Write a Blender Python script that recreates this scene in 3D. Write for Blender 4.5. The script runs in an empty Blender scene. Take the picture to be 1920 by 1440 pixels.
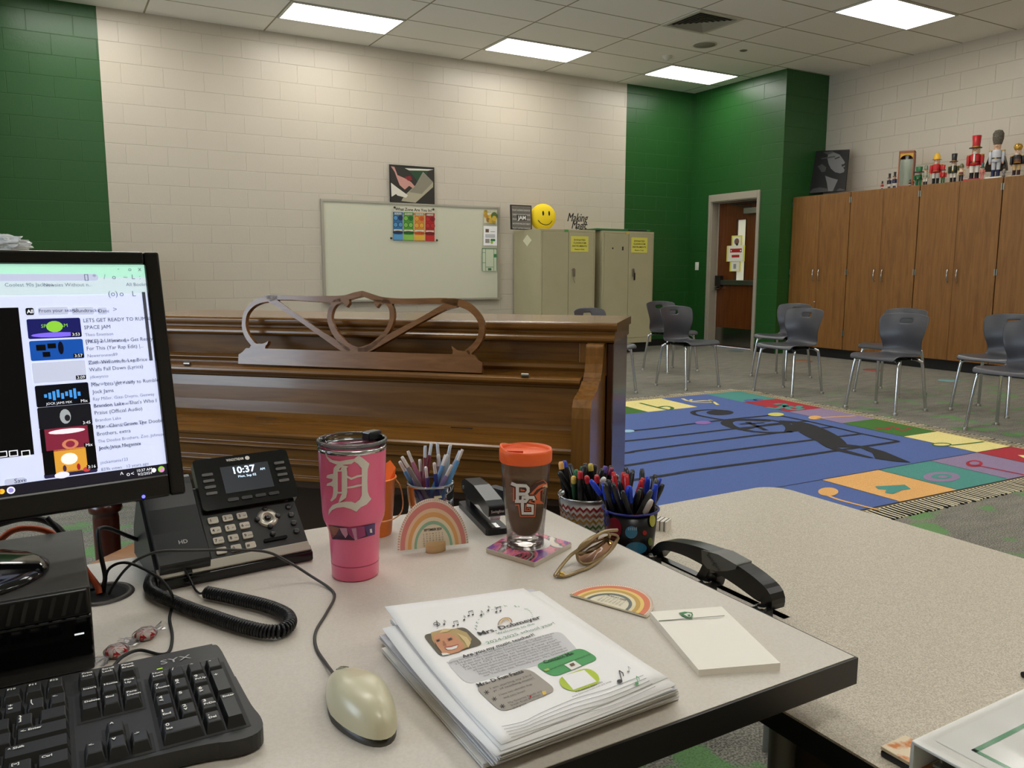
import bpy, bmesh, math, random
import numpy as np
from mathutils import Vector, Matrix
from mathutils.geometry import tessellate_polygon
S = bpy.context.scene
COL = S.collection
random.seed(7)
PI = math.pi

# ------------------------------------------------------------------ camera, world, exposure
FPX, ROLL, PITCH, YAW, CH = 1508.0, 0.0016, -0.1394, 0.5221, 1.12
def cam_axes():
    cy, sy, cp, sp = math.cos(YAW), math.sin(YAW), math.cos(PITCH), math.sin(PITCH)
    fwd = Vector((sy*cp, cy*cp, sp)); right = Vector((cy, -sy, 0)); up = right.cross(fwd)
    return (right*math.cos(ROLL)+up*math.sin(ROLL), -right*math.sin(ROLL)+up*math.cos(ROLL), fwd)
CR, CU, CF = cam_axes()
cd = bpy.data.cameras.new('camera'); cam = bpy.data.objects.new('camera', cd); COL.objects.link(cam)
cd.sensor_width = 36; cd.sensor_fit = 'HORIZONTAL'; cd.lens = FPX/1920*36; cd.clip_start = .02; cd.clip_end = 60
mw = Matrix.Identity(4)
for i in range(3):
    mw[i][0], mw[i][1], mw[i][2] = CR[i], CU[i], -CF[i]
mw[2][3] = CH
cam.matrix_world = mw
S.camera = cam
S.view_settings.view_transform = 'Standard'; S.view_settings.look = 'None'
S.view_settings.exposure = 0.12; S.view_settings.gamma = 1; S.view_settings.use_curve_mapping = False
LAMP_E = 10.5          # radiance of the ceiling panels
w = bpy.data.worlds.new('world'); S.world = w; w.use_nodes = True
w.node_tree.nodes['Background'].inputs[0].default_value = (.72, .85, 1, 1)
w.node_tree.nodes['Background'].inputs[1].default_value = 8.0
S.cycles.max_bounces = 8; S.cycles.diffuse_bounces = 5; S.cycles.glossy_bounces = 4
S.cycles.transmission_bounces = 8; S.cycles.transparent_max_bounces = 12
S.cycles.caustics_reflective = False; S.cycles.caustics_refractive = False
S.cycles.sample_clamp_indirect = 6

# main measures of the room (metres, camera above the origin)
YB, XR, HC = 9.503, 9.437, 3.758        # back wall, right wall, ceiling
XG = 8.614; YBUMP = 7.75                # green door wall, face of the projection
XL, YF = -2.6, -3.2                     # left wall and front wall (behind the camera)
OX, OY, UX, VY = 7.164, 8.343, 1.2192, .6096   # ceiling grid
DZ, TZ = .69, .61                       # desk top, side table top

# ------------------------------------------------------------------ measuring: a pixel of the 1920x1440 frame to a point on a real plane
def ray(x, y):
    return CR*((x-960)/FPX) + CU*(-(y-720)/FPX) + CF
C0 = Vector((0, 0, CH))
def at(x, y, z=None, X=None, Y=None):
    d = ray(x, y)
    if z is not None: s = (z-CH)/d.z
    elif X is not None: s = X/d.x
    else: s = Y/d.y
    return C0 + d*s
def onplane(x, y, p0, n):
    d = ray(x, y); n = Vector(n); return C0 + d*((Vector(p0)-C0).dot(n)/d.dot(n))
def above(x, y, p):
    d = ray(x, y); s = math.hypot(p[0], p[1])/math.hypot(d.x, d.y); return C0 + d*s

# ------------------------------------------------------------------ materials
def lin(c):
    return tuple(((v/255)/12.92 if v/255 <= .04045 else ((v/255+.055)/1.055)**2.4) for v in c)
MC = {}
def M(name, rgb=(128, 128, 128), rough=.5, metal=0., em=0., trans=0., ior=1.45, alpha=1., coat=0., spec=None):
    if name in MC: return MC[name]
    m = bpy.data.materials.new(name); m.use_nodes = True
    b = m.node_tree.nodes['Principled BSDF']; c = (*lin(rgb), 1)
    b.inputs['Base Color'].default_value = c; b.inputs['Roughness'].default_value = rough
    b.inputs['Metallic'].default_value = metal
    if em: b.inputs['Emission Color'].default_value = c; b.inputs['Emission Strength'].default_value = em
    if trans: b.inputs['Transmission Weight'].default_value = trans; b.inputs['IOR'].default_value = ior
    if alpha < 1: b.inputs['Alpha'].default_value = alpha
    if coat: b.inputs['Coat Weight'].default_value = coat; b.inputs['Coat Roughness'].default_value = .08
    if spec is not None: b.inputs['Specular IOR Level'].default_value = spec
    MC[name] = m; return m
def nodes(m): return m.node_tree.nodes, m.node_tree.links, m.node_tree.nodes['Principled BSDF']
def noise_mat(name, c1, c2, scale, rough=.5, stretch=(1,1,1), detail=6, bump=0., lo=.35, hi=.65, bdist=.002, coat=0., metal=0., dist=0.):
    if name in MC: return MC[name]
    m = M(name, c1, rough, metal, coat=coat); N, L, b = nodes(m)
    tc = N.new('ShaderNodeTexCoord'); mp = N.new('ShaderNodeMapping'); mp.inputs['Scale'].default_value = stretch
    L.new(tc.outputs['Object'], mp.inputs['Vector'])
    n = N.new('ShaderNodeTexNoise'); n.inputs['Scale'].default_value = scale; n.inputs['Detail'].default_value = detail
    n.inputs['Distortion'].default_value = dist
    L.new(mp.outputs[0], n.inputs['Vector'])
    r = N.new('ShaderNodeValToRGB'); r.color_ramp.elements[0].position = lo; r.color_ramp.elements[1].position = hi
    r.color_ramp.elements[0].color = (*lin(c1), 1); r.color_ramp.elements[1].color = (*lin(c2), 1)
    L.new(n.outputs['Fac'], r.inputs[0]); L.new(r.outputs[0], b.inputs['Base Color'])
    if bump:
        bp = N.new('ShaderNodeBump'); bp.inputs['Strength'].default_value = bump; bp.inputs['Distance'].default_value = bdist
        L.new(n.outputs['Fac'], bp.inputs['Height']); L.new(bp.outputs[0], b.inputs['Normal'])
    return m
def mix_rgb(N, L, fac, a, b_):
    x = N.new('ShaderNodeMix'); x.data_type = 'RGBA'
    if isinstance(fac, float): x.inputs[0].default_value = fac
    else: L.new(fac, x.inputs[0])
    for i, v in ((6, a), (7, b_)):
        if isinstance(v, tuple): x.inputs[i].default_value = (*v, 1)
        else: L.new(v, x.inputs[i])
    return x.outputs[2]
def math_n(N, L, op, a, b_=None):
    x = N.new('ShaderNodeMath'); x.operation = op
    for i, v in ((0, a), (1, b_)):
        if v is None: continue
        if isinstance(v, (int, float)): x.inputs[i].default_value = v
        else: L.new(v, x.inputs[i])
    return x.outputs[0]
CREAM, GREEN = (204, 194, 177), (34, 84, 34)
def block_wall(name, axis, c, c2=None, x0=0, x1=0):
    """painted concrete block: 8x16 inch running bond, shallow joints, gloss paint"""
    m = M(name, c, .36); N, L, b = nodes(m)
    g = N.new('ShaderNodeNewGeometry'); sp = N.new('ShaderNodeSeparateXYZ'); L.new(g.outputs['Position'], sp.inputs[0])
    cb = N.new('ShaderNodeCombineXYZ'); L.new(sp.outputs[axis], cb.inputs[0]); L.new(sp.outputs[2], cb.inputs[1])
    br = N.new('ShaderNodeTexBrick'); L.new(cb.outputs[0], br.inputs['Vector'])
    br.inputs['Scale'].default_value = 1; br.inputs['Brick Width'].default_value = .4064; br.inputs['Row Height'].default_value = .2020
    br.inputs['Mortar Size'].default_value = .0045; br.inputs['Mortar Smooth'].default_value = .6; br.offset = .5
    n = N.new('ShaderNodeTexNoise'); n.inputs['Scale'].default_value = 55; n.inputs['Detail'].default_value = 4
    L.new(g.outputs['Position'], n.inputs['Vector'])
    n2 = N.new('ShaderNodeTexNoise'); n2.inputs['Scale'].default_value = 2.2; L.new(g.outputs['Position'], n2.inputs['Vector'])
    h = math_n(N, L, 'ADD', math_n(N, L, 'MULTIPLY', br.outputs['Fac'], -.006), math_n(N, L, 'MULTIPLY', n.outputs['Fac'], .0011))
    h = math_n(N, L, 'ADD', h, math_n(N, L, 'MULTIPLY', n2.outputs['Fac'], .004))
    bp = N.new('ShaderNodeBump'); bp.inputs['Distance'].default_value = 1; bp.inputs['Strength'].default_value = .65
    L.new(h, bp.inputs['Height']); L.new(bp.outputs[0], b.inputs['Normal'])
    col = lin(c)
    if c2:
        inr = math_n(N, L, 'MULTIPLY', math_n(N, L, 'GREATER_THAN', sp.outputs[axis], x0), math_n(N, L, 'LESS_THAN', sp.outputs[axis], x1))
        col = mix_rgb(N, L, inr, lin(c2), lin(c))
        dk = mix_rgb(N, L, math_n(N, L, 'MULTIPLY', br.outputs['Fac'], .04), col, (0.2, .17, .1))
    else:
        dk = mix_rgb(N, L, math_n(N, L, 'MULTIPLY', br.outputs['Fac'], .04), col, (0.2, .17, .1) if c is CREAM else (.01, .03, .01))
    L.new(dk, b.inputs['Base Color'])
    return m
def ink(name, rgb=(128, 126, 120), rough=.6): return M('ink_'+name, rgb, rough)
BLK = ink('black', (28, 27, 28)); WHT = ink('white', (238, 236, 230)); CHROME = M('chrome', (205, 208, 212), .14, 1.)
STEEL = M('brushed_steel', (165, 163, 155), .35, 1.)
BLKP = M('black_plastic', (22, 22, 23), .38); BLKG = M('black_gloss', (10, 10, 11), .08); RUB = M('black_rubber', (18, 18, 19), .6)
PAPER = M('paper', (250, 248, 247), .75)

def clear(name, tint=(245, 245, 245), rough=.05, gl=1.):
    """thin clear plastic: see-through straight on, mirror-like at a glancing angle"""
    if name in MC: return MC[name]
    m = bpy.data.materials.new(name); m.use_nodes = True; N, L = m.node_tree.nodes, m.node_tree.links; N.clear()
    o = N.new('ShaderNodeOutputMaterial'); t = N.new('ShaderNodeBsdfTransparent'); g = N.new('ShaderNodeBsdfGlossy'); x = N.new('ShaderNodeMixShader'); f = N.new('ShaderNodeFresnel')
    t.inputs[0].default_value = (*lin(tint), 1); g.inputs['Roughness'].default_value = rough; f.inputs[0].default_value = 1.4
    L.new(math_n(N, L, 'MULTIPLY', f.outputs[0], gl), x.inputs[0]); L.new(t.outputs[0], x.inputs[1]); L.new(g.outputs[0], x.inputs[2]); L.new(x.outputs[0], o.inputs[0])
    MC[name] = m; return m
# ------------------------------------------------------------------ mesh builder
TXT = {}
def text_mesh(s, bold=0.0):
    k = (s, bold)
    if k in TXT: return TXT[k]
    cu = bpy.data.curves.new('t', 'FONT'); cu.body = s; cu.size = 1; cu.resolution_u = 2; cu.offset = bold
    o = bpy.data.objects.new('t', cu); COL.objects.link(o)
    bpy.context.view_layer.update()
    e = o.evaluated_get(bpy.context.evaluated_depsgraph_get()); me = e.to_mesh()
    v = [tuple(x.co) for x in me.vertices]; f = [tuple(p.vertices) for p in me.polygons]
    e.to_mesh_clear(); bpy.data.objects.remove(o); bpy.data.curves.remove(cu)
    if v: x0, x1 = min(p[0] for p in v), max(p[0] for p in v)
    else: x0 = x1 = 0
    TXT[k] = (v, f, x0, x1); return TXT[k]
def frame(o, x, y=None, z=None):
    """matrix from origin and axes"""
    x = Vector(x).normalized()
    if z is None: z = x.cross(Vector(y)).normalized(); y = z.cross(x)
    else: z = Vector(z).normalized(); y = z.cross(x).normalized(); x = y.cross(z)
    m = Matrix.Identity(4)
    for i in range(3): m[i][0], m[i][1], m[i][2], m[i][3] = x[i], y[i], z[i], o[i]
    return m
def T(x=0, y=0, z=0, rz=0, rx=0, ry=0):
    return Matrix.Translation((x, y, z)) @ Matrix.Rotation(rz, 4, 'Z') @ Matrix.Rotation(ry, 4, 'Y') @ Matrix.Rotation(rx, 4, 'X')
class MB:
    def __init__(s, mt=None): s.v, s.f, s.mi, s.sm, s.mats, s.mt = [], [], [], [], [], mt
    def add(s, vs, fs, m, smooth=False, Mx=None):
        if m not in s.mats: s.mats.append(m)
        k = s.mats.index(m); o = len(s.v)
        if Mx is None: Mx = s.mt
        elif s.mt is not None: Mx = s.mt @ Mx
        for p in vs:
            p = Vector(p); s.v.append(Mx @ p if Mx is not None else p)
        for f in fs: s.f.append([i+o for i in f]); s.mi.append(k); s.sm.append(smooth)
        return s
    def box(s, x0, x1, y0, y1, z0, z1, m, Mx=None):
        vs = [(x, y, z) for z in (z0, z1) for y in (y0, y1) for x in (x0, x1)]
        return s.add(vs, [(0,2,3,1),(4,5,7,6),(0,1,5,4),(2,6,7,3),(0,4,6,2),(1,3,7,5)], m, False, Mx)
    def prism(s, poly, z0, z1, m, Mx=None, smooth=False):
        """polygon in xy pulled from z0 to z1"""
        n = len(poly); vs = [(p[0], p[1], z0) for p in poly] + [(p[0], p[1], z1) for p in poly]
        a = sum(poly[i][0]*poly[(i+1) % n][1]-poly[(i+1) % n][0]*poly[i][1] for i in range(n))
        tr = tessellate_polygon([[Vector((p[0], p[1], 0)) for p in poly]])
        fs = []
        for t in tr:
            x = [poly[i] for i in t]
            c = (x[1][0]-x[0][0])*(x[2][1]-x[0][1])-(x[2][0]-x[0][0])*(x[1][1]-x[0][1])
            t = tuple(t) if c > 0 else tuple(reversed(t))
            fs.append(tuple(i+n for i in t)); fs.append(tuple(reversed(t)))
        s.add(vs, fs, m, False, Mx)
        fs = []
        for i in range(n):
            j = (i+1) % n
            fs.append((i, j, j+n, i+n) if a > 0 else (j, i, i+n, j+n))
        return s.add(vs, fs, m, smooth, Mx)
    def extx(s, prof, x0, x1, m, Mx=None, smooth=False):
        """profile of (y,z) pulled along x"""
        R = Matrix(((0,0,1,0),(1,0,0,0),(0,1,0,0),(0,0,0,1)))
        return s.prism(prof, x0, x1, m, R if Mx is None else Mx @ R, smooth)
    def lathe(s, prof, m, Mx=None, n=24, smooth=True, cap=True):
        vs = [(r*math.cos(2*PI*k/n), r*math.sin(2*PI*k/n), z) for r, z in prof for k in range(n)]
        fs = [(i*n+k, i*n+(k+1) % n, (i+1)*n+(k+1) % n, (i+1)*n+k) for i in range(len(prof)-1) for k in range(n)]
        s.add(vs, fs, m, smooth, Mx)
        if cap:
            if prof[0][0] > 1e-5: s.add(vs[:n], [tuple(reversed(range(n)))], m, False, Mx)
            if prof[-1][0] > 1e-5: s.add(vs[-n:], [tuple(range(n))], m, False, Mx)
        return s
    def cyl(s, a, b, r, m, n=12, r2=None, smooth=True):
        a, b = Vector(a), Vector(b); d = b-a
        x = d.orthogonal()
        return s.lathe([(r, 0), (r if r2 is None else r2, d.length)], m, frame(a, x, z=d), n, smooth)
    def ball(s, c, r, m, n=16, sc=(1,1,1), Mx=None):
        q = n//2; prof = [(max(math.sin(PI*i/q), 0), -math.cos(PI*i/q)) for i in range(q+1)]
        X = Matrix.Translation(c) @ Matrix.Diagonal((r*sc[0], r*sc[1], r*sc[2], 1))
        return s.lathe(prof, m, X if Mx is None else Mx @ X, n, True, False)
    def tube(s, pts, r, m, n=8, Mx=None, closed=False, cap=True):
        pts = [Vector(p) for p in pts]; k = len(pts); rr = r if isinstance(r, (list, tuple)) else [r]*k
        vs = []; nrm = None
        for i, p in enumerate(pts):
            a = pts[(i-1) % k] if (i > 0 or closed) else p; b = pts[(i+1) % k] if (i < k-1 or closed) else p
            t = (b-a).normalized()
            if nrm is None: nrm = t.orthogonal().normalized()
            nrm = (nrm - t*nrm.dot(t)); nrm = nrm.normalized() if nrm.length > 1e-6 else t.orthogonal().normalized()
            bn = t.cross(nrm)
            for j in range(n):
                a_ = 2*PI*j/n; vs.append(p + (nrm*math.cos(a_)+bn*math.sin(a_))*rr[i])
        q = k if closed else k-1
        fs = [(i*n+j, i*n+(j+1) % n, ((i+1) % k)*n+(j+1) % n, ((i+1) % k)*n+j) for i in range(q) for j in range(n)]
        s.add(vs, fs, m, True, Mx)
        if cap and not closed: s.add(vs[:n], [tuple(reversed(range(n)))], m, False, Mx); s.add(vs[-n:], [tuple(range(n))], m, False, Mx)
        return s
    def text(s, t, size, m, Mx=None, al='c', bold=0., w=None):
        v, f, x0, x1 = text_mesh(t, bold)
        if not v: return s
        sx = size if w is None else w/(x1-x0)
        off = {'c': -(x0+x1)/2, 'l': -x0, 'r': -x1}[al]
        return s.add([((p[0]+off)*sx, p[1]*size, 0) for p in v], f, m, False, Mx)
    def rect(s, x0, x1, y0, y1, m, Mx=None, z=0.):
        return s.add([(x0,y0,z),(x1,y0,z),(x1,y1,z),(x0,y1,z)], [(0,1,2,3)], m, False, Mx)
    def disc(s, x, y, r, m, Mx=None, z=0., n=20, ry=None):
        ry = r if ry is None else ry
        return s.add([(x+r*math.cos(2*PI*k/n), y+ry*math.sin(2*PI*k/n), z) for k in range(n)], [tuple(range(n))], m, False, Mx)
    def rrect(s, x0, x1, y0, y1, r, m, Mx=None, z=0.):
        return s.add([(p[0], p[1], z) for p in rr(x0, x1, y0, y1, r)], [tuple(range(len(rr(x0,x1,y0,y1,r))))], m, False, Mx)
    def poly(s, P2, m, Mx=None, z=0.):
        tr = tessellate_polygon([[Vector((p[0], p[1], 0)) for p in P2]]); fs = []
        for t in tr:
            x = [P2[i] for i in t]; c = (x[1][0]-x[0][0])*(x[2][1]-x[0][1])-(x[2][0]-x[0][0])*(x[1][1]-x[0][1])
            fs.append(tuple(t) if c > 0 else tuple(reversed(t)))
        return s.add([(p[0], p[1], z) for p in P2], fs, m, False, Mx)
    def decal(s, P2, fn, m, step=None):
        """flat outline mapped through fn(x, y) -> point; cut small first when the surface curves"""
        bm = bmesh.new(); vv = [bm.verts.new((p[0], p[1], 0)) for p in P2]
        for t in tessellate_polygon([[Vector((p[0], p[1], 0)) for p in P2]]):
            try: bm.faces.new([vv[i] for i in t])
            except ValueError: pass
        if step:
            for _ in range(6):
                e = [x for x in bm.edges if x.calc_length() > step]
                if not e: break
                bmesh.ops.subdivide_edges(bm, edges=e, cuts=1, use_grid_fill=False)
                bmesh.ops.triangulate(bm, faces=bm.faces[:])
        bm.verts.index_update()
        s.add([fn(v.co.x, v.co.y) for v in bm.verts], [[v.index for v in f.verts] for f in bm.faces], m)
        bm.free(); return s
    def build(s, name, parent=None, bevel=0., seg=2, subsurf=0, solid=0., smooth_all=False, loc=None, rz=0.):
        me = bpy.data.meshes.new(name); me.from_pydata([tuple(p) for p in s.v], [], s.f)
        for m in s.mats: me.materials.append(m)
        me.polygons.foreach_set('material_index', s.mi); me.polygons.foreach_set('use_smooth', [True]*len(s.f) if smooth_all else s.sm)
        me.update(); o = bpy.data.objects.new(name, me); COL.objects.link(o)
        if parent is not None: o.parent = parent
        if loc is not None: o.location = loc
        if rz: o.rotation_euler[2] = rz
        if solid:
            d = o.modifiers.new('solid', 'SOLIDIFY'); d.thickness = solid; d.offset = 0
        if bevel:
            d = o.modifiers.new('bevel', 'BEVEL'); d.width = bevel; d.segments = seg; d.limit_method = 'ANGLE'; d.angle_limit = .6
        if subsurf:
            d = o.modifiers.new('sub', 'SUBSURF'); d.levels = subsurf; d.render_levels = subsurf
        return o
def rr(x0, x1, y0, y1, r, n=5):
    out = []
    for cx, cy, a in ((x1-r, y0+r, -PI/2), (x1-r, y1-r, 0), (x0+r, y1-r, PI/2), (x0+r, y0+r, PI)):
        for k in range(n+1): out.append((cx+r*math.cos(a+PI/2*k/n), cy+r*math.sin(a+PI/2*k/n)))
    return out
def stroke(pts, wd):
    """centre line with widths -> outline polygon"""
    n = len(pts); wd = wd if isinstance(wd, (list, tuple)) else [wd]*n; L_, R_ = [], []
    for i, p in enumerate(pts):
        a, b = pts[max(i-1, 0)], pts[min(i+1, n-1)]; dx, dy = b[0]-a[0], b[1]-a[1]; l = math.hypot(dx, dy) or 1
        L_.append((p[0]-dy/l*wd[i]/2, p[1]+dx/l*wd[i]/2)); R_.append((p[0]+dy/l*wd[i]/2, p[1]-dx/l*wd[i]/2))
    return L_ + R_[::-1]
def smooth_line(pts, k=4):
    """Catmull-Rom through tuples of any length"""
    out = []; n = len(pts)
    for i in range(n-1):
        p0, p1, p2, p3 = pts[max(i-1, 0)], pts[i], pts[i+1], pts[min(i+2, n-1)]
        for j in range(k):
            t = j/k
            out.append(tuple(.5*((2*b)+(-a+c)*t+(2*a-5*b+4*c-d)*t*t+(-a+3*b-3*c+d)*t**3) for a, b, c, d in zip(p0, p1, p2, p3)))
    out.append(tuple(pts[-1])); return out
def tag(o, label=None, cat=None, group=None, kind=None):
    if label: o['label'] = label
    if cat: o['category'] = cat
    if group: o['group'] = group
    if kind: o['kind'] = kind
    return o
def thing(name, label, cat, loc=(0,0,0), rz=0., group=None):
    o = bpy.data.objects.new(name, None); COL.objects.link(o); o.location = loc; o.rotation_euler[2] = rz; o.empty_display_size = .1
    return tag(o, label, cat, group)
def copy_tree(o, parent=None):
    c = o.copy(); COL.objects.link(c); c.parent = parent
    for ch in list(o.children): copy_tree(ch, c)
    return c
def crop(ox, oy, sc): return lambda X, Y: (ox+X*sc, oy+Y*sc)
# ------------------------------------------------------------------ the room
def struct(o): o['kind'] = 'structure'; return o
carpet = M('carpet', (105, 100, 90), .95); N, L, b = nodes(carpet)
g = N.new('ShaderNodeNewGeometry')
mp = N.new('ShaderNodeMapping'); mp.inputs['Rotation'].default_value = (0, 0, .75); mp.inputs['Scale'].default_value = (1, 3.2, 1); L.new(g.outputs['Position'], mp.inputs[0])
n1 = N.new('ShaderNodeTexNoise'); n1.inputs['Scale'].default_value = 170; n1.inputs['Detail'].default_value = 3; L.new(g.outputs['Position'], n1.inputs['Vector'])
n2 = N.new('ShaderNodeTexNoise'); n2.inputs['Scale'].default_value = 5; n2.inputs['Detail'].default_value = 8; L.new(mp.outputs[0], n2.inputs['Vector'])
n3 = N.new('ShaderNodeTexNoise'); n3.inputs['Scale'].default_value = 4.4; n3.inputs['Detail'].default_value = 5; L.new(g.outputs['Position'], n3.inputs['Vector'])
r1 = N.new('ShaderNodeValToRGB'); r1.color_ramp.elements[0].position = .42; r1.color_ramp.elements[1].position = .58
r1.color_ramp.elements[0].color = (*lin((54, 52, 46)), 1); r1.color_ramp.elements[1].color = (*lin((168, 163, 150)), 1); L.new(n1.outputs['Fac'], r1.inputs[0])
r2 = N.new('ShaderNodeValToRGB'); r2.color_ramp.elements[0].position = .35; r2.color_ramp.elements[1].position = .65
r2.color_ramp.elements[0].color = (*lin((100, 97, 88)), 1); r2.color_ramp.elements[1].color = (*lin((134, 130, 118)), 1); L.new(n2.outputs['Fac'], r2.inputs[0])
base = mix_rgb(N, L, .5, r1.outputs[0], r2.outputs[0])
gm = N.new('ShaderNodeValToRGB'); gm.color_ramp.elements[0].position = .555; gm.color_ramp.elements[1].position = .60; L.new(n3.outputs['Fac'], gm.inputs[0])
sp = N.new('ShaderNodeSeparateXYZ'); L.new(g.outputs['Position'], sp.inputs[0])
near = N.new('ShaderNodeMapRange'); near.inputs[1].default_value = 3.6; near.inputs[2].default_value = 5.4; near.inputs[3].default_value = .75; near.inputs[4].default_value = .06
L.new(sp.outputs[1], near.inputs[0])
fac = math_n(N, L, 'MULTIPLY', math_n(N, L, 'MULTIPLY', gm.outputs[0], near.outputs[0]), n1.outputs['Fac'])
L.new(mix_rgb(N, L, math_n(N, L, 'MULTIPLY', fac, 1.8), base, lin((92, 150, 78))), b.inputs['Base Color'])
bp = N.new('ShaderNodeBump'); bp.inputs['Strength'].default_value = .5; bp.inputs['Distance'].default_value = .003; L.new(n1.outputs['Fac'], bp.inputs['Height']); L.new(bp.outputs[0], b.inputs['Normal'])
struct(MB().box(XL-.2, XR+.2, YF-.2, YB+.2, -.1, 0, carpet).build('floor'))

tile = M('ceiling_tile', (246, 244, 236), .9); N, L, b = nodes(tile)
g = N.new('ShaderNodeNewGeometry'); sp = N.new('ShaderNodeSeparateXYZ'); L.new(g.outputs['Position'], sp.inputs[0])
def gridline(axis, o, step, wdt):
    f = math_n(N, L, 'FRACT', math_n(N, L, 'DIVIDE', math_n(N, L, 'SUBTRACT', sp.outputs[axis], o-step*40), step))
    d = math_n(N, L, 'ABSOLUTE', math_n(N, L, 'SUBTRACT', math_n(N, L, 'ABSOLUTE', math_n(N, L, 'SUBTRACT', f, .5)), .5))
    return math_n(N, L, 'LESS_THAN', math_n(N, L, 'MULTIPLY', d, step), wdt)
ln = math_n(N, L, 'MAXIMUM', gridline(0, OX, UX, .009), gridline(1, OY, VY, .009))
nz = N.new('ShaderNodeTexNoise'); nz.inputs['Scale'].default_value = 90; L.new(g.outputs['Position'], nz.inputs['Vector'])
spk = mix_rgb(N, L, nz.outputs['Fac'], lin((242, 240, 231)), lin((250, 248, 241)))
L.new(mix_rgb(N, L, ln, spk, lin((160, 152, 128))), b.inputs['Base Color'])  # tile grid, its lines darkened in colour to stand for the shadow gap
struct(MB().box(XL-.2, XR+.2, YF-.2, YB+.2, HC, HC+.1, tile).build('ceiling'))

wb_ = block_wall('block_paint_back', 0, CREAM, GREEN, .625, 7.345)
wr_ = block_wall('block_paint_right', 1, CREAM); wg_ = block_wall('block_paint_green_side', 1, GREEN); wg2 = block_wall('block_paint_green_face', 0, GREEN)
struct(MB().box(XL-.2, XG, YB, YB+.2, 0, HC, wb_).build('wall_back'))
struct(MB().box(XR, XR+.2, YF-.2, YBUMP, 0, HC, wr_).build('wall_right'))
struct(MB().box(XG+.2, XR+.2, YBUMP, YBUMP+.2, 0, HC, wg2).box(XG, XG+.2, YBUMP, YBUMP+.2, 0, HC, wg2).build('wall_projection'))
# green wall with the door opening
DY0, DY1, DH = 8.165, 9.055, 2.135
mb = MB()
mb.box(XG, XG+.2, YBUMP+.2, DY0, 0, HC, wg_).box(XG, XG+.2, DY1, YB+.2, 0, HC, wg_).box(XG, XG+.2, DY0, DY1, DH, HC, wg_)
struct(mb.build('wall_door_side'))
struct(MB().box(XL-.2, XR+.2, YF-.2, YF, 0, HC, wb_ if False else block_wall('block_paint_front', 0, CREAM)).build('wall_front'))
WZ0, WZ1 = .95, 2.5; WN = [(1.25, 2.95), (3.6, 5.3), (5.95, 7.65)]  # unseen windows, added for the cool sheen on the piano and fill light
mb = MB(); wl_ = block_wall('block_paint_left', 1, CREAM)
ys = [YF-.2] + [y for w_ in WN for y in w_] + [YB+.2]
for i in range(0, len(ys), 2): mb.box(XL-.2, XL, ys[i], ys[i+1], 0, HC, wl_)
for y0, y1 in WN: mb.box(XL-.2, XL, y0, y1, 0, WZ0, wl_).box(XL-.2, XL, y0, y1, WZ1, HC, wl_)
struct(mb.build('wall_left'))
alu = M('added_window_aluminium', (120, 118, 112), .4, .7)
for i, (y0, y1) in enumerate(WN):
    wn = struct(MB().box(XL-.12, XL-.06, y0, y1, WZ0, WZ0+.05, alu).box(XL-.12, XL-.06, y0, y1, WZ1-.05, WZ1, alu).box(XL-.12, XL-.06, y0, y0+.05, WZ0, WZ1, alu)
       .box(XL-.12, XL-.06, y1-.05, y1, WZ0, WZ1, alu).box(XL-.12, XL-.06, y0+.83, y0+.88, WZ0, WZ1, alu).build('added_window_%d' % (i+1)))
    MB().box(XL-.095, XL-.09, y0+.05, y1-.05, WZ0+.05, WZ1-.05, clear('added_window_glass', (250, 252, 252), .0)).build('pane', wn)
    pl = bpy.data.lights.new('daylight_portal', 'AREA'); pl.shape = 'RECTANGLE'; pl.size = WZ1-WZ0; pl.size_y = y1-y0; pl.cycles.is_portal = True
    po = bpy.data.objects.new('daylight_portal', pl); COL.objects.link(po); po.location = (XL-.16, (y0+y1)/2, (WZ0+WZ1)/2); po.rotation_euler = (0, -PI/2, 0)
vinyl = M('vinyl_base', (20, 19, 18), .5)
struct(MB().box(XL, XG, YB-.006, YB, 0, .1, vinyl).build('baseboard_back'))
struct(MB().box(XG-.006, XG, YBUMP, DY0-.05, 0, .1, vinyl).box(XG-.006, XG, DY1+.05, YB, 0, .1, vinyl).build('baseboard_door_side'))
struct(MB().box(XR-.006, XR, YF, 1.2, 0, .1, vinyl).build('baseboard_right'))
# door, its frame, closer, push bar, plates
dfm = M('door_frame_paint', (164, 155, 138), .45)
fr = struct(MB().box(XG-.02, XG+.2, DY1, DY1+.05, 0, DH+.1, dfm).box(XG-.02, XG+.2, DY0-.05, DY0, 0, DH+.1, dfm).box(XG-.02, XG+.2, DY0, DY1, DH, DH+.1, dfm)
   .box(XG+.13, XG+.145, DY1-.02, DY1, 0, DH, dfm).box(XG+.13, XG+.145, DY0, DY0+.02, 0, DH, dfm).box(XG+.13, XG+.145, DY0, DY1, DH-.02, DH, dfm).build('trim_1', bevel=.003))
dwood = noise_mat('door_wood', (84, 42, 14), (104, 56, 22), 3.2, .32, (1, 9, .7), 5)
dr = struct(MB().box(XG+.145, XG+.19, DY0+.004, DY0+.335, .01, DH-.004, dwood).box(XG+.145, XG+.19, DY0+.5, DY1-.004, .01, DH-.004, dwood)
   .box(XG+.145, XG+.19, DY0+.335, DY0+.5, .01, .98, dwood).box(XG+.145, XG+.19, DY0+.335, DY0+.5, 1.86, DH-.004, dwood).build('door_1'))
MB().box(XG+.16, XG+.166, DY0+.335, DY0+.5, .98, 1.86, M('frosted_door_glass', (222, 218, 196), .25, em=.25)).build('glass_panel', dr)
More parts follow.
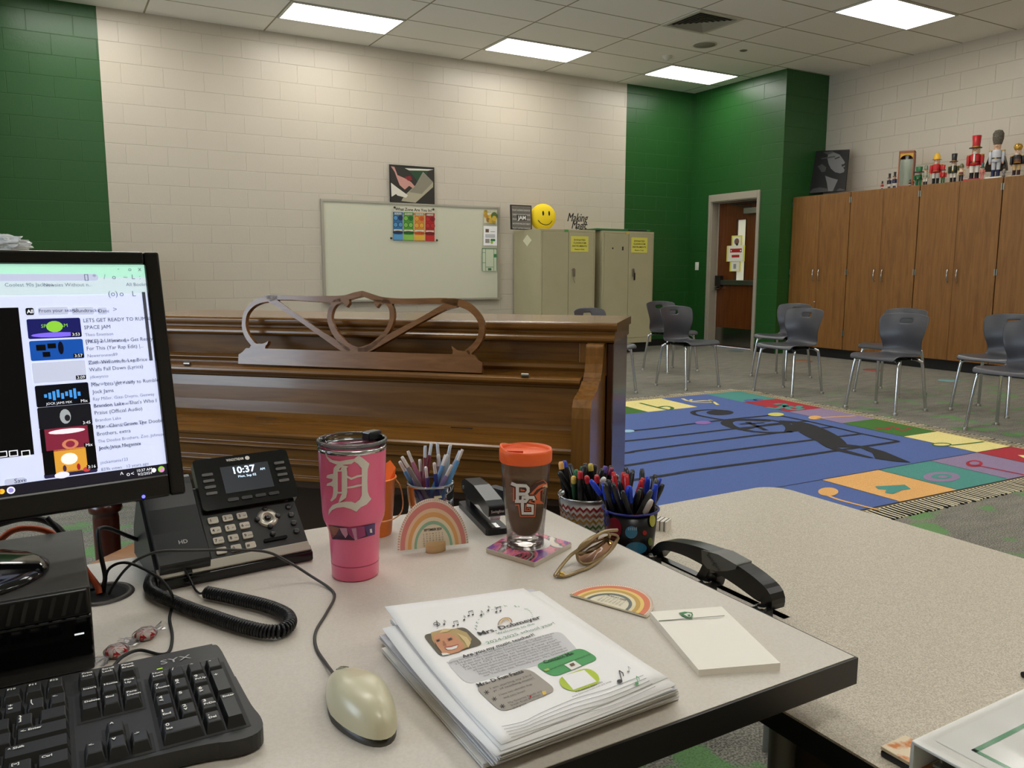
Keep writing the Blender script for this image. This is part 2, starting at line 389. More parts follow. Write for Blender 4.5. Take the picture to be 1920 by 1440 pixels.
MB().box(XG+.135, XG+.146, DY0+.325, DY0+.51, .97, .98, M('glass_bead', (40, 24, 12), .5)).box(XG+.135, XG+.146, DY0+.325, DY0+.51, 1.86, 1.87, MC['glass_bead'])\
    .box(XG+.135, XG+.146, DY0+.325, DY0+.335, .97, 1.87, MC['glass_bead']).box(XG+.135, XG+.146, DY0+.5, DY0+.51, .97, 1.87, MC['glass_bead']).build('glazing_bead', dr)
tag(MB().box(XG+.138, XG+.146, DY0+.03, DY1-.03, .03, .29, M('kick_plate_steel', (150, 148, 140), .22, 1.)).build('kick_plate', dr), 'steel kick plate')
tag(MB().box(XG+.095, XG+.146, DY0+.02, DY1-.12, .925, .995, STEEL).box(XG+.075, XG+.146, DY1-.14, DY1-.04, .9, 1.06, M('dark_metal', (50, 47, 42), .4, .6))
    .cyl((XG+.11, DY1-.075, .87), (XG+.05, DY1-.075, .87), .028, CHROME).build('push_bar', dr, bevel=.004), 'steel push bar with latch')
c_ = MB().box(XG+.075, XG+.146, DY0+.05, DY0+.33, DH-.2, DH-.12, STEEL)
c_.cyl((XG+.1, DY0+.2, DH-.11), (XG+.03, DY0+.5, DH-.06), .011, M('dark_metal'), 8).cyl((XG+.03, DY0+.5, DH-.06), (XG+.1, DY0+.12, DH-.05), .011, M('dark_metal'), 8)
tag(c_.build('door_closer', dr, bevel=.003), 'metal door closer with black arm')
MB().box(XG-.0, XG+.146, DY1-.012, DY1, 0, DH, dfm).box(XG-.0, XG+.146, DY0, DY0+.012, 0, DH, dfm).box(XG, XG+.146, DY0, DY1, DH-.012, DH, dfm).build('jamb_liner', fr)
# papers on the door glass
def wallX(x): return frame((x, 0, 0), (0, -1, 0), z=(-1, 0, 0))     # local x runs to the viewer's right (-y), y up
def sheetX(name, label, pts, x, m, cat='sign', grp=None, thick=.0012):
    """rectangle on an x plane from two pixels"""
    a, b2 = at(*pts[0], X=x), at(*pts[1], X=x)
    cx, cz, hw, hh = (a.y+b2.y)/2, (a.z+b2.z)/2, abs(a.y-b2.y)/2, abs(a.z-b2.z)/2
    o = MB(frame((x, cx, cz), (0, -1, 0), z=(-1, 0, 0))); o.box(-hw, hw, -hh, hh, -thick, 0, m)
    return o, hw, hh
yel = ink('yellow_paper', (226, 218, 96)); pap = ink('door_paper', (236, 232, 214)); redi = ink('red', (176, 30, 26)); grn = ink('green', (56, 130, 74))
xd = XG+.134
o, a, c = sheetX('', '', ((1372, 442), (1391, 464)), xd, yel); o.rect(-a*.75, a*.75, -c*.8, c*.8, pap, z=.0005).disc(0, .0, a*.45, ink('portrait_brown', (120, 84, 70)), z=.001).rect(-.01, .03, -c*.7, -c*.3, BLK, z=.0012)
tag(o.build('door_sign'), 'small yellow bordered paper with a drawing, topmost on the door', 'sign')
o, a, c = sheetX('', '', ((1363, 461), (1396, 490)), xd-.004, yel); o.rect(-a*.82, a*.82, -c, c, pap, z=.0005).rect(-a*.62, a*.66, .015, c*.62, redi, z=.001).rect(-a*.42, a*.42, -c*.5, -.02, redi, z=.001)
o.disc(-a*.5, c*.36, .012, WHT, z=.0015).disc(a*.54, c*.36, .012, WHT, z=.0015)
tag(o.build('door_sign'), 'white paper with two red panels and yellow sides, middle one on the door', 'sign')
o, a, c = sheetX('', '', ((1368.5, 489), (1388, 509)), xd, yel); o.rect(-a*.7, a*.75, -c*.9, c*.9, pap, z=.0005).rect(-a*.3, a*.2, -c*.5, c*.4, ink('grey', (150, 148, 140)), z=.001).text('K', .06, ink('grey'), T(0, -.02, .0012))
tag(o.build('door_sign'), 'small yellow and white paper, lowest one on the door', 'sign')
p = at(1307, 499, X=XG)
sw = MB(frame((XG, p.y, p.z), (0, -1, 0), z=(-1, 0, 0))).box(-.037, .037, -.06, .06, 0, .006, M('switch_plate', (232, 232, 222), .4))
sw = tag(sw.build('light_switch', bevel=.002), 'white light switch plate on the green wall left of the door', 'switch')
MB(frame((XG-.006, p.y, p.z), (0, -1, 0), z=(-1, 0, 0))).box(-.016, .016, -.033, .033, 0, .004, M('switch_plate')).build('rocker', sw, bevel=.001)

# ------------------------------------------------------------------ ceiling fittings
lamp = M('led_diffuser', (255, 252, 245), .5, em=LAMP_E); lfr = M('lamp_frame', (205, 203, 192), .5)
def light(u, v, label):
    t = thing('ceiling_light', label, 'light', (OX+u*UX+UX/2, OY+v*VY+VY/2, HC-.012), group='ceiling panel lights')
    MB().box(-UX/2+.01, UX/2-.01, -VY/2+.01, -VY/2+.03, 0, .011, lfr).box(-UX/2+.01, UX/2-.01, VY/2-.03, VY/2-.01, 0, .011, lfr)\
        .box(-UX/2+.01, -UX/2+.03, -VY/2+.03, VY/2-.03, 0, .011, lfr).box(UX/2-.03, UX/2-.01, -VY/2+.03, VY/2-.03, 0, .011, lfr).build('frame', t)
    MB().box(-UX/2+.03, UX/2-.03, -VY/2+.03, VY/2-.03, .003, .011, lamp).build('diffuser', t)
light(-4, 0, 'lit panel light nearest the left end of the cream wall'); light(-2, 0, 'lit panel light above the whiteboard, middle of the back row')
light(0, 0, 'lit panel light nearest the green corner above the door'); light(0, -5, 'lit panel light nearest the cream right wall, at the top edge')
for u in (-6,): light(u, 0, 'lit panel light left of the photo, in the back row')
for v in (-5, -10, -15):
    for u in (-6, -4, -2, 0):
        if (u, v) != (0, -5): light(u, v, 'lit panel light overhead, outside the photo')
cx, cy = OX-.5*UX-.31, OY-2*VY-.305
a = at(1312.6, 16.8, z=HC); b2 = at(1391, 36, z=HC)
vt = thing('ceiling_vent', 'square louvred air diffuser in the ceiling tiles', 'vent', (OX-UX*.75, OY-2.5*VY, HC-.014))
vm = M('vent_metal', (205, 202, 186), .5); vd = M('vent_dark', (30, 29, 26), .8)
MB().box(-.305, .305, -.305, -.26, 0, .013, vm).box(-.305, .305, .26, .305, 0, .013, vm).box(-.305, -.26, -.26, .26, 0, .013, vm).box(.26, .305, -.26, .26, 0, .013, vm).build('frame', vt)
MB().box(-.262, .262, -.262, .262, .012, .0138, vd).build('throat', vt)
for k in range(6):
    h = .255-k*.042; mb = MB()
    for q in range(4):
        R = Matrix.Rotation(q*PI/2, 4, 'Z')
        mb.add([(-h, -h, -.004), (h, -h, -.004), (h-.022, -h+.022, .010), (-h+.022, -h+.022, .010)], [(0, 1, 2, 3), (3, 2, 1, 0)], vm, False, R)
    mb.build('louvre', vt)
p = at(1321, 83, z=HC); tag(MB().lathe([(.0, -.008), (.13, -.008), (.14, -.001)], M('speaker_grille', (142, 140, 124), .7), T(p.x, p.y, HC)).lathe([(.125, -.0095), (.14, -.0095), (.14, 0)], vm, T(p.x, p.y, HC), cap=False).build('ceiling_speaker'), 'round flush speaker grille in the ceiling beside the vent', 'speaker')
p = at(1251, 105, z=HC); tag(MB().lathe([(0, -.055), (.03, -.052), (.036, -.03), (.058, -.022), (.062, 0)], M('detector_white', (214, 211, 196), .5), T(p.x, p.y, HC)).build('smoke_detector'), 'white smoke detector on the ceiling near the green corner', 'smoke detector')
p = at(1394, 94.5, z=HC); tag(MB().lathe([(0, -.01), (.03, -.01), (.045, -.004), (.045, 0)], M('sensor_grey', (120, 116, 98), .5), T(p.x, p.y, HC)).build('ceiling_sensor'), 'small round sprinkler cover on the ceiling right of the speaker', 'sprinkler')
# ------------------------------------------------------------------ whiteboard and papers on the back wall
FB = lambda p: frame(p, (1, 0, 0), z=(0, -1, 0))     # panel facing the room from the back wall
def sheetY(p1, p2, y, m, thick=.0012):
    a, b2 = at(*p1, Y=y), at(*p2, Y=y)
    o = MB(FB(((a.x+b2.x)/2, y, (a.z+b2.z)/2))); hw, hh = abs(a.x-b2.x)/2, abs(a.z-b2.z)/2
    o.box(-hw, hw, -hh, hh, -thick, 0, m); return o, hw, hh
a, b2 = at(600, 374, Y=YB), at(935, 561, Y=YB); wx0, wx1, wz0, wz1 = a.x, b2.x, .752, 1.958
t = thing('whiteboard', 'wide whiteboard in a thin aluminium frame on the cream block wall', 'whiteboard', (0, 0, 0))
MB().box(wx0+.02, wx1-.02, YB-.02, YB, wz0+.02, wz1-.02, M('whiteboard_enamel', (212, 210, 188), .22)).build('panel', t)
wal = M('board_aluminium', (186, 182, 168), .35, .6)
MB().box(wx0, wx0+.03, YB-.03, YB, wz0, wz1, wal).box(wx1-.03, wx1, YB-.03, YB, wz0, wz1, wal).box(wx0+.03, wx1-.03, YB-.03, YB, wz1-.025, wz1, wal).box(wx0+.03, wx1-.03, YB-.03, YB, wz0, wz0+.02, wal).build('board_frame', t)
MB().box(wx0, wx1, YB-.09, YB-.03, wz0-.002, wz0+.01, wal).box(wx0, wx1, YB-.095, YB-.09, wz0-.002, wz0+.02, wal).build('marker_tray', t)
o, hw, hh = sheetY((730, 308), (815, 383), YB-.032, ink('frame_black', (24, 22, 20), .3), .009); o.mt = None
a, b2 = at(730, 308, Y=YB), at(815, 383, Y=YB)
q = crop(720, 300, 110/932); y0 = YB-.0325
def fy(y): return lambda X, Y: at(X, Y, Y=y)
def pc(lst): return [q(*p) for p in lst]
g1, g2, g3, g4 = ink('pic_dark', (44, 40, 34), .4), ink('pic_sand', (176, 168, 142), .4), ink('pic_grey', (140, 134, 116), .4), ink('pic_white', (226, 222, 206), .4)
o.decal(pc([(100,95),(785,150),(790,700),(110,660)]), fy(y0), g1)
o.decal(pc([(330,130),(790,150),(700,170),(400,165)]), fy(y0-.0006), g4)
o.decal(pc([(400,165),(700,170),(640,330),(540,350)]), fy(y0-.0006), ink('pic_green', (34, 72, 44), .4))
o.decal(pc([(620,190),(780,350),(780,430),(500,680),(270,650),(350,540),(500,400)]), fy(y0-.0008), g2)
o.decal(pc([(620,200),(780,350),(600,540),(400,510),(500,400)]), fy(y0-.0012), g3)
o.decal(pc([(110,100),(165,110),(215,240),(330,290),(430,350),(490,420),(460,450),(400,410),(330,470),(250,400),(210,300),(170,190)]), fy(y0-.0016), ink('pic_pink', (204, 150, 138), .4))
o.decal(pc([(330,270),(420,250),(450,320),(380,330)]), fy(y0-.002), ink('pic_red', (140, 30, 34), .4))
o.decal(pc([(110,360),(200,430),(380,560),(350,600),(200,560),(120,580)]), fy(y0-.0016), g4)
o.decal(pc([(130,580),(190,540),(290,640),(240,665)]), fy(y0-.002), g1)
tag(o.build('framed_picture'), 'black framed photo of a white animal on piano keys, above the whiteboard', 'picture')
# zone poster
yp = YB-.0328; o, hw, hh = sheetY((738, 388), (816.5, 452), yp, ink('poster_paper', (216, 212, 190), .5)); o.mt = None
q = crop(720, 300, 110/932)
cols = [((46, 112, 160), (22, 52, 92), (90, 160, 205)), ((82, 148, 52), (36, 108, 44), (140, 196, 84)), ((204, 138, 52), (210, 92, 34), (226, 180, 60)), ((172, 28, 26), (130, 16, 18), (196, 44, 38))]
xs = [145, 308, 480, 655, 812]
zt = {0: 'BLUE ZONE', 1: 'GREEN ZONE', 2: 'YELLOW ZONE', 3: 'RED ZONE'}
Rm = lambda x, y, yy: FB(at(*q(x, y), Y=yy))
for k in range(4):
    c1, c2, c3 = [ink('zone%d%d' % (k, i), c) for i, c in enumerate(cols[k])]
    x0, x1 = xs[k], xs[k+1]-8; dy = (x0-145)*.035
    o.decal([q(x0, 822+dy), q(x1, 826+dy), q(x1, 1278+dy*.6), q(x0, 1276+dy*.4)], fy(yp-.0006), c1)
    o.decal([q(x0+20, 835+dy), q(x1-20, 837+dy), q(x1-20, 868+dy), q(x0+20, 866+dy)], fy(yp-.001), ink('poster_paper'))
    o.decal([q(x0+12, 1100+dy), q(x1-12, 1102+dy), q(x1-12, 1128+dy), q(x0+12, 1126+dy)], fy(yp-.001), ink('poster_paper'))
    o.decal([q(x0+6, 1180+dy), q(x1-6, 1182+dy), q(x1-6, 1270+dy*.6), q(x0+6, 1268+dy*.6)], fy(yp-.001), c3)
    o.disc(0, 0, .068, c2, Rm((x0+x1)/2, 1150+dy, yp-.0014), ry=.022)
    o.text(zt[k], .026, BLK, Rm((x0+x1)/2, 1160+dy, yp-.002)); o.text(zt[k], .024, BLK, Rm((x0+x1)/2, 862+dy, yp-.002))
    for i in range(4):
        X, Y = x0+40+(i % 2)*78, 920+dy+(i//2)*108
        o.disc(0, 0, .033, c2, Rm(X, Y, yp-.0012)); o.disc(0, 0, .025, c3 if i != 1 else c2, Rm(X, Y, yp-.0016))
        for sx in (-.009, .009): o.disc(sx, .006, .0035, BLK, Rm(X, Y, yp-.002), n=8)
        o.decal(stroke([(-.011, -.007), (0, -.012), (.011, -.007)], .003), lambda x, y, R_=Rm(X, Y, yp-.002): R_ @ Vector((x, y, 0)), BLK)
o.text('What Zone Are You In?', .05, BLK, Rm(472, 812, yp-.001), bold=.02)
tag(o.build('zone_poster'), 'poster of blue, green, yellow and red columns of faces, held by magnets on the whiteboard', 'poster')
mg = M('magnet', (60, 54, 44), .5)
for i, (x, y, s) in enumerate(((165, 752, 'top left'), (782, 785, 'top right'), (112, 1242, 'bottom left'), (838, 1275, 'bottom right'))):
    p = at(*q(x, y), Y=yp); tag(MB(FB((p.x, yp-.0022, p.z))).lathe([(0, 0), (.014, 0), (.013, .008), (0, .008)], mg, n=12).build('magnet'), 'small dark magnet at the %s corner of the zone poster' % s, 'magnet', 'magnets of the zone poster')
q = crop(880, 370, 70/672)
o, hw, hh = sheetY(q(268, 232), q(500, 470), yp, ink('flyer_cream', (226, 218, 188))); o.mt = None
for i, (x, y, r, c) in enumerate(((295,268,.03,(206,170,60)),(295,325,.03,(196,150,60)),(340,370,.035,(190,140,50)),(390,360,.04,(222,188,70)),(340,410,.03,(150,110,50)),(390,425,.035,(206,170,60)),(440,440,.03,(180,150,60)),(450,335,.05,(90,110,50)),(450,380,.035,(216,180,70)))):
    o.disc(0, 0, r, ink('flower%d' % i, c), FB(at(*q(x, y), Y=yp-.001-.0003*i)), n=12)
o.text('Welcome', .05, ink('grey'), FB(at(*q(390, 280), Y=yp-.001)))
tag(o.build('notice_sheet'), 'cream sheet with yellow flowers, top one at the right edge of the whiteboard', 'paper', 'sheets at the right edge of the whiteboard')
o, hw, hh = sheetY(q(255, 515), q(500, 870), yp-.0022, PAPER)
o.rect(-hw*.72, -hw*.22, hh*.35, hh*.7, ink('photo_brown', (110, 84, 58)), z=.001).rect(hw*0, hw*.7, hh*.42, hh*.46, BLK, z=.001).rect(-hw*.75, hw*.7, -hh*.2, hh*.18, ink('body_grey', (196, 196, 198)), z=.0008)
o.rect(-hw*.75, -hw*.12, -hh*.75, -hh*.32, ink('box_grey', (150, 144, 138)), z=.001).rrect(hw*.02, hw*.72, -hh*.55, -hh*.3, .01, grn, z=.001).disc(hw*.2, -hh*.68, .02, ink('lime', (170, 190, 70)), z=.001)
tag(o.build('notice_sheet'), 'white copy of the teacher flyer at the right edge of the whiteboard, middle sheet', 'paper', 'sheets at the right edge of the whiteboard')
o, hw, hh = sheetY(q(228, 915), q(495, 1325), yp, ink('pale_green_paper', (206, 214, 186)))
for x0, x1, y0_, y1 in ((-1, -.94, -1, 1), (-.55, -.5, -1, 1), (.55, .6, -1, 1), (.95, 1, -1, 1), (-1, 1, .93, 1), (-.5, .5, -.68, -.64), (-1, -.5, .6, .63), (-1, -.5, -.3, -.26), (.6, 1, .4, .44)):
    o.rect(hw*x0, hw*x1, hh*y0_, hh*y1, ink('green2', (66, 120, 84)), z=.001)
o.rect(hw*.58, hw*.95, hh*.2, hh*.5, grn, z=.0012).rect(-hw*.2, hw*.25, -hh*.95, -hh*.75, ink('green2'), z=.0012)
tag(o.build('notice_sheet'), 'sheet with green ruled borders at the right edge of the whiteboard, lowest one', 'paper', 'sheets at the right edge of the whiteboard')

# ------------------------------------------------------------------ steel cabinets
cbm = noise_mat('cabinet_enamel', (176, 168, 134), (182, 174, 140), 3, .42)
CY0, CY1, CZ0, CZ1 = 8.80, 9.48, .14, 1.655
def steel_cab(x0, x1, label, hang):
    t = thing('storage_cabinet', label, 'cabinet', ((x0+x1)/2, (CY0+CY1)/2, 0), group='beige steel cabinets'); w2 = (x1-x0)/2; d2 = (CY1-CY0)/2
    MB().box(-w2, w2, -d2+.02, d2, CZ0, CZ1, cbm).build('body', t, bevel=.004)
    MB().box(-w2+.02, w2-.02, -d2+.08, d2-.02, 0, CZ0, M('cab_base_dark', (24, 22, 20), .6)).build('base', t)
    MB().box(-w2+.0, w2, -d2, -d2+.02, CZ1-.03, CZ1, cbm).box(-w2, w2, -d2, -d2+.02, CZ0, CZ0+.07, cbm).box(-w2, -w2+.025, -d2, -d2+.02, CZ0+.07, CZ1-.03, cbm).box(w2-.025, w2, -d2, -d2+.02, CZ0+.07, CZ1-.03, cbm).build('face_frame', t, bevel=.003)
    for s in (-1, 1):
        a, b_ = sorted((s*.003, s*(w2-.028)))
        d = MB().box(a, b_, -d2-.004, -d2+.018, CZ0+.073, CZ1-.033, cbm).build('door', t, bevel=.003)
        if s > 0:
            h = MB().cyl((.07, -d2-.004, 1.14), (.07, -d2-.03, 1.14), .018, CHROME).box(.058, .082, -d2-.038, -d2-.024, 1.05, 1.14, STEEL)
            if hang == 1: h.tube([(.07, -d2-.03, 1.1), (.06, -d2-.035, 1.02), (.09, -d2-.03, .97)], .003, STEEL)
            else: h.box(.075, .09, -d2-.045, -d2-.03, 1.0, 1.1, M('dark_metal'), T(0, 0, 0))
            tag(h.build('handle', d), 'chrome lever handle with keys hanging')
        elif hang == 2:
            MB().disc(-.27, 1.425, .012, vd, Matrix.Rotation(PI/2, 4, 'X'), z=d2+.0045).rect(-.115, -.09, 1.40, 1.45, vd, Matrix.Rotation(PI/2, 4, 'X'), z=d2+.0045).build('screw_hole', d)
    return t
c1_ = steel_cab(5.48, 6.33, 'beige two-door steel cabinet, nearer the whiteboard, smiley cushion on top', 1)
c2_ = steel_cab(6.45, 7.32, 'beige two-door steel cabinet beside the green wall, flat green box on top', 2)
yk = CY0-.008
for i, (p1, p2) in enumerate((((1070.5, 442.5), (1103, 472.5)), ((1184, 445), (1213.5, 474)))):
    o, hw, hh = sheetY(p1, p2, yk, yel, .002)
    for j, (s, z, sz) in enumerate((('SUSPECTED', .5, .03), ('CLASSROOM', .12, .03), ('INSTRUMENTS', -.28, .03), ('Return Only', -.68, .024))):
        if j == 0: s = 'DONATED'
        o.text(s, sz, ink('olive_ink', (70, 66, 20)), T(0, hh*z-.008, .001), w=hw*(1.3, 1.45, 1.65, 1.1)[j], bold=.02)
    tag(o.build('paper_sign'), 'yellow lettered paper sign on the %s steel cabinet' % ('left', 'right')[i], 'sign')
for x, y, m_, s in ((1062.5, 431.5, ink('tape_green', (90, 160, 84)), 'green tape on the left'), (1177.5, 435.5, ink('tape_yellow', (206, 180, 84)), 'yellow tape on the right')):
    p = at(x, y, Y=yk); tag(MB(FB((p.x, yk+.005, p.z-.004))).box(-.03, .03, -.02, .012, 0, .002, m_).build('tape'), 'strip of %s steel cabinet above its doors' % s, 'tape')
o = MB(); a = at(988.5, 451, X=5.48)
a = above(988.5, 451, (5.48, 9.1, 0)); a = at(988.5, 451, X=5.478)
o = MB(frame((5.478, a.y, a.z), (0, -1, 0), z=(-1, 0, 0))); o.add([(0, -.075, 0), (.11, 0, 0), (0, .075, 0), (-.11, 0, 0)], [(0, 1, 2, 3)], ink('sticker_white', (226, 224, 190)))
tag(o.build('sticker', solid=.001), 'white diamond sticker on the side of the left steel cabinet', 'sticker')
# on top: lettered picture, smiley cushion, word sign, green folded box
t = thing('lettered_plaque', 'black and white lettered square picture beside the smiley cushion', 'picture', (5.53, 9.33, CZ1), .0)
a, b2 = at(958.5, 390, Y=9.2), at(997.5, 430, Y=9.2); w_ = (b2.x-a.x); t.location = (a.x+w_/2, 9.2, CZ1+.002)
MB(T(rx=-.05)).box(-w_/2, w_/2, 0, .02, 0, w_, M('plaque_black', (30, 27, 24), .4)).build('plaque_frame', t)
o = MB(T(rx=-.05) @ frame((0, -.001, w_/2), (1, 0, 0), z=(0, -1, 0))); h = w_/2-.015
o.rect(-h, h, -h, h, ink('plaque_grey', (120, 114, 104)), z=0)
random.seed(3)
for r in range(10):
    o.text(random.choice(['MUSIC IS LIFE SING', 'PLAY LISTEN DANCE', 'RHYTHM MELODY BEAT', 'TEMPO HARMONY TUNE']), .02, WHT if r % 2 else BLK, T(0, h-.03-r*.029, .0004), w=2*h*.92)
o.rect(-.07, .08, -.04, .03, ink('plaque_dark', (40, 38, 34)), z=.0006).text('JAM', .07, WHT, T(.005, -.028, .001), bold=.03)
o.build('lettering', t)
sm = M('smiley_yellow', (246, 214, 30), .8)
p = at(1018, 407, Y=9.24); R_ = .18
t = thing('smiley_cushion', 'round yellow smiley face cushion on the left steel cabinet', 'cushion', (p.x, 9.24, CZ1+.005+R_*.95), 0)
MB(T(rz=-.25)).ball((0, 0, 0), R_, sm, 28, (1, .5, .97)).build('cushion_body', t)
def on_cush(x, y):
    yy = 1-(x/R_)**2-(y/(R_*.97))**2; return T(rz=-.25) @ Vector((x, -.5*R_*math.sqrt(max(yy, 0))-.002, y))
o = MB()
for ex in (-.025, .06): o.decal([(ex+.013*math.cos(a_*PI/8), .045+.032*math.sin(a_*PI/8)) for a_ in range(16)], on_cush, BLK, .02)
o.decal(stroke(smooth_line([(-.09, -.045), (-.05, -.085), (.015, -.105), (.07, -.09), (.105, -.05)], 4), .009), on_cush, BLK, .02)
tag(o.build('face', t), 'black eyes and smile')
a = at(1069, 404, Y=9.1); b2 = at(1107, 426, Y=9.1)
t = thing('word_sign', 'black cut-out script word sign on the left steel cabinet', 'sign', ((a.x+b2.x)/2-.02, 9.1, CZ1))
o = MB(frame((0, 0, 0), (1, 0, 0), z=(0, -1, 0))); ww = b2.x-a.x
sh = Matrix.Identity(4); sh[0][1] = .25
o.text('Making', .16, BLK, T(-.03, .125, 0) @ sh, w=ww*.95).text('Magic', .15, BLK, T(0, .03, 0) @ sh, w=ww*.72)
o.build('lettering', t, solid=.008); MB().box(-ww*.3, ww*.3, -.02, .02, 0, .012, BLK).cyl((-.04, 0, .01), (-.04, 0, .1), .004, BLK).cyl((.05, 0, .01), (.05, 0, .1), .004, BLK).build('stand', t)
gb = M('green_board', (40, 112, 62), .5)
t = thing('folded_game_board', 'flat green folded board lying across both steel cabinets', 'board', (6.83, 9.05, CZ1))
MB().box(-.44, .46, -.2, .25, .008, .032, gb).build('board', t, bevel=.004)
MB().box(.08, .4, -.203, -.199, .012, .028, vd).box(-.44, .46, -.2, .25, .0, .007, M('green_dark', (22, 60, 34), .5)).build('carry_handle', t)
# filing cabinet with crumpled plastic, far left
fcx, fcy = -.05, 9.2
a = at(0, 468.5, Y=8.85); b2 = at(188, 470, Y=8.85)
t = thing('filing_cabinet', 'beige low cabinet against the green wall behind the monitor', 'cabinet', ((a.x+b2.x)/2-.15, 9.15, 0))
w2 = (b2.x-a.x)/2+.15; zc = a.z
MB().box(-w2, w2, -.3, .33, .02, zc, M('filing_beige', (182, 172, 150), .45)).build('body', t, bevel=.004)
for k in range(3): MB().box(-w2+.03, w2-.03, -.312, -.3, .08+k*.42, .08+k*.42+.38, M('filing_beige')).build('drawer', t, bevel=.003)
p = at(12, 455, Y=8.9)
cl = M('clear_wrap', (225, 228, 232), .12, alpha=.75)
bm = bmesh.new(); bmesh.ops.create_icosphere(bm, subdivisions=4, radius=1)
random.seed(5)
from mathutils import noise as mnoise
for v in bm.verts:
    f = 1+.45*mnoise.noise(v.co*2.6)+.2*mnoise.noise(v.co*7)
    v.co = Vector((v.co.x*f*.2, v.co.y*f*.12, max(v.co.z*f*.085, -.055)))
me = bpy.data.meshes.new('plastic_wrap'); bm.to_mesh(me); bm.free(); me.materials.append(cl)
o = bpy.data.objects.new('plastic_wrap', me); COL.objects.link(o); o.location = (p.x-.03, 8.98, zc+.056)
tag(o, 'crumpled clear plastic wrap on the low beige cabinet behind the monitor', 'plastic wrap')
# ------------------------------------------------------------------ oak wall cabinets on the right
oak = noise_mat('oak_laminate', (146, 101, 50), (122, 80, 36), 5, .42, (1, 6, .45), 10, dist=1.2, lo=.3, hi=.7)
OXF = 8.83; OTOP = 2.115
seams = [7.745, 6.83, 5.90, 4.96, 4.02, 3.09]
gapm = M('seam_dark', (40, 14, 10), .8)
pos_txt = ['leftmost, beside the green wall', 'second from the green wall', 'third from the green wall', 'fourth from the green wall, cut by the frame', 'fifth from the green wall, outside the photo']
for k in range(5):
    y1, y0 = seams[k], seams[k+1]; t = thing('oak_cabinet', 'tall two-door oak laminate cabinet, %s' % pos_txt[k], 'cabinet', ((OXF+XR)/2, (y0+y1)/2, 0), group='oak cabinets along the right wall')
    h = (y1-y0)/2; D2 = (XR-OXF)/2-.003
    MB().box(-D2+.024, D2, -h+.001, h-.001, .12, OTOP, oak).build('body', t)
    MB().box(-D2+.0235, -D2+.026, -h+.0, h, .125, OTOP-.02, gapm).build('reveal', t)
    MB().box(-D2+.06, D2, -h+.001, h-.001, 0, .12, vinyl).build('kick_board', t)
    for s in (-1, 1):
        a, b_ = sorted((s*.0015, s*(h-.006)))
        d = MB().box(-D2, -D2+.021, a, b_, .125, OTOP-.004, oak).build('door', t, bevel=.0015)
        yy = s*.055 if k else s*.045
        hp = smooth_line([(-D2-.002, yy, 1.145), (-D2-.025, yy, 1.14), (-D2-.034, yy, 1.10), (-D2-.034, yy, 1.05), (-D2-.025, yy, 1.01), (-D2-.002, yy, 1.005)], 4)
        MB().tube(hp, .006, CHROME, 8).build('handle', d)
        hb = MB()
        for z in (.3, 1.08, 1.98): hb.box(-D2-.006, -D2+.003, s*(h-.018), s*(h-.004), z, z+.07, STEEL)
        hb.build('hinge', d)
        if k == 0 and s < 0: tag(MB().ball((-D2-.002, .012, .72), .012, CHROME, 10).build('lock', d), 'small chrome lock')
ZC = OTOP
# ------------------------------------------------------------------ canvas portrait
q = crop(1500, 220, 420/1920)
p0 = at(*q(80, 650), X=9.13); pn = Vector((-1, 0, .17)).normalized()
P0 = Vector((9.16, 7.4, ZC))
fp = lambda e: (lambda X, Y: onplane(X, Y, P0 - pn*(-e), pn) if False else onplane(X, Y, P0 + pn*e, pn))
cnr = [(75, 652), (385, 628), (420, 275), (112, 290)]
pts = [fp(.018)(*q(*c)) for c in cnr]
o = MB(); dk = ink('canvas_black', (38, 36, 36), .6)
o.add(pts+[p-pn*.017 for p in pts], [(0,1,2,3), (7,6,5,4), (0,4,5,1), (1,5,6,2), (2,6,7,3), (3,7,4,0)], dk)
lt, md = ink('canvas_light', (128, 126, 126), .6), ink('canvas_mid', (84, 82, 82), .6)
def cv(l, m, e): o.decal([q(*p) for p in l], fp(.0185+e), m)
cv([(240,320),(290,300),(340,320),(362,350),(385,385),(378,400),(386,420),(370,430),(382,450),(376,470),(345,480),(300,470),(265,440),(245,400),(235,355)], lt, .0005)
cv([(215,500),(270,520),(325,535),(300,590),(280,635),(240,635),(232,570)], lt, .0005)
cv([(82,640),(110,612),(170,600),(230,610),(240,636),(85,650)], md, .0006)
cv([(315,625),(340,608),(380,620),(382,628),(320,633)], md, .0006)
cv([(150,420),(190,400),(225,430),(215,465),(185,470),(165,440)], md, .0006)
cv([(180,350),(300,330),(300,342),(185,360)], md, .0006); cv([(200,300),(280,290),(300,310),(240,320)], md, .0004)
cv([(296,352),(338,336),(342,344),(300,360)], dk, .001); cv([(355,405),(383,398),(384,412),(360,425)], dk, .001); cv([(225,470),(300,480),(350,482),(320,500),(250,500)], dk, .001)
tag(o.build('portrait_canvas'), 'black and grey canvas of a woman in profile leaning above the oak cabinets', 'picture')

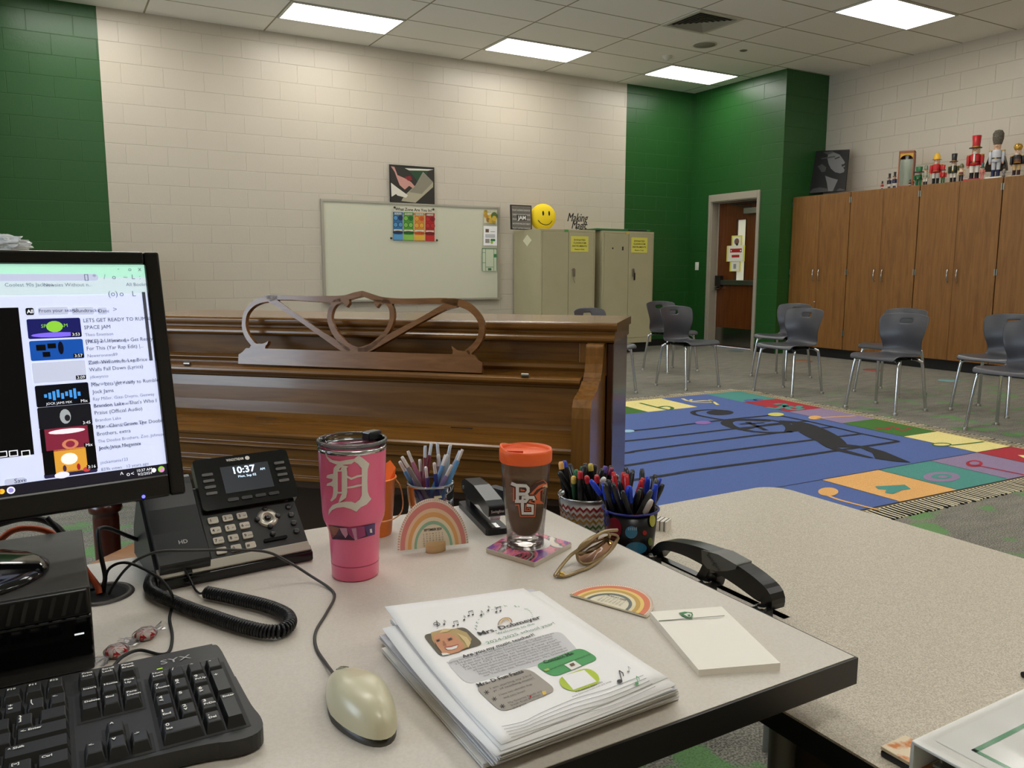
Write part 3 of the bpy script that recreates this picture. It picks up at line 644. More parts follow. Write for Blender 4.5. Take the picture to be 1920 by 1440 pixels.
# ------------------------------------------------------------------ nutcrackers on the cabinet tops
skin = M('painted_skin', (226, 178, 140), .4); gold = M('gold_paint', (196, 152, 62), .3, .6)
def C(name, rgb=(128, 128, 128), r=.4): return M('paint_'+name, rgb, r)
red, wht, bk, gr, yl, pk, gy, nv, brn = C('red', (186, 22, 30)), C('white', (232, 226, 212)), C('black', (26, 24, 26)), C('green', (24, 104, 56)), C('yellow', (222, 172, 48)), C('pink', (216, 130, 120)), C('grey', (150, 148, 144)), C('navy', (34, 40, 78)), C('brown', (112, 62, 34))
def nutcracker(px, py, hp, label, coat, pants, boot, hat, hatc, base=None, X=9.0, beard=True, extra=None, wide=1.):
    p = at(px, py, X=X); H = hp*(CF.dot(p-C0))/FPX
    t = thing('nutcracker', label, 'nutcracker', (X, p.y, ZC), -PI/2+.3, group='nutcrackers on the oak cabinets')
    k = H*(.78 if hat in ('fur', 'shako', 'top', 'bighat') else .84); w = k*.15*wide      # body height without hat, half width
    b0 = .05*k if base else .012*k
    if base: MB().box(-w*1.5, w*1.5, -w*1.6, w*1.2, 0, b0, base).build('base', t, bevel=.002)
    for s in (-1, 1):
        MB().lathe([(w*.36, b0), (w*.36, k*.22), (w*.4, k*.23), (w*.38, k*.245)], boot, T(s*w*.46, 0, 0), 12).box(s*w*.46-w*.34, s*w*.46+w*.34, -w*.85, w*.1, b0, b0+k*.03, boot).build('boot', t)
        MB().lathe([(w*.36, k*.24), (w*.42, k*.4), (w*.4, k*.46)], pants, T(s*w*.46, 0, 0), 12).build('leg', t)
    MB().lathe([(w*.8, k*.44), (w*.95, k*.47), (w*.82, k*.53), (w*.95, k*.7), (w*.86, k*.755), (w*.3, k*.775)], coat, None, 16).build('torso', t)
    MB().lathe([(w*.9, k*.525), (w*.92, k*.555)], bk, None, 16).box(-w*.18, w*.18, -w*.97, -w*.85, k*.52, k*.56, gold).build('belt', t)
    for s in (-1, 1):
        a = MB().lathe([(w*.28, k*.44), (w*.34, k*.5), (w*.36, k*.7), (w*.2, k*.75)], coat, T(s*w*1.18, 0, 0), 10).build('arm', t)
        MB().ball((s*w*1.18, 0, k*.42), w*.26, skin, 8).build('hand', a)
        MB().lathe([(w*.42, k*.725), (w*.38, k*.75), (0, k*.755)], gold, T(s*w*1.12, 0, 0), 10).build('epaulette', a)
    MB().lathe([(w*.6, k*.765), (w*.66, k*.82), (w*.66, k*.92), (w*.5, k*.98), (0, k)], skin, None, 14).build('head', t)
    f = MB().box(-w*.1, w*.1, -w*.86, -w*.6, k*.855, k*.885, skin)
    for s in (-1, 1): f.ball((s*w*.26, -w*.6, k*.9), w*.09, bk, 8)
    f.box(-w*.3, w*.3, -w*.7, -w*.6, k*.825, k*.835, bk).build('face', t)
    if beard:
        MB().lathe([(w*.1, k*.72), (w*.4, k*.78), (w*.42, k*.83)], wht, T(0, -w*.42, 0), 10).build('beard', t)
        MB().lathe([(w*.7, k*.8), (w*.74, k*.86), (w*.7, k*.93)], wht, T(0, w*.12, 0), 12).build('hair', t)
    hb = MB(); z = k*.93
    if hat in ('shako', 'top', 'bighat'):
        e = 1.25 if hat == 'bighat' else 1
        hb.lathe([(w*.7*e, z), (w*.68*e, z+(H-z)*.3), (w*.8*e, H), (0, H)], hatc, None, 16).lathe([(w*.74*e, z), (w*.74*e, z+(H-z)*.14)], gold, None, 16)
        hb.lathe([(w*1.15*e, z-.002), (w*1.15*e, z+.004)], bk, T(0, -w*.35, 0), 14)
    elif hat == 'fur': hb.lathe([(w*.75, z-k*.03), (w*1.02, z+(H-z)*.3), (w*1.05, z+(H-z)*.7), (w*.7, H-.008), (0, H)], hatc, None, 18)
    elif hat == 'helmet': hb.lathe([(w*1.15, z), (w*.8, z+.004), (w*.8, z+(H-z)*.5), (w*.4, H-.006), (0, H)], hatc, None, 16)
    elif hat == 'crown': hb.lathe([(w*.7, z), (w*1.0, z+(H-z)*.45), (w*.7, z+(H-z)*.8), (w*.12, H-.008), (0, H)], hatc, None, 16)
    hb.build('hat', t)
    if extra: extra(t, k, w)
    return t
def drum(c): return lambda t, k, w: MB().lathe([(w*.7, 0), (w*.7, w*.9)], c, T(w*.3, -w*1.3, k*.47), 14).lathe([(w*.73, 0), (w*.73, w*.12)], gold, T(w*.3, -w*1.3, k*.47), 14).build('drum', t)
def sash(t, k, w): MB().box(-w*.14, w*.14, -w*.99, -w*.85, k*.56, k*.75, wht).build('jacket_front', t)
def cape(t, k, w):
    mb = MB(); n = 12
    prof = [(k*.76, .7), (k*.6, 1.5), (k*.4, 2.0), (k*.22, 2.2)]
    vs = [(w*r*math.cos(a_), w*r*.75*math.sin(a_)+w*.2, z) for z, r in prof for a_ in [PI*(j/(n-1))*1.25-PI*.125 for j in range(n)]]
    mb.add(vs, [(i*n+j, i*n+j+1, (i+1)*n+j+1, (i+1)*n+j) for i in range(3) for j in range(n-1)], C('cape_grey', (112, 106, 96)), True); mb.build('cape', t, solid=.004)
nutcracker(1654, 350, 15.5, 'tiny red nutcracker at the left end of the row on the cabinets', red, wht, bk, 'shako', bk, X=8.95)
nutcracker(1667, 347.5, 29, 'slim navy nutcracker, left one of the two matching slim soldiers', nv, wht, nv, 'shako', bk, beard=False, wide=.8)
nutcracker(1676.8, 346.5, 31, 'slim navy nutcracker beside the wooden display case', nv, wht, nv, 'shako', bk, beard=False, wide=.8)
nutcracker(1706, 342.5, 14, 'tiny black and white nutcracker in front of the display case', bk, wht, bk, 'shako', bk, X=8.93)
nutcracker(1722, 341.5, 36, 'short nutcracker with a big square green hat and white base', gr, gr, gr, 'bighat', gr, wht, wide=1.5)
nutcracker(1734.8, 340.5, 39, 'slender white nutcracker with a grey-green cap, next to the green-hatted one', C('sage', (170, 176, 156)), wht, bk, 'helmet', C('sage2', (120, 132, 112)), wide=.85)
nutcracker(1754, 339, 59, 'nutcracker in a yellow helmet and red coat holding a red drum', red, wht, bk, 'helmet', yl, extra=drum(red))
nutcracker(1767.5, 338, 34, 'small red and green nutcracker beside the yellow-helmeted one', red, gr, gr, 'shako', red, X=8.93)
nutcracker(1786.5, 337, 54, 'nutcracker with a tall black shako and dark green coat', C('dkgreen', (52, 58, 34)), wht, bk, 'shako', bk, extra=sash)
nutcracker(1801.5, 335.5, 34, 'small cream and red nutcracker left of the large red one', C('cream', (214, 196, 160)), bk, bk, 'helmet', C('olive', (92, 88, 54)), X=8.94, extra=drum(C('maroon', (120, 24, 34))))
nutcracker(1826, 333, 83, 'large nutcracker with a red top hat, red coat and red base', red, wht, bk, 'top', red, red, extra=sash)
nutcracker(1841, 331.5, 31, 'small pink nutcracker with a teal top hat by the large red one', pk, pk, pk, 'top', C('teal', (40, 96, 88)), X=8.93, wide=.9)
nutcracker(1866, 330, 90, 'tall silver-grey nutcracker with a furry hat and long cape', C('silver', (196, 196, 200), .3), C('silver', (196, 196, 200)), nv, 'fur', noise_mat('fur_grey', (70, 64, 54), (110, 102, 88), 90, .9), wht, beard=False, extra=cape, wide=.85)
nutcracker(1882, 328.5, 23, 'tiny grey nutcracker between the caped one and the crowned one', gy, gy, C('dgrey', (70, 66, 60)), 'shako', bk, X=8.93)
nutcracker(1905, 328, 63, 'nutcracker with a domed gold crown, black coat and cream base', bk, C('tan', (206, 170, 110)), C('plum', (54, 26, 36)), 'crown', gold, C('cream'), extra=drum(brn))
# glass fronted case
p = at(1698, 345, X=9.03); t = thing('display_case', 'narrow wooden display case with a glass front standing among the nutcrackers', 'display case', (9.03, p.y, ZC), -PI/2+.5)
cw = .085; ch = above(1698, 284, (9.03, p.y)).z-ZC; cwood = M('case_wood', (150, 84, 48), .35)
MB().box(-cw, cw, .06, .075, 0, ch, cwood).box(-cw, -cw+.015, -.07, .06, 0, ch, cwood).box(cw-.015, cw, -.07, .06, 0, ch, cwood).box(-cw, cw, -.07, .075, 0, .03, cwood).box(-cw, cw, -.07, .075, ch-.03, ch, cwood).build('case_body', t, bevel=.004)
arch = [(-cw+.015, ch-.03), (-cw+.015, ch-.1)]+[(-(cw-.015)*math.cos(a_*PI/8), ch-.1+.05*math.sin(a_*PI/8)) for a_ in range(1, 8)]+[(cw-.015, ch-.1), (cw-.015, ch-.03)]
MB(Matrix.Rotation(PI/2, 4, 'X')).prism(arch, .064, .07, gold).build('arch', t)
MB().box(-cw+.015, cw-.015, -.066, -.063, .03, ch-.1, M('case_glass', (170, 180, 160), .1, alpha=.45)).build('glass_front', t)
MB().box(cw, cw+.003, -.06, .065, .05, ch-.04, M('case_side_red', (96, 26, 30), .4)).text('NUT', .04, gold, frame((cw+.004, 0, ch-.12), (0, 1, 0), z=(1, 0, 0))).build('side_panel', t)
MB().lathe([(.03, .03), (.03, .2), (.04, .22), (.035, .32), (.02, .34), (.028, .38), (0, .41)], wht, None, 12).build('inner_figure', t)
# ------------------------------------------------------------------ rug
RZ = .012
def rugp(u, v, z=RZ): return Vector((4.93+.045*v+u*(.463+.012*v), 2.79+.53*v-.01*u, z))
RC = {'blue': (84, 106, 166), 'yellow': (244, 228, 150), 'teal': (78, 150, 140), 'red': (176, 40, 54), 'lilac': (150, 130, 162), 'green': (66, 116, 40), 'orange': (240, 182, 110), 'black': (34, 34, 38)}
RCM = {k: noise_mat('rug_'+k, c, tuple(int(v*.88) for v in c), 220, .95, bump=.3, bdist=.002) for k, c in RC.items()}
tan = noise_mat('rug_tan', (190, 168, 122), (150, 128, 88), 200, .95)
t = thing('music_rug', 'large rug with a black treble clef on blue and coloured note squares around', 'rug', (0, 0, 0))
mb = MB(); U0, V0, U1, V1 = -6.9, -.93, .85, 5.0
c_ = [rugp(U0, V0, 0), rugp(U1, V0, 0), rugp(U1, V1, 0), rugp(U0, V1, 0)]
mb.add(c_+[p+Vector((0, 0, RZ-.001)) for p in c_], [(3,2,1,0), (4,5,6,7), (0,1,5,4), (1,2,6,5), (2,3,7,6), (3,0,4,7)], tan)
def quad(u0, u1, v0, v1, c, z=RZ): mb.add([rugp(u0, v0, z), rugp(u1, v0, z), rugp(u1, v1, z), rugp(u0, v1, z)], [(0,1,2,3)], RCM[c])
e = .07
quad(-6, 0, 0, 4, 'blue')
for k, c in enumerate(['red', 'lilac', 'green', 'yellow', 'blue', 'teal', 'orange']): pass
quad(0, U1-e, 4, V1-e, 'teal'); quad(0, U1-e, 3, 4, 'red'); quad(0, U1-e, 2, 3, 'lilac'); quad(0, U1-e, 1, 2, 'green'); quad(0, U1-e, 0, 1, 'yellow'); quad(0, U1-e, V0+.03, 0, 'red')
for i, c in enumerate(['blue', 'yellow', 'green', 'lilac', 'red', 'orange']): quad(-1-i, -i, 4, V1-e, c)
for i, c in enumerate(['lilac', 'teal', 'orange', 'blue', 'yellow', 'green']): quad(-1-i, -i, V0+.03, 0, c)
for i, c in enumerate(['teal', 'red', 'lilac', 'green', 'yellow', 'red']): quad(U0+e, -6, V0+e if i == 0 else i-1, (0 if i == 0 else (V1-e if i == 5 else i)), c)
# thin dark outlines of the squares
def rl(u0, v0, u1, v1, w_=.008, c='black', z=RZ+.0006):
    a, b2 = rugp(u0, v0, z), rugp(u1, v1, z); d = (b2-a).normalized(); n = Vector((-d.y, d.x, 0))*w_/2
    mb.add([a-n, b2-n, b2+n, a+n], [(0,1,2,3)], RCM[c])
rl(-6, 0, U1, 0); rl(-6, V0+.03, U1-e, V0+.03, .012); rl(0, V0, 0, 4)
for i in range(1, 7): rl(-i, V0+e, -i, 0, .006)
q = crop(1160, 710, .39583)
def fl(z): return lambda X, Y: at(*q(X, Y), z=z)
def rd(lst, c, z=RZ+.001): mb.decal(lst, fl(z), RCM[c])
def rs(pts, w_, c='black', z=RZ+.0016):
    """stroke on the floor through photo points, width in metres"""
    P_ = [at(*q(*p), z=z) for p in pts]
    s_ = stroke([(p[0], p[1]) for p in smooth_line([(a.x, a.y) for a in P_], 3)], w_ if isinstance(w_, (int, float)) else [a[0] for a in smooth_line([(v,) for v in w_], 3)])
    n = len(s_)//2
    mb.add([(x, y, z) for x, y in s_], [(i, s_n-1-i, s_n-2-i, i+1) for s_n in (2*n,) for i in range(n-1)], RCM[c])
rs([(-400,262), (20,250), (360,212), (530,192), (745,171)], .035); rs([(-450,335), (25,296), (300,266), (520,240), (700,222), (895,200)], .035)
rs([(-500,400), (25,352), (85,342), (400,300), (700,262), (1015,228)], .035); rs([(-600,490), (25,412), (210,383), (600,330), (900,292), (1140,262)], .036); rs([(-500,560), (190,462), (350,435), (700,388), (1000,345), (1325,297)], .037)
rs([(745,171), (880,198), (1015,228), (1140,258), (1330,297)], .03)
# treble clef
rd([(425+115*math.cos(a_*PI/12)*.56+55, 160+12*math.sin(a_*PI/12)) for a_ in range(24)], 'black', RZ+.002)
rs([(520,152), (450,147), (385,150), (352,158), (365,170), (420,182), (500,195), (600,196), (720,200)], [.03,.035,.04,.045,.04,.04,.045,.05,.045], z=RZ+.0018)
rs([(820,250), (740,255), (640,250), (550,232), (512,212), (530,198), (610,192), (700,194), (770,206), (820,232), (800,252)], [.04,.05,.05,.07,.09,.07,.04,.035,.045,.09,.05], z=RZ+.0021)
rs([(610,205), (700,245)], .04, z=RZ+.002); rs([(575,215), (690,208)], .03, z=RZ+.002); rs([(580,242), (720,215), (850,205)], .035, z=RZ+.002)
rs([(760,200), (850,210), (900,235), (960,270), (1020,305), (1060,325)], [.05,.12,.2,.22,.16,.06], z=RZ+.0024)
rs([(900,240), (950,285), (1010,325), (1090,348), (1200,375)], [.04,.06,.07,.06,.03], z=RZ+.0022)
rd([(1000,300),(1060,308),(1180,322),(1260,345),(1385,397),(1310,392),(1215,378),(1200,350),(1140,325),(1060,325)], 'black', RZ+.0026)
for X, Y, rx, c in ((45, 248, 30, (150, 190, 210)), (400, 208, 38, (140, 104, 170)), (745, 169, 38, (206, 200, 90))):
    mb.add([at(*q(X+rx*math.cos(a_*PI/12), Y+rx*.22*math.sin(a_*PI/12)), z=RZ+.0035) for a_ in range(24)], [tuple(reversed(range(24)))], noise_mat('rug_dot%d' % X, c, c, 100, .95))
# signs in the squares
def dot(X, Y, rx, ry, c, z=RZ+.0016): mb.add([at(*q(X+rx*math.cos(a_*PI/12), Y+ry*math.sin(a_*PI/12)), z=z) for a_ in range(24)], [tuple(reversed(range(24)))], RCM[c])
rs([(100,115), (200,140), (240,147), (255,138), (225,130), (190,135)], .03, 'green'); rs([(302,94), (340,107), (430,104), (470,124)], .03, 'yellow'); rs([(345,98), (345,110), (440,112), (430,100)], .025, 'yellow')
dot(625, 103, 32, 6, 'blue'); dot(660, 99, 25, 5, 'blue')
rs([(700,135), (750,142), (790,128), (840,138), (860,128)], .05, 'teal'); rs([(740,122), (780,118), (800,140), (840,148), (870,140)], .05, 'teal')
dot(930, 184, 32, 9, 'orange'); rs([(940,188), (1000,182), (1120,176)], .025, 'orange')
rs([(1210,230), (1260,240), (1300,228), (1340,244), (1380,236)], .025, 'red')
dot(1530, 312, 48, 9, 'green'); dot(1530, 312, 38, 5, 'yellow', RZ+.0022); rs([(1575,315), (1650,308), (1730,298)], .02, 'green')
dot(1685, 402, 40, 16, 'red'); dot(1685, 400, 24, 8, 'lilac', RZ+.0022); rs([(1655,410), (1720,415), (1920,455)], .02, 'red')
dot(1530, 465, 88, 24, 'lilac'); dot(1530, 463, 50, 12, 'teal', RZ+.0022); dot(1535, 464, 22, 6, 'lilac', RZ+.003)
rd([(1215,510),(1355,502),(1385,522),(1340,528),(1300,545),(1262,540),(1268,525),(1228,522)], 'teal', RZ+.0018)
dot(993, 535, 48, 20, 'orange'); rs([(985,550), (1050,575), (1235,622)], .02, 'orange'); rs([(1910,362), (1950,380)], .05, 'yellow')
mb.build('rug_pile', t)
fm, fk = noise_mat('fringe_cream', (240, 230, 202), (214, 200, 166), 300, .9), ink('fringe_dark', (24, 18, 16), .9)
fb = MB(); random.seed(2)
def fringe(a, b2, out, n):
    for k in range(n):
        p = a.lerp(b2, (k+.5)/n); p.z = .004; o_ = out*random.uniform(.12, .135)+Vector((random.uniform(-.006, .006), random.uniform(-.006, .006), 0)); m = fm if k % 2 else fk
        fb.tube([p+Vector((0, 0, .004)), p+o_*.5, p+o_+Vector((0, 0, -.002))], .0062, m, 4)
fringe(rugp(U0, V0, 0), rugp(U1, V0, 0), Vector((.02, -1, 0)), 230); fringe(rugp(U1, V0, 0), rugp(U1, V1, 0), Vector((1, -.03, 0)), 210); fringe(rugp(U0, V1, 0), rugp(U1, V1, 0), Vector((0, 1, 0)), 300)
tag(fb.build('fringe', t), 'cream and black knotted fringe', kind='stuff')
q = crop(1500, 0, 1)
for (x, y, c, s) in ((1380, 658.5, (96, 110, 116), 'grey-blue round floor spot in front of the wooden door'), (1780, 713.5, (120, 160, 160), 'pale teal round floor spot in front of the oak cabinets, right side'), (1506, 677, (150, 104, 74), 'orange round floor spot behind the chairs near the first oak cabinet'), (1637, 694, (150, 80, 70), 'red round floor spot between the chairs in front of the oak cabinets')):
    p = at(x, y, z=0); tag(MB(T(p.x, p.y, 0)).lathe([(.11, 0), (.11, .003), (0, .003)], M('spot%d' % x, c, .9), n=20).build('floor_spot'), s, 'floor marker', 'round spot markers on the carpet')

# ------------------------------------------------------------------ chairs
shell = M('chair_shell', (66, 66, 71), .34)
def chair_proto(label, loc, rz):
    t = thing('school_chair', label, 'chair', loc, rz, 'grey classroom chairs around the rug')
    prof = [(-.225, .418), (-.222, .432), (-.20, .445), (-.13, .447), (-.03, .44), (.06, .434), (.13, .434), (.175, .445), (.198, .475), (.203, .52), (.198, .56), (.194, .60), (.198, .64), (.206, .68), (.212, .70), (.222, .735), (.234, .765), (.24, .785)]
    hw = [.19, .2, .208, .214, .212, .2, .186, .176, .172, .174, .182, .195, .206, .214, .217, .219, .214, .196]
    NT = 16; vs = []; fs = []
    for i, ((y, z), h) in enumerate(zip(prof, hw)):
        for j in range(NT+1):
            u = j/NT*2-1; c = abs(u)**2.2
            k = max(0, min(1, (i-6)/4)); yy = y - .045*c*k; zz = z + (.014*c*(1-k) if i > 1 else 0)
            if i >= 16: zz -= .02*c*(i-15)/2
            vs.append((u*h, yy, zz))
    for i in range(len(prof)-1):
        for j in range(NT):
            if i in (14,) and 6 <= j <= 9: continue
            fs.append((i*(NT+1)+j, i*(NT+1)+j+1, (i+1)*(NT+1)+j+1, (i+1)*(NT+1)+j))
    MB().add(vs, fs, shell, True).build('seat_shell', t, solid=.007, subsurf=1)
    for sx in (-1, 1):
        for fy_ in (-1, 1):
            p = [(sx*.10, fy_*.10+.01, .42), (sx*.155, fy_*.13, .419), (sx*.185, fy_*.152, .402), (sx*.197, fy_*.165, .36), (sx*.222, fy_*.205, .012)]
            l = MB().tube(smooth_line(p, 4), .0125, CHROME, 10).build('leg', t)
            MB().lathe([(.018, 0), (.018, .012), (.013, .022)], STEEL, T(sx*.223, fy_*.206, 0), 10).build('glide', l)
    MB().box(-.13, .13, -.13, .13, .41, .424, M('dark_metal')).box(-.18, .18, .11, .125, .412, .424, M('dark_metal')).box(-.18, .18, -.12, -.105, .412, .424, M('dark_metal')).build('under_frame', t, bevel=.003)
    return t
W_ = -PI/2
cl_ = [('grey plastic chair in front of the two beige cabinets, nearest the piano, facing the rug', 5.40, 5.93, .05),
 ('grey plastic chair standing behind another one, beside the right beige cabinet', 6.09, 6.98, .02),
 ('grey plastic chair mostly hidden behind the piano, back top and one leg showing', 4.42, 5.98, .22),
 ('front one of the two grey chairs in front of the leftmost oak cabinet', 5.96, 5.18, W_+.02),
 ('rear one of the two grey chairs in front of the leftmost oak cabinet', 6.76, 5.98, W_+.05),
 ('front one of the two grey chairs in front of the second oak cabinet', 5.92, 4.13, W_+.03),
 ('rear one of the two grey chairs in front of the second oak cabinet, mostly covered', 6.75, 4.68, W_+.03),
 ('rear one of the two grey chairs at the right edge, wood showing through its handle', 6.56, 3.62, W_+.02),
 ('front one of the two grey chairs at the right edge, cut by the frame', 5.83, 3.06, W_+.02),
 ('chair behind the piano, a chrome leg showing below the monitor', .48, 3.97, .15)]
ch0 = chair_proto(cl_[0][0], (cl_[0][1], cl_[0][2], 0), cl_[0][3])
for lb, x, y, r in cl_[1:]:
    c = copy_tree(ch0); c.location = (x, y, 0); c.rotation_euler[2] = r; c['label'] = lb

# ------------------------------------------------------------------ desk and side table
lam = noise_mat('laminate', (208, 200, 188), (215, 207, 196), 350, .42, detail=2)
lam2 = noise_mat('laminate_speckled', (174, 163, 143), (212, 202, 184), 560, .42, detail=2, lo=.38, hi=.62)
edge = M('edge_band', (36, 33, 29), .38)
DX0, DX1, DY_0, DY_1 = -.95, .765, .546, 1.302
t = thing('teacher_desk', 'beige laminate desk with a dark edge band, nearest the viewer', 'desk', (0, 0, 0))
MB().box(DX0+.003, DX1-.003, DY_0+.003, DY_1-.003, DZ-.0295, DZ, lam).build('desktop', t)
MB().box(DX0, DX1, DY_0, DY_0+.003, DZ-.032, DZ-.0008, edge).box(DX0, DX1, DY_1-.003, DY_1, DZ-.032, DZ-.0008, edge).box(DX1-.003, DX1, DY_0+.003, DY_1-.003, DZ-.032, DZ-.0008, edge).box(DX0, DX0+.003, DY_0+.003, DY_1-.003, DZ-.032, DZ-.0008, edge).build('edge_band', t)
for x in (-.9, .42): MB().box(x, x+.03, DY_0+.12, DY_1-.1, 0, DZ-.032, M('desk_leg', (40, 38, 36), .5)).build('leg', t)
MB().box(-.87, .42, DY_1-.14, DY_1-.12, .25, DZ-.032, M('desk_leg')).build('modesty_panel', t)
G = (.036, 1.165)
MB(T(G[0], G[1], DZ)).lathe([(.031, .0006), (.033, .003), (.039, .003), (.041, .0005)], M('grommet_brown', (52, 44, 38), .45), n=32, cap=False).disc(0, 0, .032, M('hole_black', (6, 6, 6), .9), z=.0006, n=32).build('cable_grommet', t)
TX0, TX1, TY0, TY1 = .716, 1.49, -.5, 1.325
t = thing('side_table', 'speckled beige table with rounded corners, lower than the desk, to its right', 'table', (0, 0, 0))
MB().prism(rr(TX0, TX1, TY0, TY1, .06, 8), TZ-.003, TZ, lam2).build('tabletop', t)
MB().prism(rr(TX0, TX1, TY0, TY1, .06, 8), TZ-.032, TZ-.003, M('table_edge', (14, 13, 12), .5)).build('table_edge', t)
for x, y in ((.765, .645), (TX1-.08, TY1-.1), (TX0+.08, TY0+.1), (TX1-.08, TY0+.1)): MB().cyl((x, y, 0), (x, y, TZ-.032), .017, M('table_leg_grey', (122, 120, 112), .4, .3), 14).build('leg', t)
t = thing('wooden_cubby', 'dark brown wooden cubby under the side table', 'cabinet', (1.0, .38, 0))
MB().box(-.19, .2, -.25, .30, .02, .572, M('cubby_wood', (62, 42, 22), .5)).build('body', t); MB().box(-.14, .18, -.25, .25, 0, .02, BLKP).build('base', t)
# ------------------------------------------------------------------ piano
def piano_wood(name, c1, c2, st): return noise_mat(name, c1, c2, 6, .24, st, 8, coat=.2, dist=.8, lo=.3, hi=.7)
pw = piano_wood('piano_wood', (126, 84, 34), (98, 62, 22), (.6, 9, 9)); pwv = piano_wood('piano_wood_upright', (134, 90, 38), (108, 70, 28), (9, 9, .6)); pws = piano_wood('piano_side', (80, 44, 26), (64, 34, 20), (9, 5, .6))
PO = at(1157, 606, z=.985); PO.z = 0; PR = -math.radians(44.1); PW = 1.52
piano = thing('upright_piano', 'polished brown upright piano with a closed key lid, behind the desk', 'piano', tuple(PO), PR)
PM = Matrix.Translation(PO) @ Matrix.Rotation(PR, 4, 'Z'); PMI = PM.inverted()
def pploc(x, y, y0=0., k=0., z0=0.):
    """photo pixel -> piano frame, on the plane y = y0 + k (z - z0)"""
    o_ = PMI @ C0; d = PMI.to_3x3() @ ray(x, y); s = (y0+k*(o_.z-z0)-o_.y)/(d.y-k*d.z); return o_+d*s
P_ = piano
MB().extx([(-.0, .968), (.0, .978), (.005, .984), (.012, .985), (.36, .985), (.36, .962), (.006, .962)], -PW, 0, pw).build('lid', P_, bevel=.0025, seg=3)
MB().extx([(.012, .962), (.012, .955), (.004, .951), (-.002, .945), (-.004, .938), (.0, .933), (.022, .93), (.36, .93), (.36, .962)], -PW+.006, -.006, pw, smooth=False).build('cornice', P_, bevel=.0015)
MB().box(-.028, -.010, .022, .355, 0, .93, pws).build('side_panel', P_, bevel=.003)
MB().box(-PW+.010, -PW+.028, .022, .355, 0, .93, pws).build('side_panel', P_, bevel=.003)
MB().box(-PW+.028, -.028, .34, .355, .02, .93, M('piano_back', (54, 36, 22), .6)).build('back_board', P_)
MB().box(-PW+.028, -.105, .04, .055, .84, .93, pw).box(-.105, -.028, .026, .055, .84, .93, pwv).box(-PW+.028, -PW+.105, .026, .055, .84, .93, pwv).build('upper_panel', P_, bevel=.003)
MB().extx([(.04, .846), (.04, .874), (.03, .877), (.012, .872), (.004, .862), (.012, .852), (.012, .846)], -PW+.08, -.08, pw).build('upper_moulding', P_, bevel=.002)
MB().extx([(.04, .848), (-.09, .848), (-.101, .844), (-.104, .836), (-.098, .83), (-.088, .827), (-.075, .826), (-.075, .819), (.04, .819)], -PW+.08, -.08, pw).build('music_shelf', P_, bevel=.0015)
fbp = [(-.078, .819), (-.082, .79), (-.086, .75), (-.09, .72), (-.098, .71), (-.11, .7055), (-.17, .694), (-.205, .686), (-.211, .681), (-.209, .674), (-.2, .67), (-.03, .67), (-.03, .819)]
MB().extx(fbp, -PW+.079, -.079, pw).build('fallboard', P_, bevel=.0015)
kb = MB().extx([(-.198, .67), (-.198, .655), (-.206, .652), (-.209, .647), (-.204, .642), (-.194, .64), (-.194, .612), (-.204, .61), (-.208, .604), (-.204, .598), (-.192, .596), (-.192, .568), (-.2, .566), (-.2, .555), (0, .555), (0, .67)], -PW+.079, -.079, pw).build('key_slip', P_, bevel=.001)
arm = [(.03, .935), (-.022, .93), (-.03, .922), (-.031, .9), (-.036, .88), (-.05, .858), (-.066, .848), (-.07, .842), (-.092, .84), (-.11, .832), (-.14, .822), (-.185, .818), (-.215, .812), (-.232, .795), (-.238, .77), (-.238, .55), (.03, .55)]
for x0, x1 in ((-.077, -.031), (-PW+.031, -PW+.077)): MB().extx(arm, x0, x1, pwv).build('arm', P_, bevel=.003, seg=3)
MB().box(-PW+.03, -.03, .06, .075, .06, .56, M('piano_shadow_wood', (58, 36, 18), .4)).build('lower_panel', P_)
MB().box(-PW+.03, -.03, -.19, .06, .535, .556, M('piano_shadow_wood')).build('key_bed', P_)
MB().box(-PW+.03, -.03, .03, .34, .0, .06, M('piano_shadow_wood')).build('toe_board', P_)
lg = M('piano_leg', (70, 24, 16), .3, coat=.3)
for x in (-.055, -PW+.05):
    MB().lathe([(.03, 0), (.034, .03), (.028, .05), (.034, .12), (.036, .4), (.034, .415), (.044, .42), (.046, .435), (.04, .447), (.032, .45), (.03, .47), (.045, .5), (.045, .535)], lg, T(x, -.19, 0), 22).build('leg', P_)
for i, x in enumerate((-.84, -.78, -.72)): MB().box(x-.012, x+.012, -.08, .06, .045, .055, M('brass', (190, 150, 70), .3, 1.)).build('pedal', P_)
for px, py in ((630, 799), (1006, 821), (372, 684)):
    p = pploc(px, py, -.14 if py > 700 else -.04); 
MB().box(-1.0, -.94, -.125, -.1215, .7085, .7105, BLKP).box(-.42, -.36, -.125, -.1215, .7085, .7105, BLKP).build('lid_slot', P_)
for x in (-1.245, -.235): MB().cyl((x, -.095, .852), (x+.02, -.095, .852), .005, STEEL, 10).build('desk_pin', P_)
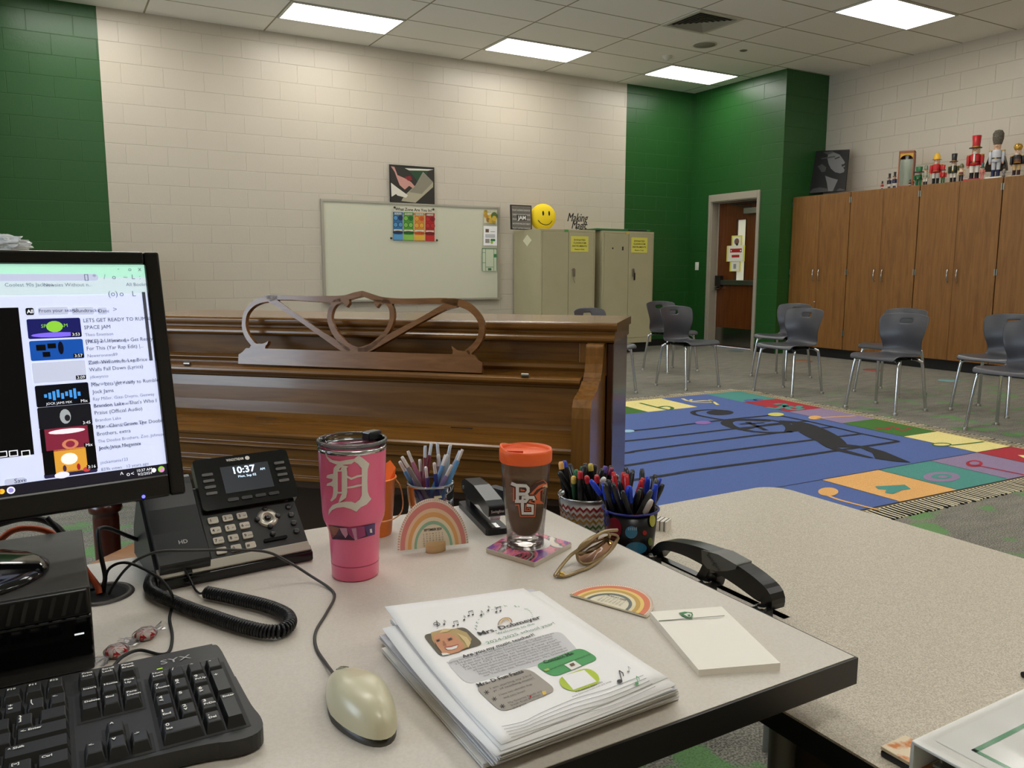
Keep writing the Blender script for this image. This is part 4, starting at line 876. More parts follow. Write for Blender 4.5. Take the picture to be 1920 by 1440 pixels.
# music desk scrollwork traced on its own leaning plane
q1, q2 = crop(420, 530, .15625), crop(640, 530, .15625)
MZ0 = .852; k_ = .22
def mp_(p, qq, e=0.): return pploc(*qq(*p), y0=-.078-e, k=k_, z0=MZ0)
mfr = frame((0, -.078, MZ0), (1, 0, 0), y=(0, k_, 1)); mfi = mfr.inverted()
def l2(p, qq): v = mfi @ mp_(p, qq); return (v.x, v.y)
mwood = piano_wood('music_desk_wood', (136, 92, 52), (112, 72, 38), (1.5, 9, 9))
mb = MB(); TH = .016
def bar(pts, wd, qq, sm=4):
    s = 2.13/FPX*.15625
    P2 = [l2(p, qq) for p in smooth_line([tuple(map(float, p)) for p in pts], sm)]; W2 = [a[0]*s for a in smooth_line([(float(v),) for v in wd], sm)]
    o_ = stroke(P2, W2); n = len(P2)
    for i in range(n-1):      # one thin slab per step keeps the outline valid on tight curls
        qd = [o_[i], o_[i+1], o_[2*n-2-i], o_[2*n-1-i]]; z0, z1 = -TH, 0
        vs = [(a, b, z0) for a, b in qd]+[(a, b, z1) for a, b in qd]
        fs = [(3,2,1,0), (4,5,6,7), (0,1,5,4), (2,3,7,6)]+([(3,0,4,7)] if i == 0 else [])+([(1,2,6,5)] if i == n-2 else [])
        c = (qd[1][0]-qd[0][0])*(qd[3][1]-qd[0][1])-(qd[3][0]-qd[0][0])*(qd[1][1]-qd[0][1])
        if c < 0: fs = [tuple(reversed(f)) for f in fs]
        mb.add(vs, fs, mwood, False, mfr)
bar([(345,735),(275,640),(240,545),(238,450),(265,350),(340,260),(440,208),(540,190),(640,185)], [60,62,58,54,56,66,76,80,60], q1)
bar([(345,735),(400,760),(450,755),(500,735),(530,700)], [60,46,42,36,3], q1)
bar([(545,205),(620,240),(700,295),(900,430),(1100,570),(1280,690),(1420,780),(1500,830)], [70,80,66,55,62,80,86,70], q1)
bar([(500,172),(620,175),(800,180),(1000,190),(1200,195),(1330,195),(1450,182),(1560,150),(1660,128)], [60,60,56,62,78,80,70,70,66], q1)
bar([(248,128),(340,160),(450,198),(550,215),(700,222),(900,220),(1100,215),(1250,218),(1400,245)], [66,70,74,76,70,66,64,70,90], q2)
bar([(1200,215),(1330,225),(1450,250),(1560,310),(1640,400),(1683,500),(1680,600),(1650,690),(1590,770),(1510,840)], [40,80,92,90,78,72,70,72,78,80], q2)
bar([(1540,835),(1450,845),(1380,825),(1345,795),(1322,760)], [50,50,40,30,3], q2)
bar([(1380,260),(1280,275),(1180,318),(1000,420),(800,530),(600,640),(450,722),(330,790),(240,830)], [60,80,70,60,66,78,84,80,70], q2)
bar([(1400,210),(1330,240),(1285,310),(1263,400),(1278,490),(1325,590),(1400,690),(1490,775),(1580,815),(1660,820)], [60,70,62,62,66,74,84,96,100,80], q1)
bar([(500,210),(560,245),(597,310),(606,400),(590,490),(545,580),(470,665),(370,750),(280,800),(200,820)], [60,66,62,62,60,58,60,64,90,90], q2)
def slab(poly, qq, e=0.):
    mb.prism([l2(p, qq) for p in poly], -TH, e, mwood, mfr)
slab([(1370,225),(1500,205),(1503,245),(1470,292),(1447,280),(1440,246),(1400,232)], q1); slab([(385,200),(540,215),(500,240),(460,252),(425,298),(402,270)], q2)
slab([(300,795),(330,740),(420,730),(500,740),(490,795)], q1, -.0002); slab([(1330,870),(1340,810),(1440,815),(1540,840),(1600,880)], q2, -.0002)
L_ = [(170,972),(175,860),(215,838),(265,785),(500,790),(1480,822),(1720,832)]; R_ = [(310,828),(1600,868),(1640,928),(1690,960),(1685,1085)]
mb.prism([l2(p, q1) for p in L_]+[l2(p, q2) for p in R_], -TH, .0003, mwood, mfr)
tag(mb.build('music_desk', P_), 'scroll-cut music desk with a heart-shaped centre')
t = thing('piano_bench', 'brown wooden bench between the desk and the piano', 'bench', tuple(PM @ Vector((-.75, -.72, 0))), PR)
bw = noise_mat('bench_wood', (160, 108, 52), (136, 88, 40), 6, .35, (1, 8, 8), 8)
MB().box(-.28, .28, -.17, .15, .475, .5, bw).build('seat', t, bevel=.004)
for sx in (-1, 1):
    for sy in (-1, 1): MB().box(sx*.25-.018, sx*.25+.018, sy*.13-.018-.01, sy*.13+.018-.01, 0, .475, bw).build('leg', t)
# ------------------------------------------------------------------ monitor
MBR = Vector((.139, 1.10, .823)); MBR = onplane(347, 925, (.139, 1.10, .8), (-.13, .991, 0))
wd_ = Vector((.991, .13, 0)).normalized(); nn = Vector((-.13, .991, 0)).normalized(); ud = (Vector((0, 0, 1))*math.cos(.21)+nn*math.sin(.21)).normalized()
out = wd_.cross(ud).normalized()                                   # toward the viewer
MW, MH = .508, .319
MO = MBR - wd_*MW
MF = frame(MO, wd_, z=out)                                         # x right, y up, z to the viewer
t = thing('computer_monitor', 'black flat monitor with a web page open, standing on the computer', 'monitor', tuple(MO))
REL = Matrix.Translation(-MO) @ MF
MFI = MF.inverted()
def scr(px, py):
    v = MFI @ onplane(px, py, MO, out); return (v.x, v.y)
bz = M('bezel_black', (16, 15, 15), .16)
sx1, sy0 = scr(315, 887); sx1b, sy1 = scr(268, 497); sx1 = (sx1+sx1b)/2; sx0 = sx1-.474
m_ = MB(REL)
m_.box(0, sx0, 0, MH, -.022, .006, bz).box(sx1, MW, 0, MH, -.022, .006, bz).box(sx0, sx1, 0, sy0, -.022, .006, bz).box(sx0, sx1, sy1, MH, -.022, .006, bz)
m_.build('bezel', t, bevel=.003)
MB(REL).box(.01, MW-.01, .01, MH-.01, -.045, -.02, BLKP).box(.12, MW-.12, .06, MH-.06, -.065, -.045, BLKP).build('back_housing', t, bevel=.006)
tag(MB(REL).disc(0, 0, .0022, M('led_blue', (60, 60, 255), em=6), T(*scr(267, 931), .0064), n=10).box(MW-.06, MW-.05, -.001, .0005, -.01, 0, bz).build('power_led', t), 'small blue power light')
EM = .8
def E(name, rgb=(128, 128, 128), e=EM): return M('screen_'+name, rgb, .3, em=e, spec=.2)
sb = MB(REL)
ebg = E('page', (206, 214, 244)); etop = E('tab_bar', (172, 226, 204)); eadr = E('address', (196, 214, 222)); eblk = E('black', (12, 12, 14), .3); etxt = E('text', (96, 98, 116), .8); ewht = E('white', (240, 244, 252)); egr = E('chip', (184, 190, 216)); etsk = E('taskbar', (34, 32, 42), .5)
sb.rect(sx0, sx1, sy0, sy1, ebg, z=.001)
def S_(px, py): return scr(px, py)
def rb(x0, y0, x1, y1, m, z, r=None):
    """rectangle from two pixels (upper left, lower right) in the screen's own axes"""
    a, b_ = scr(x0, y0), scr(x1, y1)
    if r: sb.rrect(a[0], b_[0], b_[1], a[1], r, m, z=z)
    else: sb.rect(a[0], b_[0], b_[1], a[1], m, z=z)
ytab = scr(270, 520)[1]; yadr = scr(272, 551)[1]
sb.rect(sx0, sx1, ytab, sy1, etop, z=.0014); sb.rect(sx0, sx1, yadr, ytab, eadr, z=.0014)
a = scr(184, 519)[0]; sb.rrect(sx0+.02, a, scr(180, 527)[1], scr(180, 514)[1], .004, egr, z=.0017)
ytk = scr(300, 893)[1]; sb.rect(sx0, sx1, sy0, sy0+.0125, etsk, z=.0018)
# black video area with its buttons
v0, v1 = scr(34, 577), scr(64, 852); sb.rect(sx0+.01, (v0[0]+v1[0])/2, v1[1], v0[1], eblk, z=.0016)
for x in (25, 48): 
    p = scr(x, 850); sb.rect(p[0]-.0045, p[0]+.0045, p[1]-.0035, p[1]+.0035, ewht, z=.002).rect(p[0]-.0035, p[0]+.0035, p[1]-.0025, p[1]+.0025, eblk, z=.0022)
p = scr(2, 852); sb.rect(p[0]-.006, p[0]+.006, p[1]-.0035, p[1]+.0035, ewht, z=.002).rect(p[0]-.005, p[0]+.005, p[1]-.0025, p[1]+.0025, eblk, z=.0022)
def tx(s, px, py, h, m=etxt, z=.0022, al='l', w=None, bold=0.):
    p = scr(px, py); sb.text(s, h, m, T(p[0], p[1], z), al=al, w=w, bold=bold)
tx('Coolest 90s Jackson...', 9, 538, .0062); tx('Newsies Without n...', 82, 538, .0062); tx('All Bookmarks', 236, 537, .0062); tx('-', 220, 508, .008); tx('x', 258, 509, .009); tx('o', 240, 509, .008)
for x, s in ((158, '[]'), (174, '*'), (194, '/'), (210, 'o'), (231, '~'), (247, 'L'), (261, ':')): tx(s, x, 524, .009)
for x, s in ((203, '(o)'), (224, 'o'), (248, 'L')): tx(s, x, 556, .010)
rb(47, 578, 64, 591, E('chip_black', (20, 20, 24), .5), .0018, .002); tx('All', 50, 588, .0062, ewht, .0024, bold=.02)
for x0, x1, s in ((70, 128, 'From your search'), (133, 176, 'Soundtracks'), (182, 201, 'Danc')):
    rb(x0, 577, x1, 590, egr, .0018, .002); tx(s, x0+3, 586.5, .006, E('dark', (40, 42, 56), .6))
tx('>', 212, 585, .009)
rows = [(600, 'LETS GET READY TO RUMBLE', 'SPACE JAM', 'Theo Emmison', '19K views   7 years ago', '3:53', (28, 30, 96)), (640, '[PKE] 2 Unlimited - Get Ready', 'For This (Yar Rap Edit) |...', 'Neweronews89', '523K views   10 years ago', '3:57', (24, 80, 170)),
 (680, 'Zach Williams ft. Lee Brice -', 'Walls Fall Down (Lyrics)', 'jdkwynno', '70k views   1 hour ago', '3:09', (196, 202, 226)), (721, 'Mix - Lets get ready to Rumble', 'Jock Jams', 'Ray Miller, Gizzi Divyno, Geeway', 'Rossitano, and more', 'Mix', (10, 12, 20)),
 (762, "Brandon Lake - That's Who I", 'Praise (Official Audio)', 'Brandon Lake', '7.5M views   2 months ago', '3:45', (24, 24, 30)), (804, 'Mix - China Grove The Doobie', 'Brothers, extra', 'The Doobie Brothers, Zoo, Johnson', 'Jimmy Hays, and more', 'Mix', (128, 40, 62)),
 (846, 'Jock Jams Megamix', '', 'jockamania123', '839k views   12 years ago', '3:16', (222, 160, 60)), (886, 'Jock Jams - Space Jam - Are', 'You Ready For This?', '', '', '', (40, 36, 70))]
rp = [((49, 599), (126, 635)), ((53, 640), (132, 675)), ((58, 681), (136, 716)), ((64, 724), (142, 760)), ((69, 765), (146, 801)), ((74, 806), (150, 843)), ((79, 847), (155, 884)), ((83, 889), (158, 903))]
tys = [600, 641, 681, 721, 761, 801, 841, 878]
for i, ((p1, p2), (y0_, t1, t2, t3, t4, du, c)) in enumerate(zip(rp, rows)):
    a, b_ = scr(*p1), scr(*p2); b_ = (b_[0], max(b_[1], sy0+.0126)); m = E('thumb%d' % i, c, .7)
    a = (scr((p1[0]+p2[0])/2-38, p1[1]+5)[0], a[1]); x0, x1, yt, yb = a[0], a[0]+.0575, a[1], b_[1]+.0012
    sb.rrect(x0, x1, yb, yt, .002, m, z=.0016); xm, ym, hh = (x0+x1)/2, (yt+yb)/2, (yt-yb)/2
    def bl(xx, yy, rx, ry, c_, k=0): sb.disc(xm+xx, ym+yy, rx, E('b%d%d' % (i, k), c_, .9), z=.0019+k*.0002, n=14, ry=ry)
    if i == 0: bl(0, -.008, .026, .003, (120, 100, 230)); bl(0, .002, .009, .007, (130, 190, 60), 1); sb.text('SPACE JAM', .006, E('b01', (130, 190, 60)), T(xm, ym+.001, .0024))
    if i == 1:
        bl(.004, .002, .003, .008, (10, 12, 30)); sb.rect(xm-.022, xm-.012, ym, ym+.007, eblk, z=.002).rect(xm-.01, xm-.001, ym+.002, ym+.008, eblk, z=.0021).rect(xm-.016, xm-.008, ym-.008, ym-.002, eblk, z=.002)
    if i == 3:
        for k in range(9): sb.rect(xm-.02+k*.0045, xm-.017+k*.0045, ym-.002-.001*(k*7 % 5), ym+.002+.0015*(k*5 % 4), E('wave', (70, 150, 230)), z=.002)
        sb.text('JOCK JAMS MIX', .004, ewht, T(xm-.005, ym-.011, .002))
    if i == 4: bl(0, 0, .006, .009, (150, 156, 160)); bl(.002, -.002, .003, .004, (30, 30, 36), 1)
    if i == 5: sb.rect(x0, x0+.005, yb, yt, eblk, z=.002).rect(x1-.006, x1, yb, yt, eblk, z=.002); bl(0, .009, .02, .003, (230, 220, 226)); bl(.002, -.007, .009, .006, (190, 120, 90), 1); bl(.002, -.007, .005, .004, (130, 40, 60), 2)
    if i == 6: sb.rect(x0, x0+.012, yb, yt, eblk, z=.002).rect(x1-.011, x1, yb, yt, eblk, z=.002); bl(-.001, .002, .009, .007, (236, 228, 222)); bl(-.007, -.009, .002, .004, (60, 40, 60), 1); bl(.008, -.009, .002, .004, (150, 30, 50), 2)
    if i == 7: bl(-.01, -.001, .008, .004, (220, 220, 236)); bl(.017, .002, .004, .003, (180, 60, 60), 1)
    if du: sb.rect(x1-.012, x1-.001, yb+.001, yb+.006, eblk, z=.0024).text(du, .0052, ewht, T(x1-.0065, yb+.0017, .0028))
    xt = x1+.0035; wm = .084; y_ = yt-.006; nx = .0088
    for j, (s, m2, h) in enumerate(((t1, E('dark', (40, 42, 56), .6), .0066), (t2, E('dark', (40, 42, 56), .6), .0066), (t3, etxt, .0056), (t4, etxt, .0056))):
        if s and y_-j*nx > sy0+.014: v0_ = text_mesh(s); sb.text(s, h, m2, T(xt, y_-j*nx, .002), al='l', w=min((v0_[3]-v0_[2])*h*.95, wm))
    if yt-.006 > sy0+.014: sb.text(':', .011, etxt, T(xt+.088, yt-.009, .002))
pa = scr(272, 548); sb.rect(sx1-.0065, sx1-.0025, scr(288, 676)[1], scr(272, 548)[1], E('scrollbar', (70, 72, 84), .5), z=.002)
sb.rrect(scr(8, 907)[0], scr(48, 901)[0], scr(30, 908)[1], scr(30, 896)[1], .003, egr, z=.0018); tx('Save', 27, 906, .0072, E('dark', (40, 42, 56), .6))
p = scr(21, 927); sb.disc(p[0], sy0+.006, .0042, ewht, z=.0024).disc(p[0], sy0+.006, .0028, E('lilac', (150, 140, 210)), z=.0026)
for dx, c in ((-.0015, (220, 60, 40)), (.0015, (240, 190, 50))): sb.disc(scr(1, 930)[0]+dx, sy0+.006, .003, E('chrome%d' % int(dx*1e4), c), z=.0024)
for x, s, h in ((228, '^', .009), (240, 'o', .008), (248, '<', .007)): sb.text(s, h, ewht, T(scr(x, 892)[0], sy0+.0035, .0026))
sb.text('10:37 AM', .0048, ewht, T(scr(271, 889)[0], sy0+.0068, .0026)).text('9/2/2024', .0048, ewht, T(scr(271, 889)[0], sy0+.002, .0026))
sb.disc(scr(288, 886)[0], sy0+.0062, .0028, ewht, z=.0026).disc(scr(302, 884)[0], sy0+.0062, .004, E('b01'), z=.0026).disc(scr(303.5, 885)[0], sy0+.005, .0026, E('pinkish', (220, 130, 200)), z=.0028)
tag(sb.build('screen', t), 'lit screen showing a video page')
PT = .783
bc = Vector((-.155, 1.035, PT)); bs = MB(T(bc.x-MO.x, bc.y-MO.y, PT-MO.z))
bs.lathe([(1, .0), (1, .004), (.93, .009), (.6, .016), (.3, .02), (.0, .021)], BLKG, Matrix.Diagonal((.137, .096, 1, 1)), 40); bs.build('stand_base', t)
MB(T(bc.x-MO.x, bc.y-MO.y, PT-MO.z)).box(-.03, .03, .02, .035, .015, .2, BLKP).build('stand_neck', t, bevel=.004)
# ------------------------------------------------------------------ the computer under it
pcm = M('case_dark', (22, 21, 20), .3); pct = noise_mat('case_top', (54, 51, 45), (60, 57, 50), 60, .5)
t = thing('desktop_computer', 'black small desktop computer lying flat under the monitor, nearest the keyboard', 'computer', (0, 0, DZ))
px0, px1, py0, py1 = -.33, .019, .935, 1.17; ob = T(0, 0, -0)
MB(ob).box(px0, px1, py0+.012, py1, .0035, .0925, pct).build('case', t, bevel=.0015)
fp_ = MB(ob).box(px0, px1-.001, py0, py0+.012, .0035, .0645, BLKG).box(px0, px1-.003, py0+.003, py0+.012, .0645, .0925, pcm).build('front_panel', t, bevel=.002)
g_ = MB(ob)
for k in range(26): g_.add([(px0+.02+k*.0125, py0+.0022, .068), (px0+.024+k*.0125, py0+.0022, .068), (px0+.03+k*.0125, py0+.0022, .09), (px0+.026+k*.0125, py0+.0022, .09)], [(0,1,2,3)], M('vent_grey', (50, 48, 46), .4))
g_.build('vent_slot', fp_)
tag(MB(ob).box(px1-.018, px1-.009, py0-.0006, py0, .045, .0466, M('led_white', (230, 235, 240), em=.8)).build('indicator', t), 'white indicator light')
def cable(name, label, pts, r, m, k=6, cat='cable', grp=None):
    return tag(MB().tube([Vector(p) for p in smooth_line([tuple(p) for p in pts], k)], r, m, 8).build(name), label, cat, grp)
G3 = (G[0], G[1])
oc = M('cable_orange', (204, 88, 44), .45)
def A3(px, py, y): p = at(px, py, Y=y); return tuple(p)
cable('orange_cable', 'thick orange network cable arching over the computer into the desk grommet', [A3(-40, 1040, 1.2), A3(0, 1012, 1.2), A3(22, 996, 1.2), A3(50, 990, 1.2), A3(85, 995, 1.2), A3(115, 1011, 1.195), A3(140, 1038, 1.19), A3(163, 1072, 1.18), A3(182, 1098, 1.172), (.034, 1.165, DZ+.001)], .0042, oc, 8)
cable('power_cable', 'thick black cable running beside the orange one behind the computer', [A3(-10, 985, 1.24), A3(40, 972, 1.235), A3(80, 975, 1.23), A3(112, 993, 1.225), A3(134, 1028, 1.215), A3(152, 1064, 1.205), A3(168, 1092, 1.195), (.025, 1.185, DZ+.001)], .0046, RUB, 8)
cable('power_cable', 'black cable squeezed between the computer and the grommet', [(-.02, 1.185, .80), (.003, 1.181, .76), (.013, 1.178, .715), (.019, 1.172, DZ+.001)], .0035, RUB, 8)
cable('video_cable', 'black curved cable hanging under the left part of the monitor', [(-.2, 1.13, .86), (-.13, 1.12, .845), (-.085, 1.14, .83), (-.1, 1.2, .80), (-.14, 1.24, .74)], .004, RUB, 8)
def A3(px, py, y): p = at(px, py, Y=y); return tuple(p)
cable('phone_cable', 'flat black cable rising from the grommet and bending down to the phone', [(.034, 1.17, DZ+.001), A3(197, 1085, 1.175), A3(189, 1040, 1.18), A3(184, 1000, 1.19), A3(188, 991, 1.2), A3(205, 991, 1.22), A3(240, 1005, 1.26), A3(285, 1022, 1.29)], .003, RUB, 8)
kc = at(212, 1250, z=DZ+.012)
cable('keyboard_cable', 'thin black cable looping from the grommet to the back of the keyboard', [(.04, 1.17, DZ+.001), A3(200, 1075, 1.165), A3(213, 1060, 1.15), A3(235, 1055, 1.13), A3(262, 1063, 1.11), A3(300, 1085, 1.08), A3(321, 1112, 1.045), tuple(at(323, 1135, z=DZ+.004)), tuple(at(318, 1160, z=DZ+.002)), tuple(at(323, 1192, z=DZ+.002)), tuple(at(318, 1220, z=DZ+.002)), tuple(at(300, 1227, z=DZ+.002)), tuple(at(262, 1219, z=DZ+.004)), tuple(at(232, 1230, z=DZ+.01)), tuple(kc)], .0019, RUB, 8)
ph0 = at(630, 1277, z=DZ+.014)
cable('mouse_cable', 'thin dark cable sweeping from the grommet over the phone edge to the mouse', [(.045, 1.16, DZ+.001), A3(213, 1097, 1.155), A3(235, 1068, 1.14), A3(262, 1047, 1.125), A3(300, 1034, 1.11), A3(360, 1032, 1.10), A3(440, 1031, 1.10), A3(500, 1035, 1.10), A3(540, 1053, 1.09), A3(580, 1078, 1.07), tuple(at(618, 1103, z=DZ+.002)), tuple(at(627, 1120, z=DZ+.002)), tuple(at(612, 1150, z=DZ+.002)), tuple(at(592, 1185, z=DZ+.002)), tuple(at(593, 1215, z=DZ+.002)), tuple(at(612, 1245, z=DZ+.004)), tuple(at(624, 1262, z=DZ+.01)), tuple(ph0)], .0019, M('cable_grey', (58, 56, 54), .45), 8)
# ------------------------------------------------------------------ candies
sw_ = M('candy_white', (238, 228, 222), .3); sr = M('candy_red', (206, 24, 34), .3); wrp = clear('candy_wrap', (246, 244, 244), .35, .8)
random.seed(11)
for px, py, rz, lb in ((272, 1190, .5, 'wrapped peppermint candy nearer the coiled cord'), (218, 1222, .75, 'wrapped peppermint candy nearer the keyboard and computer')):
    p = at(px, py, z=DZ+.005); t = thing('peppermint_candy', lb, 'candy', (p.x, p.y, DZ), rz)
    c = MB().lathe([(0, .001), (.009, .001), (.0115, .005), (.009, .0095), (0, .0098)], sw_, None, 20)
    for k in range(6):
        a_ = k*PI/3; c.add([(.002*math.cos(a_), .002*math.sin(a_), .0101), (.0095*math.cos(a_+.35), .0095*math.sin(a_+.35), .0099), (.0121*math.cos(a_+.75), .0121*math.sin(a_+.75), .0055), (.0121*math.cos(a_+1.15), .0121*math.sin(a_+1.15), .0055), (.0095*math.cos(a_+.75), .0095*math.sin(a_+.75), .0099)], [(0, 2, 3, 4), (0, 1, 2)], sr)
        c.add([(.0116*math.cos(a_+.4), .0116*math.sin(a_+.4), .003), (.0116*math.cos(a_+.85), .0116*math.sin(a_+.85), .003), (.0112*math.cos(a_+.9), .0112*math.sin(a_+.9), .0085), (.0112*math.cos(a_+.5), .0112*math.sin(a_+.5), .0085)], [(0, 1, 2, 3)], sr)
    c.build('mint', t)
    w = MB(); n = 18; vs = []; prof = [(-.027, .011), (-.02, .008), (-.0145, .003), (-.010, .0095), (0, .0125), (.010, .0095), (.0145, .003), (.02, .008), (.027, .011)]
    for i, (x, r) in enumerate(prof):
        for k in range(n):
            rr_ = r*(1+.35*random.uniform(-1, 1)*(1 if abs(x) > .012 else .25)); fl_ = .35 if abs(x) > .012 else .62
            vs.append((x, rr_*math.cos(2*PI*k/n), .0062+rr_*fl_*math.sin(2*PI*k/n)))
    w.add(vs, [(i*n+k, i*n+(k+1) % n, (i+1)*n+(k+1) % n, (i+1)*n+k) for i in range(8) for k in range(n)], wrp); w.build('wrapper', t)
# ------------------------------------------------------------------ keyboard
kbm = M('keyboard_case', (31, 30, 28), .42); kym = M('key_cap', (25, 25, 24), .4); leg_ = ink('legend', (244, 242, 234)); well = M('key_well', (16, 15, 14), .6)
t = thing('keyboard', 'black full-size keyboard with a numeric keypad in front of the computer', 'keyboard', (.150, .890, DZ))
KT = .0165                                   # case top above the desk at the front, a little higher behind
def kz(y): return KT + .007*(1+y/.235)
def hull(pts, z0, m, t_): 
    mb = MB(); n = len(pts)
    vs = [(x, y, z0) for x, y in pts]+[(x, y, kz(y)) for x, y in pts]
    tr = tessellate_polygon([[Vector((p[0], p[1], 0)) for p in pts]])
    fs = [(i, (i+1) % n, (i+1) % n+n, i+n) for i in range(n)]
    for q_ in tr:
        a_, b_, c_ = [pts[i] for i in q_]; s_ = (b_[0]-a_[0])*(c_[1]-a_[1])-(c_[0]-a_[0])*(b_[1]-a_[1])
        q_ = tuple(q_) if s_ > 0 else tuple(reversed(q_)); fs.append(tuple(i+n for i in q_)); fs.append(tuple(reversed(q_)))
    return mb.add(vs, fs, m)
R = [(x_-.007*min(1, max(0, (x_+.1)/.09)), y_*.775 if y_ < -.1 else y_) for x_, y_ in smooth_line([(-.455, -.012), (-.452, -.003), (-.44, 0), (-.2, .0), (-.03, .0), (-.012, -.003), (-.006, -.012), (-.004, -.06), (-.002, -.13), (.0, -.185), (.003, -.215), (.001, -.238), (-.010, -.250), (-.03, -.250), (-.05, -.243), (-.10, -.238), (-.2, -.235), (-.4, -.236), (-.445, -.25), (-.456, -.24), (-.455, -.2), (-.455, -.06), (-.455, -.02)], 3)][::-1]
o = hull(R, .002, kbm, t).build('case', t, bevel=.003)
def kx(x, y0=0): return x-.15
px_, py_ = .0178, .0251
def key(cx, cy, w, h, lbl=None, big=None, m=kym):
    """cx, cy centre in the keyboard frame; a cap with sloping sides and its legend"""
    z0, z1 = kz(cy)-.001, kz(cy)+.0085; a, b_ = w*px_/2-.0004, h*py_/2-.0006; i, jt, jb = .0027, .0012, .0058
    k = MB().add([(cx-a, cy-b_, z0), (cx+a, cy-b_, z0), (cx+a, cy+b_, z0), (cx-a, cy+b_, z0), (cx-a+i, cy-b_+jb, z1), (cx+a-i, cy-b_+jb, z1), (cx+a-i, cy+b_-jt, z1+.0008), (cx-a+i, cy+b_-jt, z1+.0008)],
        [(0,1,5,4), (1,2,6,5), (2,3,7,6), (3,0,4,7), (4,5,6,7)], m)
    if lbl:
        yy = cy+b_-jt-.0065
        for j, s in enumerate(lbl): k.text(s, .0068 if len(s) == 1 else .0048, leg_, T(cx-a+i+.0016, yy-j*.0060, z1+.0012), al='l', bold=.03)
    k.build('key', t, bevel=.0007, seg=1)
def colx(i0, c): return i0-.15+px_*c
yt = -.050
NP, NV = .061, .0
MR = -.008                                     # right end of the main block
# wells
for x0, x1, y1, y0 in ((NP-.003, NP+4*px_+.003, yt+.003, yt-5*py_-.003), (NV-.003, NV+3*px_+.002, yt+.001, yt-2*py_-.003), (NV-.003, NV+3*px_+.002, yt+py_+.008, yt+.007), (NV+px_-.002, NV+2*px_+.002, yt-3*py_+.003, yt-5*py_-.003), (NV-.003, NV+3*px_+.002, yt-4*py_+.003, yt-5*py_-.003), (-.29, MR+.003, yt+.001, yt-5*py_-.003), (-.255, MR+.003, yt+py_+.008, yt+.007)):
    a_, b_ = x0-.15, x1-.15
    MB().add([(a_, y0, kz(y0)+.0003), (b_, y0, kz(y0)+.0003), (b_, y1, kz(y1)+.0003), (a_, y1, kz(y1)+.0003)], [(0,1,2,3)], well).build('key_well', t)
npd = [[('Num', 'Lock'), ('/',), ('*',), ('-',)], [('7', 'Home'), ('8', '^'), ('9', 'PgUp')], [('4', '<'), ('5',), ('6', '>')], [('1', 'End'), ('2', 'v'), ('3', 'PgDn')]]
for r, row in enumerate(npd):
    for c, l in enumerate(row): key(colx(NP, c+.5), yt-(r+.5)*py_, 1, 1, l)
key(colx(NP, 1), yt-4.5*py_, 2, 1, ('0', 'Ins')); key(colx(NP, 2.5), yt-4.5*py_, 1, 1, ('.', 'Del')); key(colx(NP, 3.5), yt-2*py_, 1, 2, ('', '+')); key(colx(NP, 3.5), yt-4*py_, 1, 2, ('Enter',))
for c, l in enumerate((('Print', 'Scrn'), ('Scroll', 'Lock'), ('Pause', 'Break'))): key(colx(NV, c+.5), yt+.5*py_+.0075, 1, 1, l)
for c, l in enumerate((('Insert',), ('Home',), ('Page', 'Up'))): key(colx(NV, c+.5), yt-.5*py_, 1, 1, l)
for c, l in enumerate((('Delete',), ('End',), ('Page', 'Down'))): key(colx(NV, c+.5), yt-1.5*py_, 1, 1, l)
key(colx(NV, 1.5), yt-3.5*py_, 1, 1, ('^',))
for c, l in enumerate((('<-',), ('v',), ('->',))): key(colx(NV, c+.5), yt-4.5*py_, 1, 1, l)
def mk(x, r, w, l=None, h=1): key(MR-.15-(x+w/2)*px_, yt-(r+h/2)*py_, w, h, l)
for i, l in enumerate((('F12',), ('F11',), ('F10',), ('F9',))): key(MR-.15-(.5+i*1.0+.1)*px_, yt+.5*py_+.0075, 1, 1, l)
for i, l in enumerate((('F8',), ('F7',), ('F6',), ('F5',))): key(MR-.15-(5.1+i)*px_, yt+.5*py_+.0075, 1, 1, l)
for i, l in enumerate((('F4',), ('F3',), ('F2',), ('F1',))): key(MR-.15-(9.6+i)*px_, yt+.5*py_+.0075, 1, 1, l)
for i, l in enumerate((('<-',), ('|', '\\'), ('+', '='), ('_', '-'), (')', '0'), ('(', '9'), ('*', '8'), ('&', '7'), ('^', '6'), ('%', '5'), ('$', '4'), ('#', '3'), ('@', '2'), ('!', '1'), ('~',))): mk(i, 0, 1, l)
for i, l in enumerate(((None), ('}', ']'), ('{', '['), ('P',), ('O',), ('I',), ('U',), ('Y',), ('T',), ('R',), ('E',), ('W',), ('Q',))):
    if l: mk(i*1+.5, 1, 1, l)
mk(0, 1, 1.45); mk(0, 2, 2.4, ('<- Enter',)); mk(13.5, 1, 1.5, ('Tab',))
for i, l in enumerate((('"', "'"), (':', ';'), ('L',), ('K',), ('J',), ('H',), ('G',), ('F',), ('D',), ('S',), ('A',))): mk(2.4+i, 2, 1, l)
mk(13.4, 2, 1.6, ('Caps',)); mk(0, 3, 2.9, ('^ Shift',))
for i, l in enumerate((('?', '/'), ('>', '.'), ('<', ','), ('M',), ('N',), ('B',), ('V',), ('C',), ('X',), ('Z',))): mk(2.9+i, 3, 1, l)
mk(12.9, 3, 2.1, ('Shift',)); mk(0, 4, 1.5, ('Ctrl',)); mk(1.5, 4, 1.2, ('[=]',)); mk(2.7, 4, 1.2, ('Win',)); mk(3.9, 4, 1.2, ('Alt',)); mk(5.1, 4, 5.2); mk(10.3, 4, 1.5, ('Alt',)); mk(11.8, 4, 1.5, ('Win',)); mk(13.3, 4, 1.7, ('Ctrl',))
o = MB(); yy = -.034
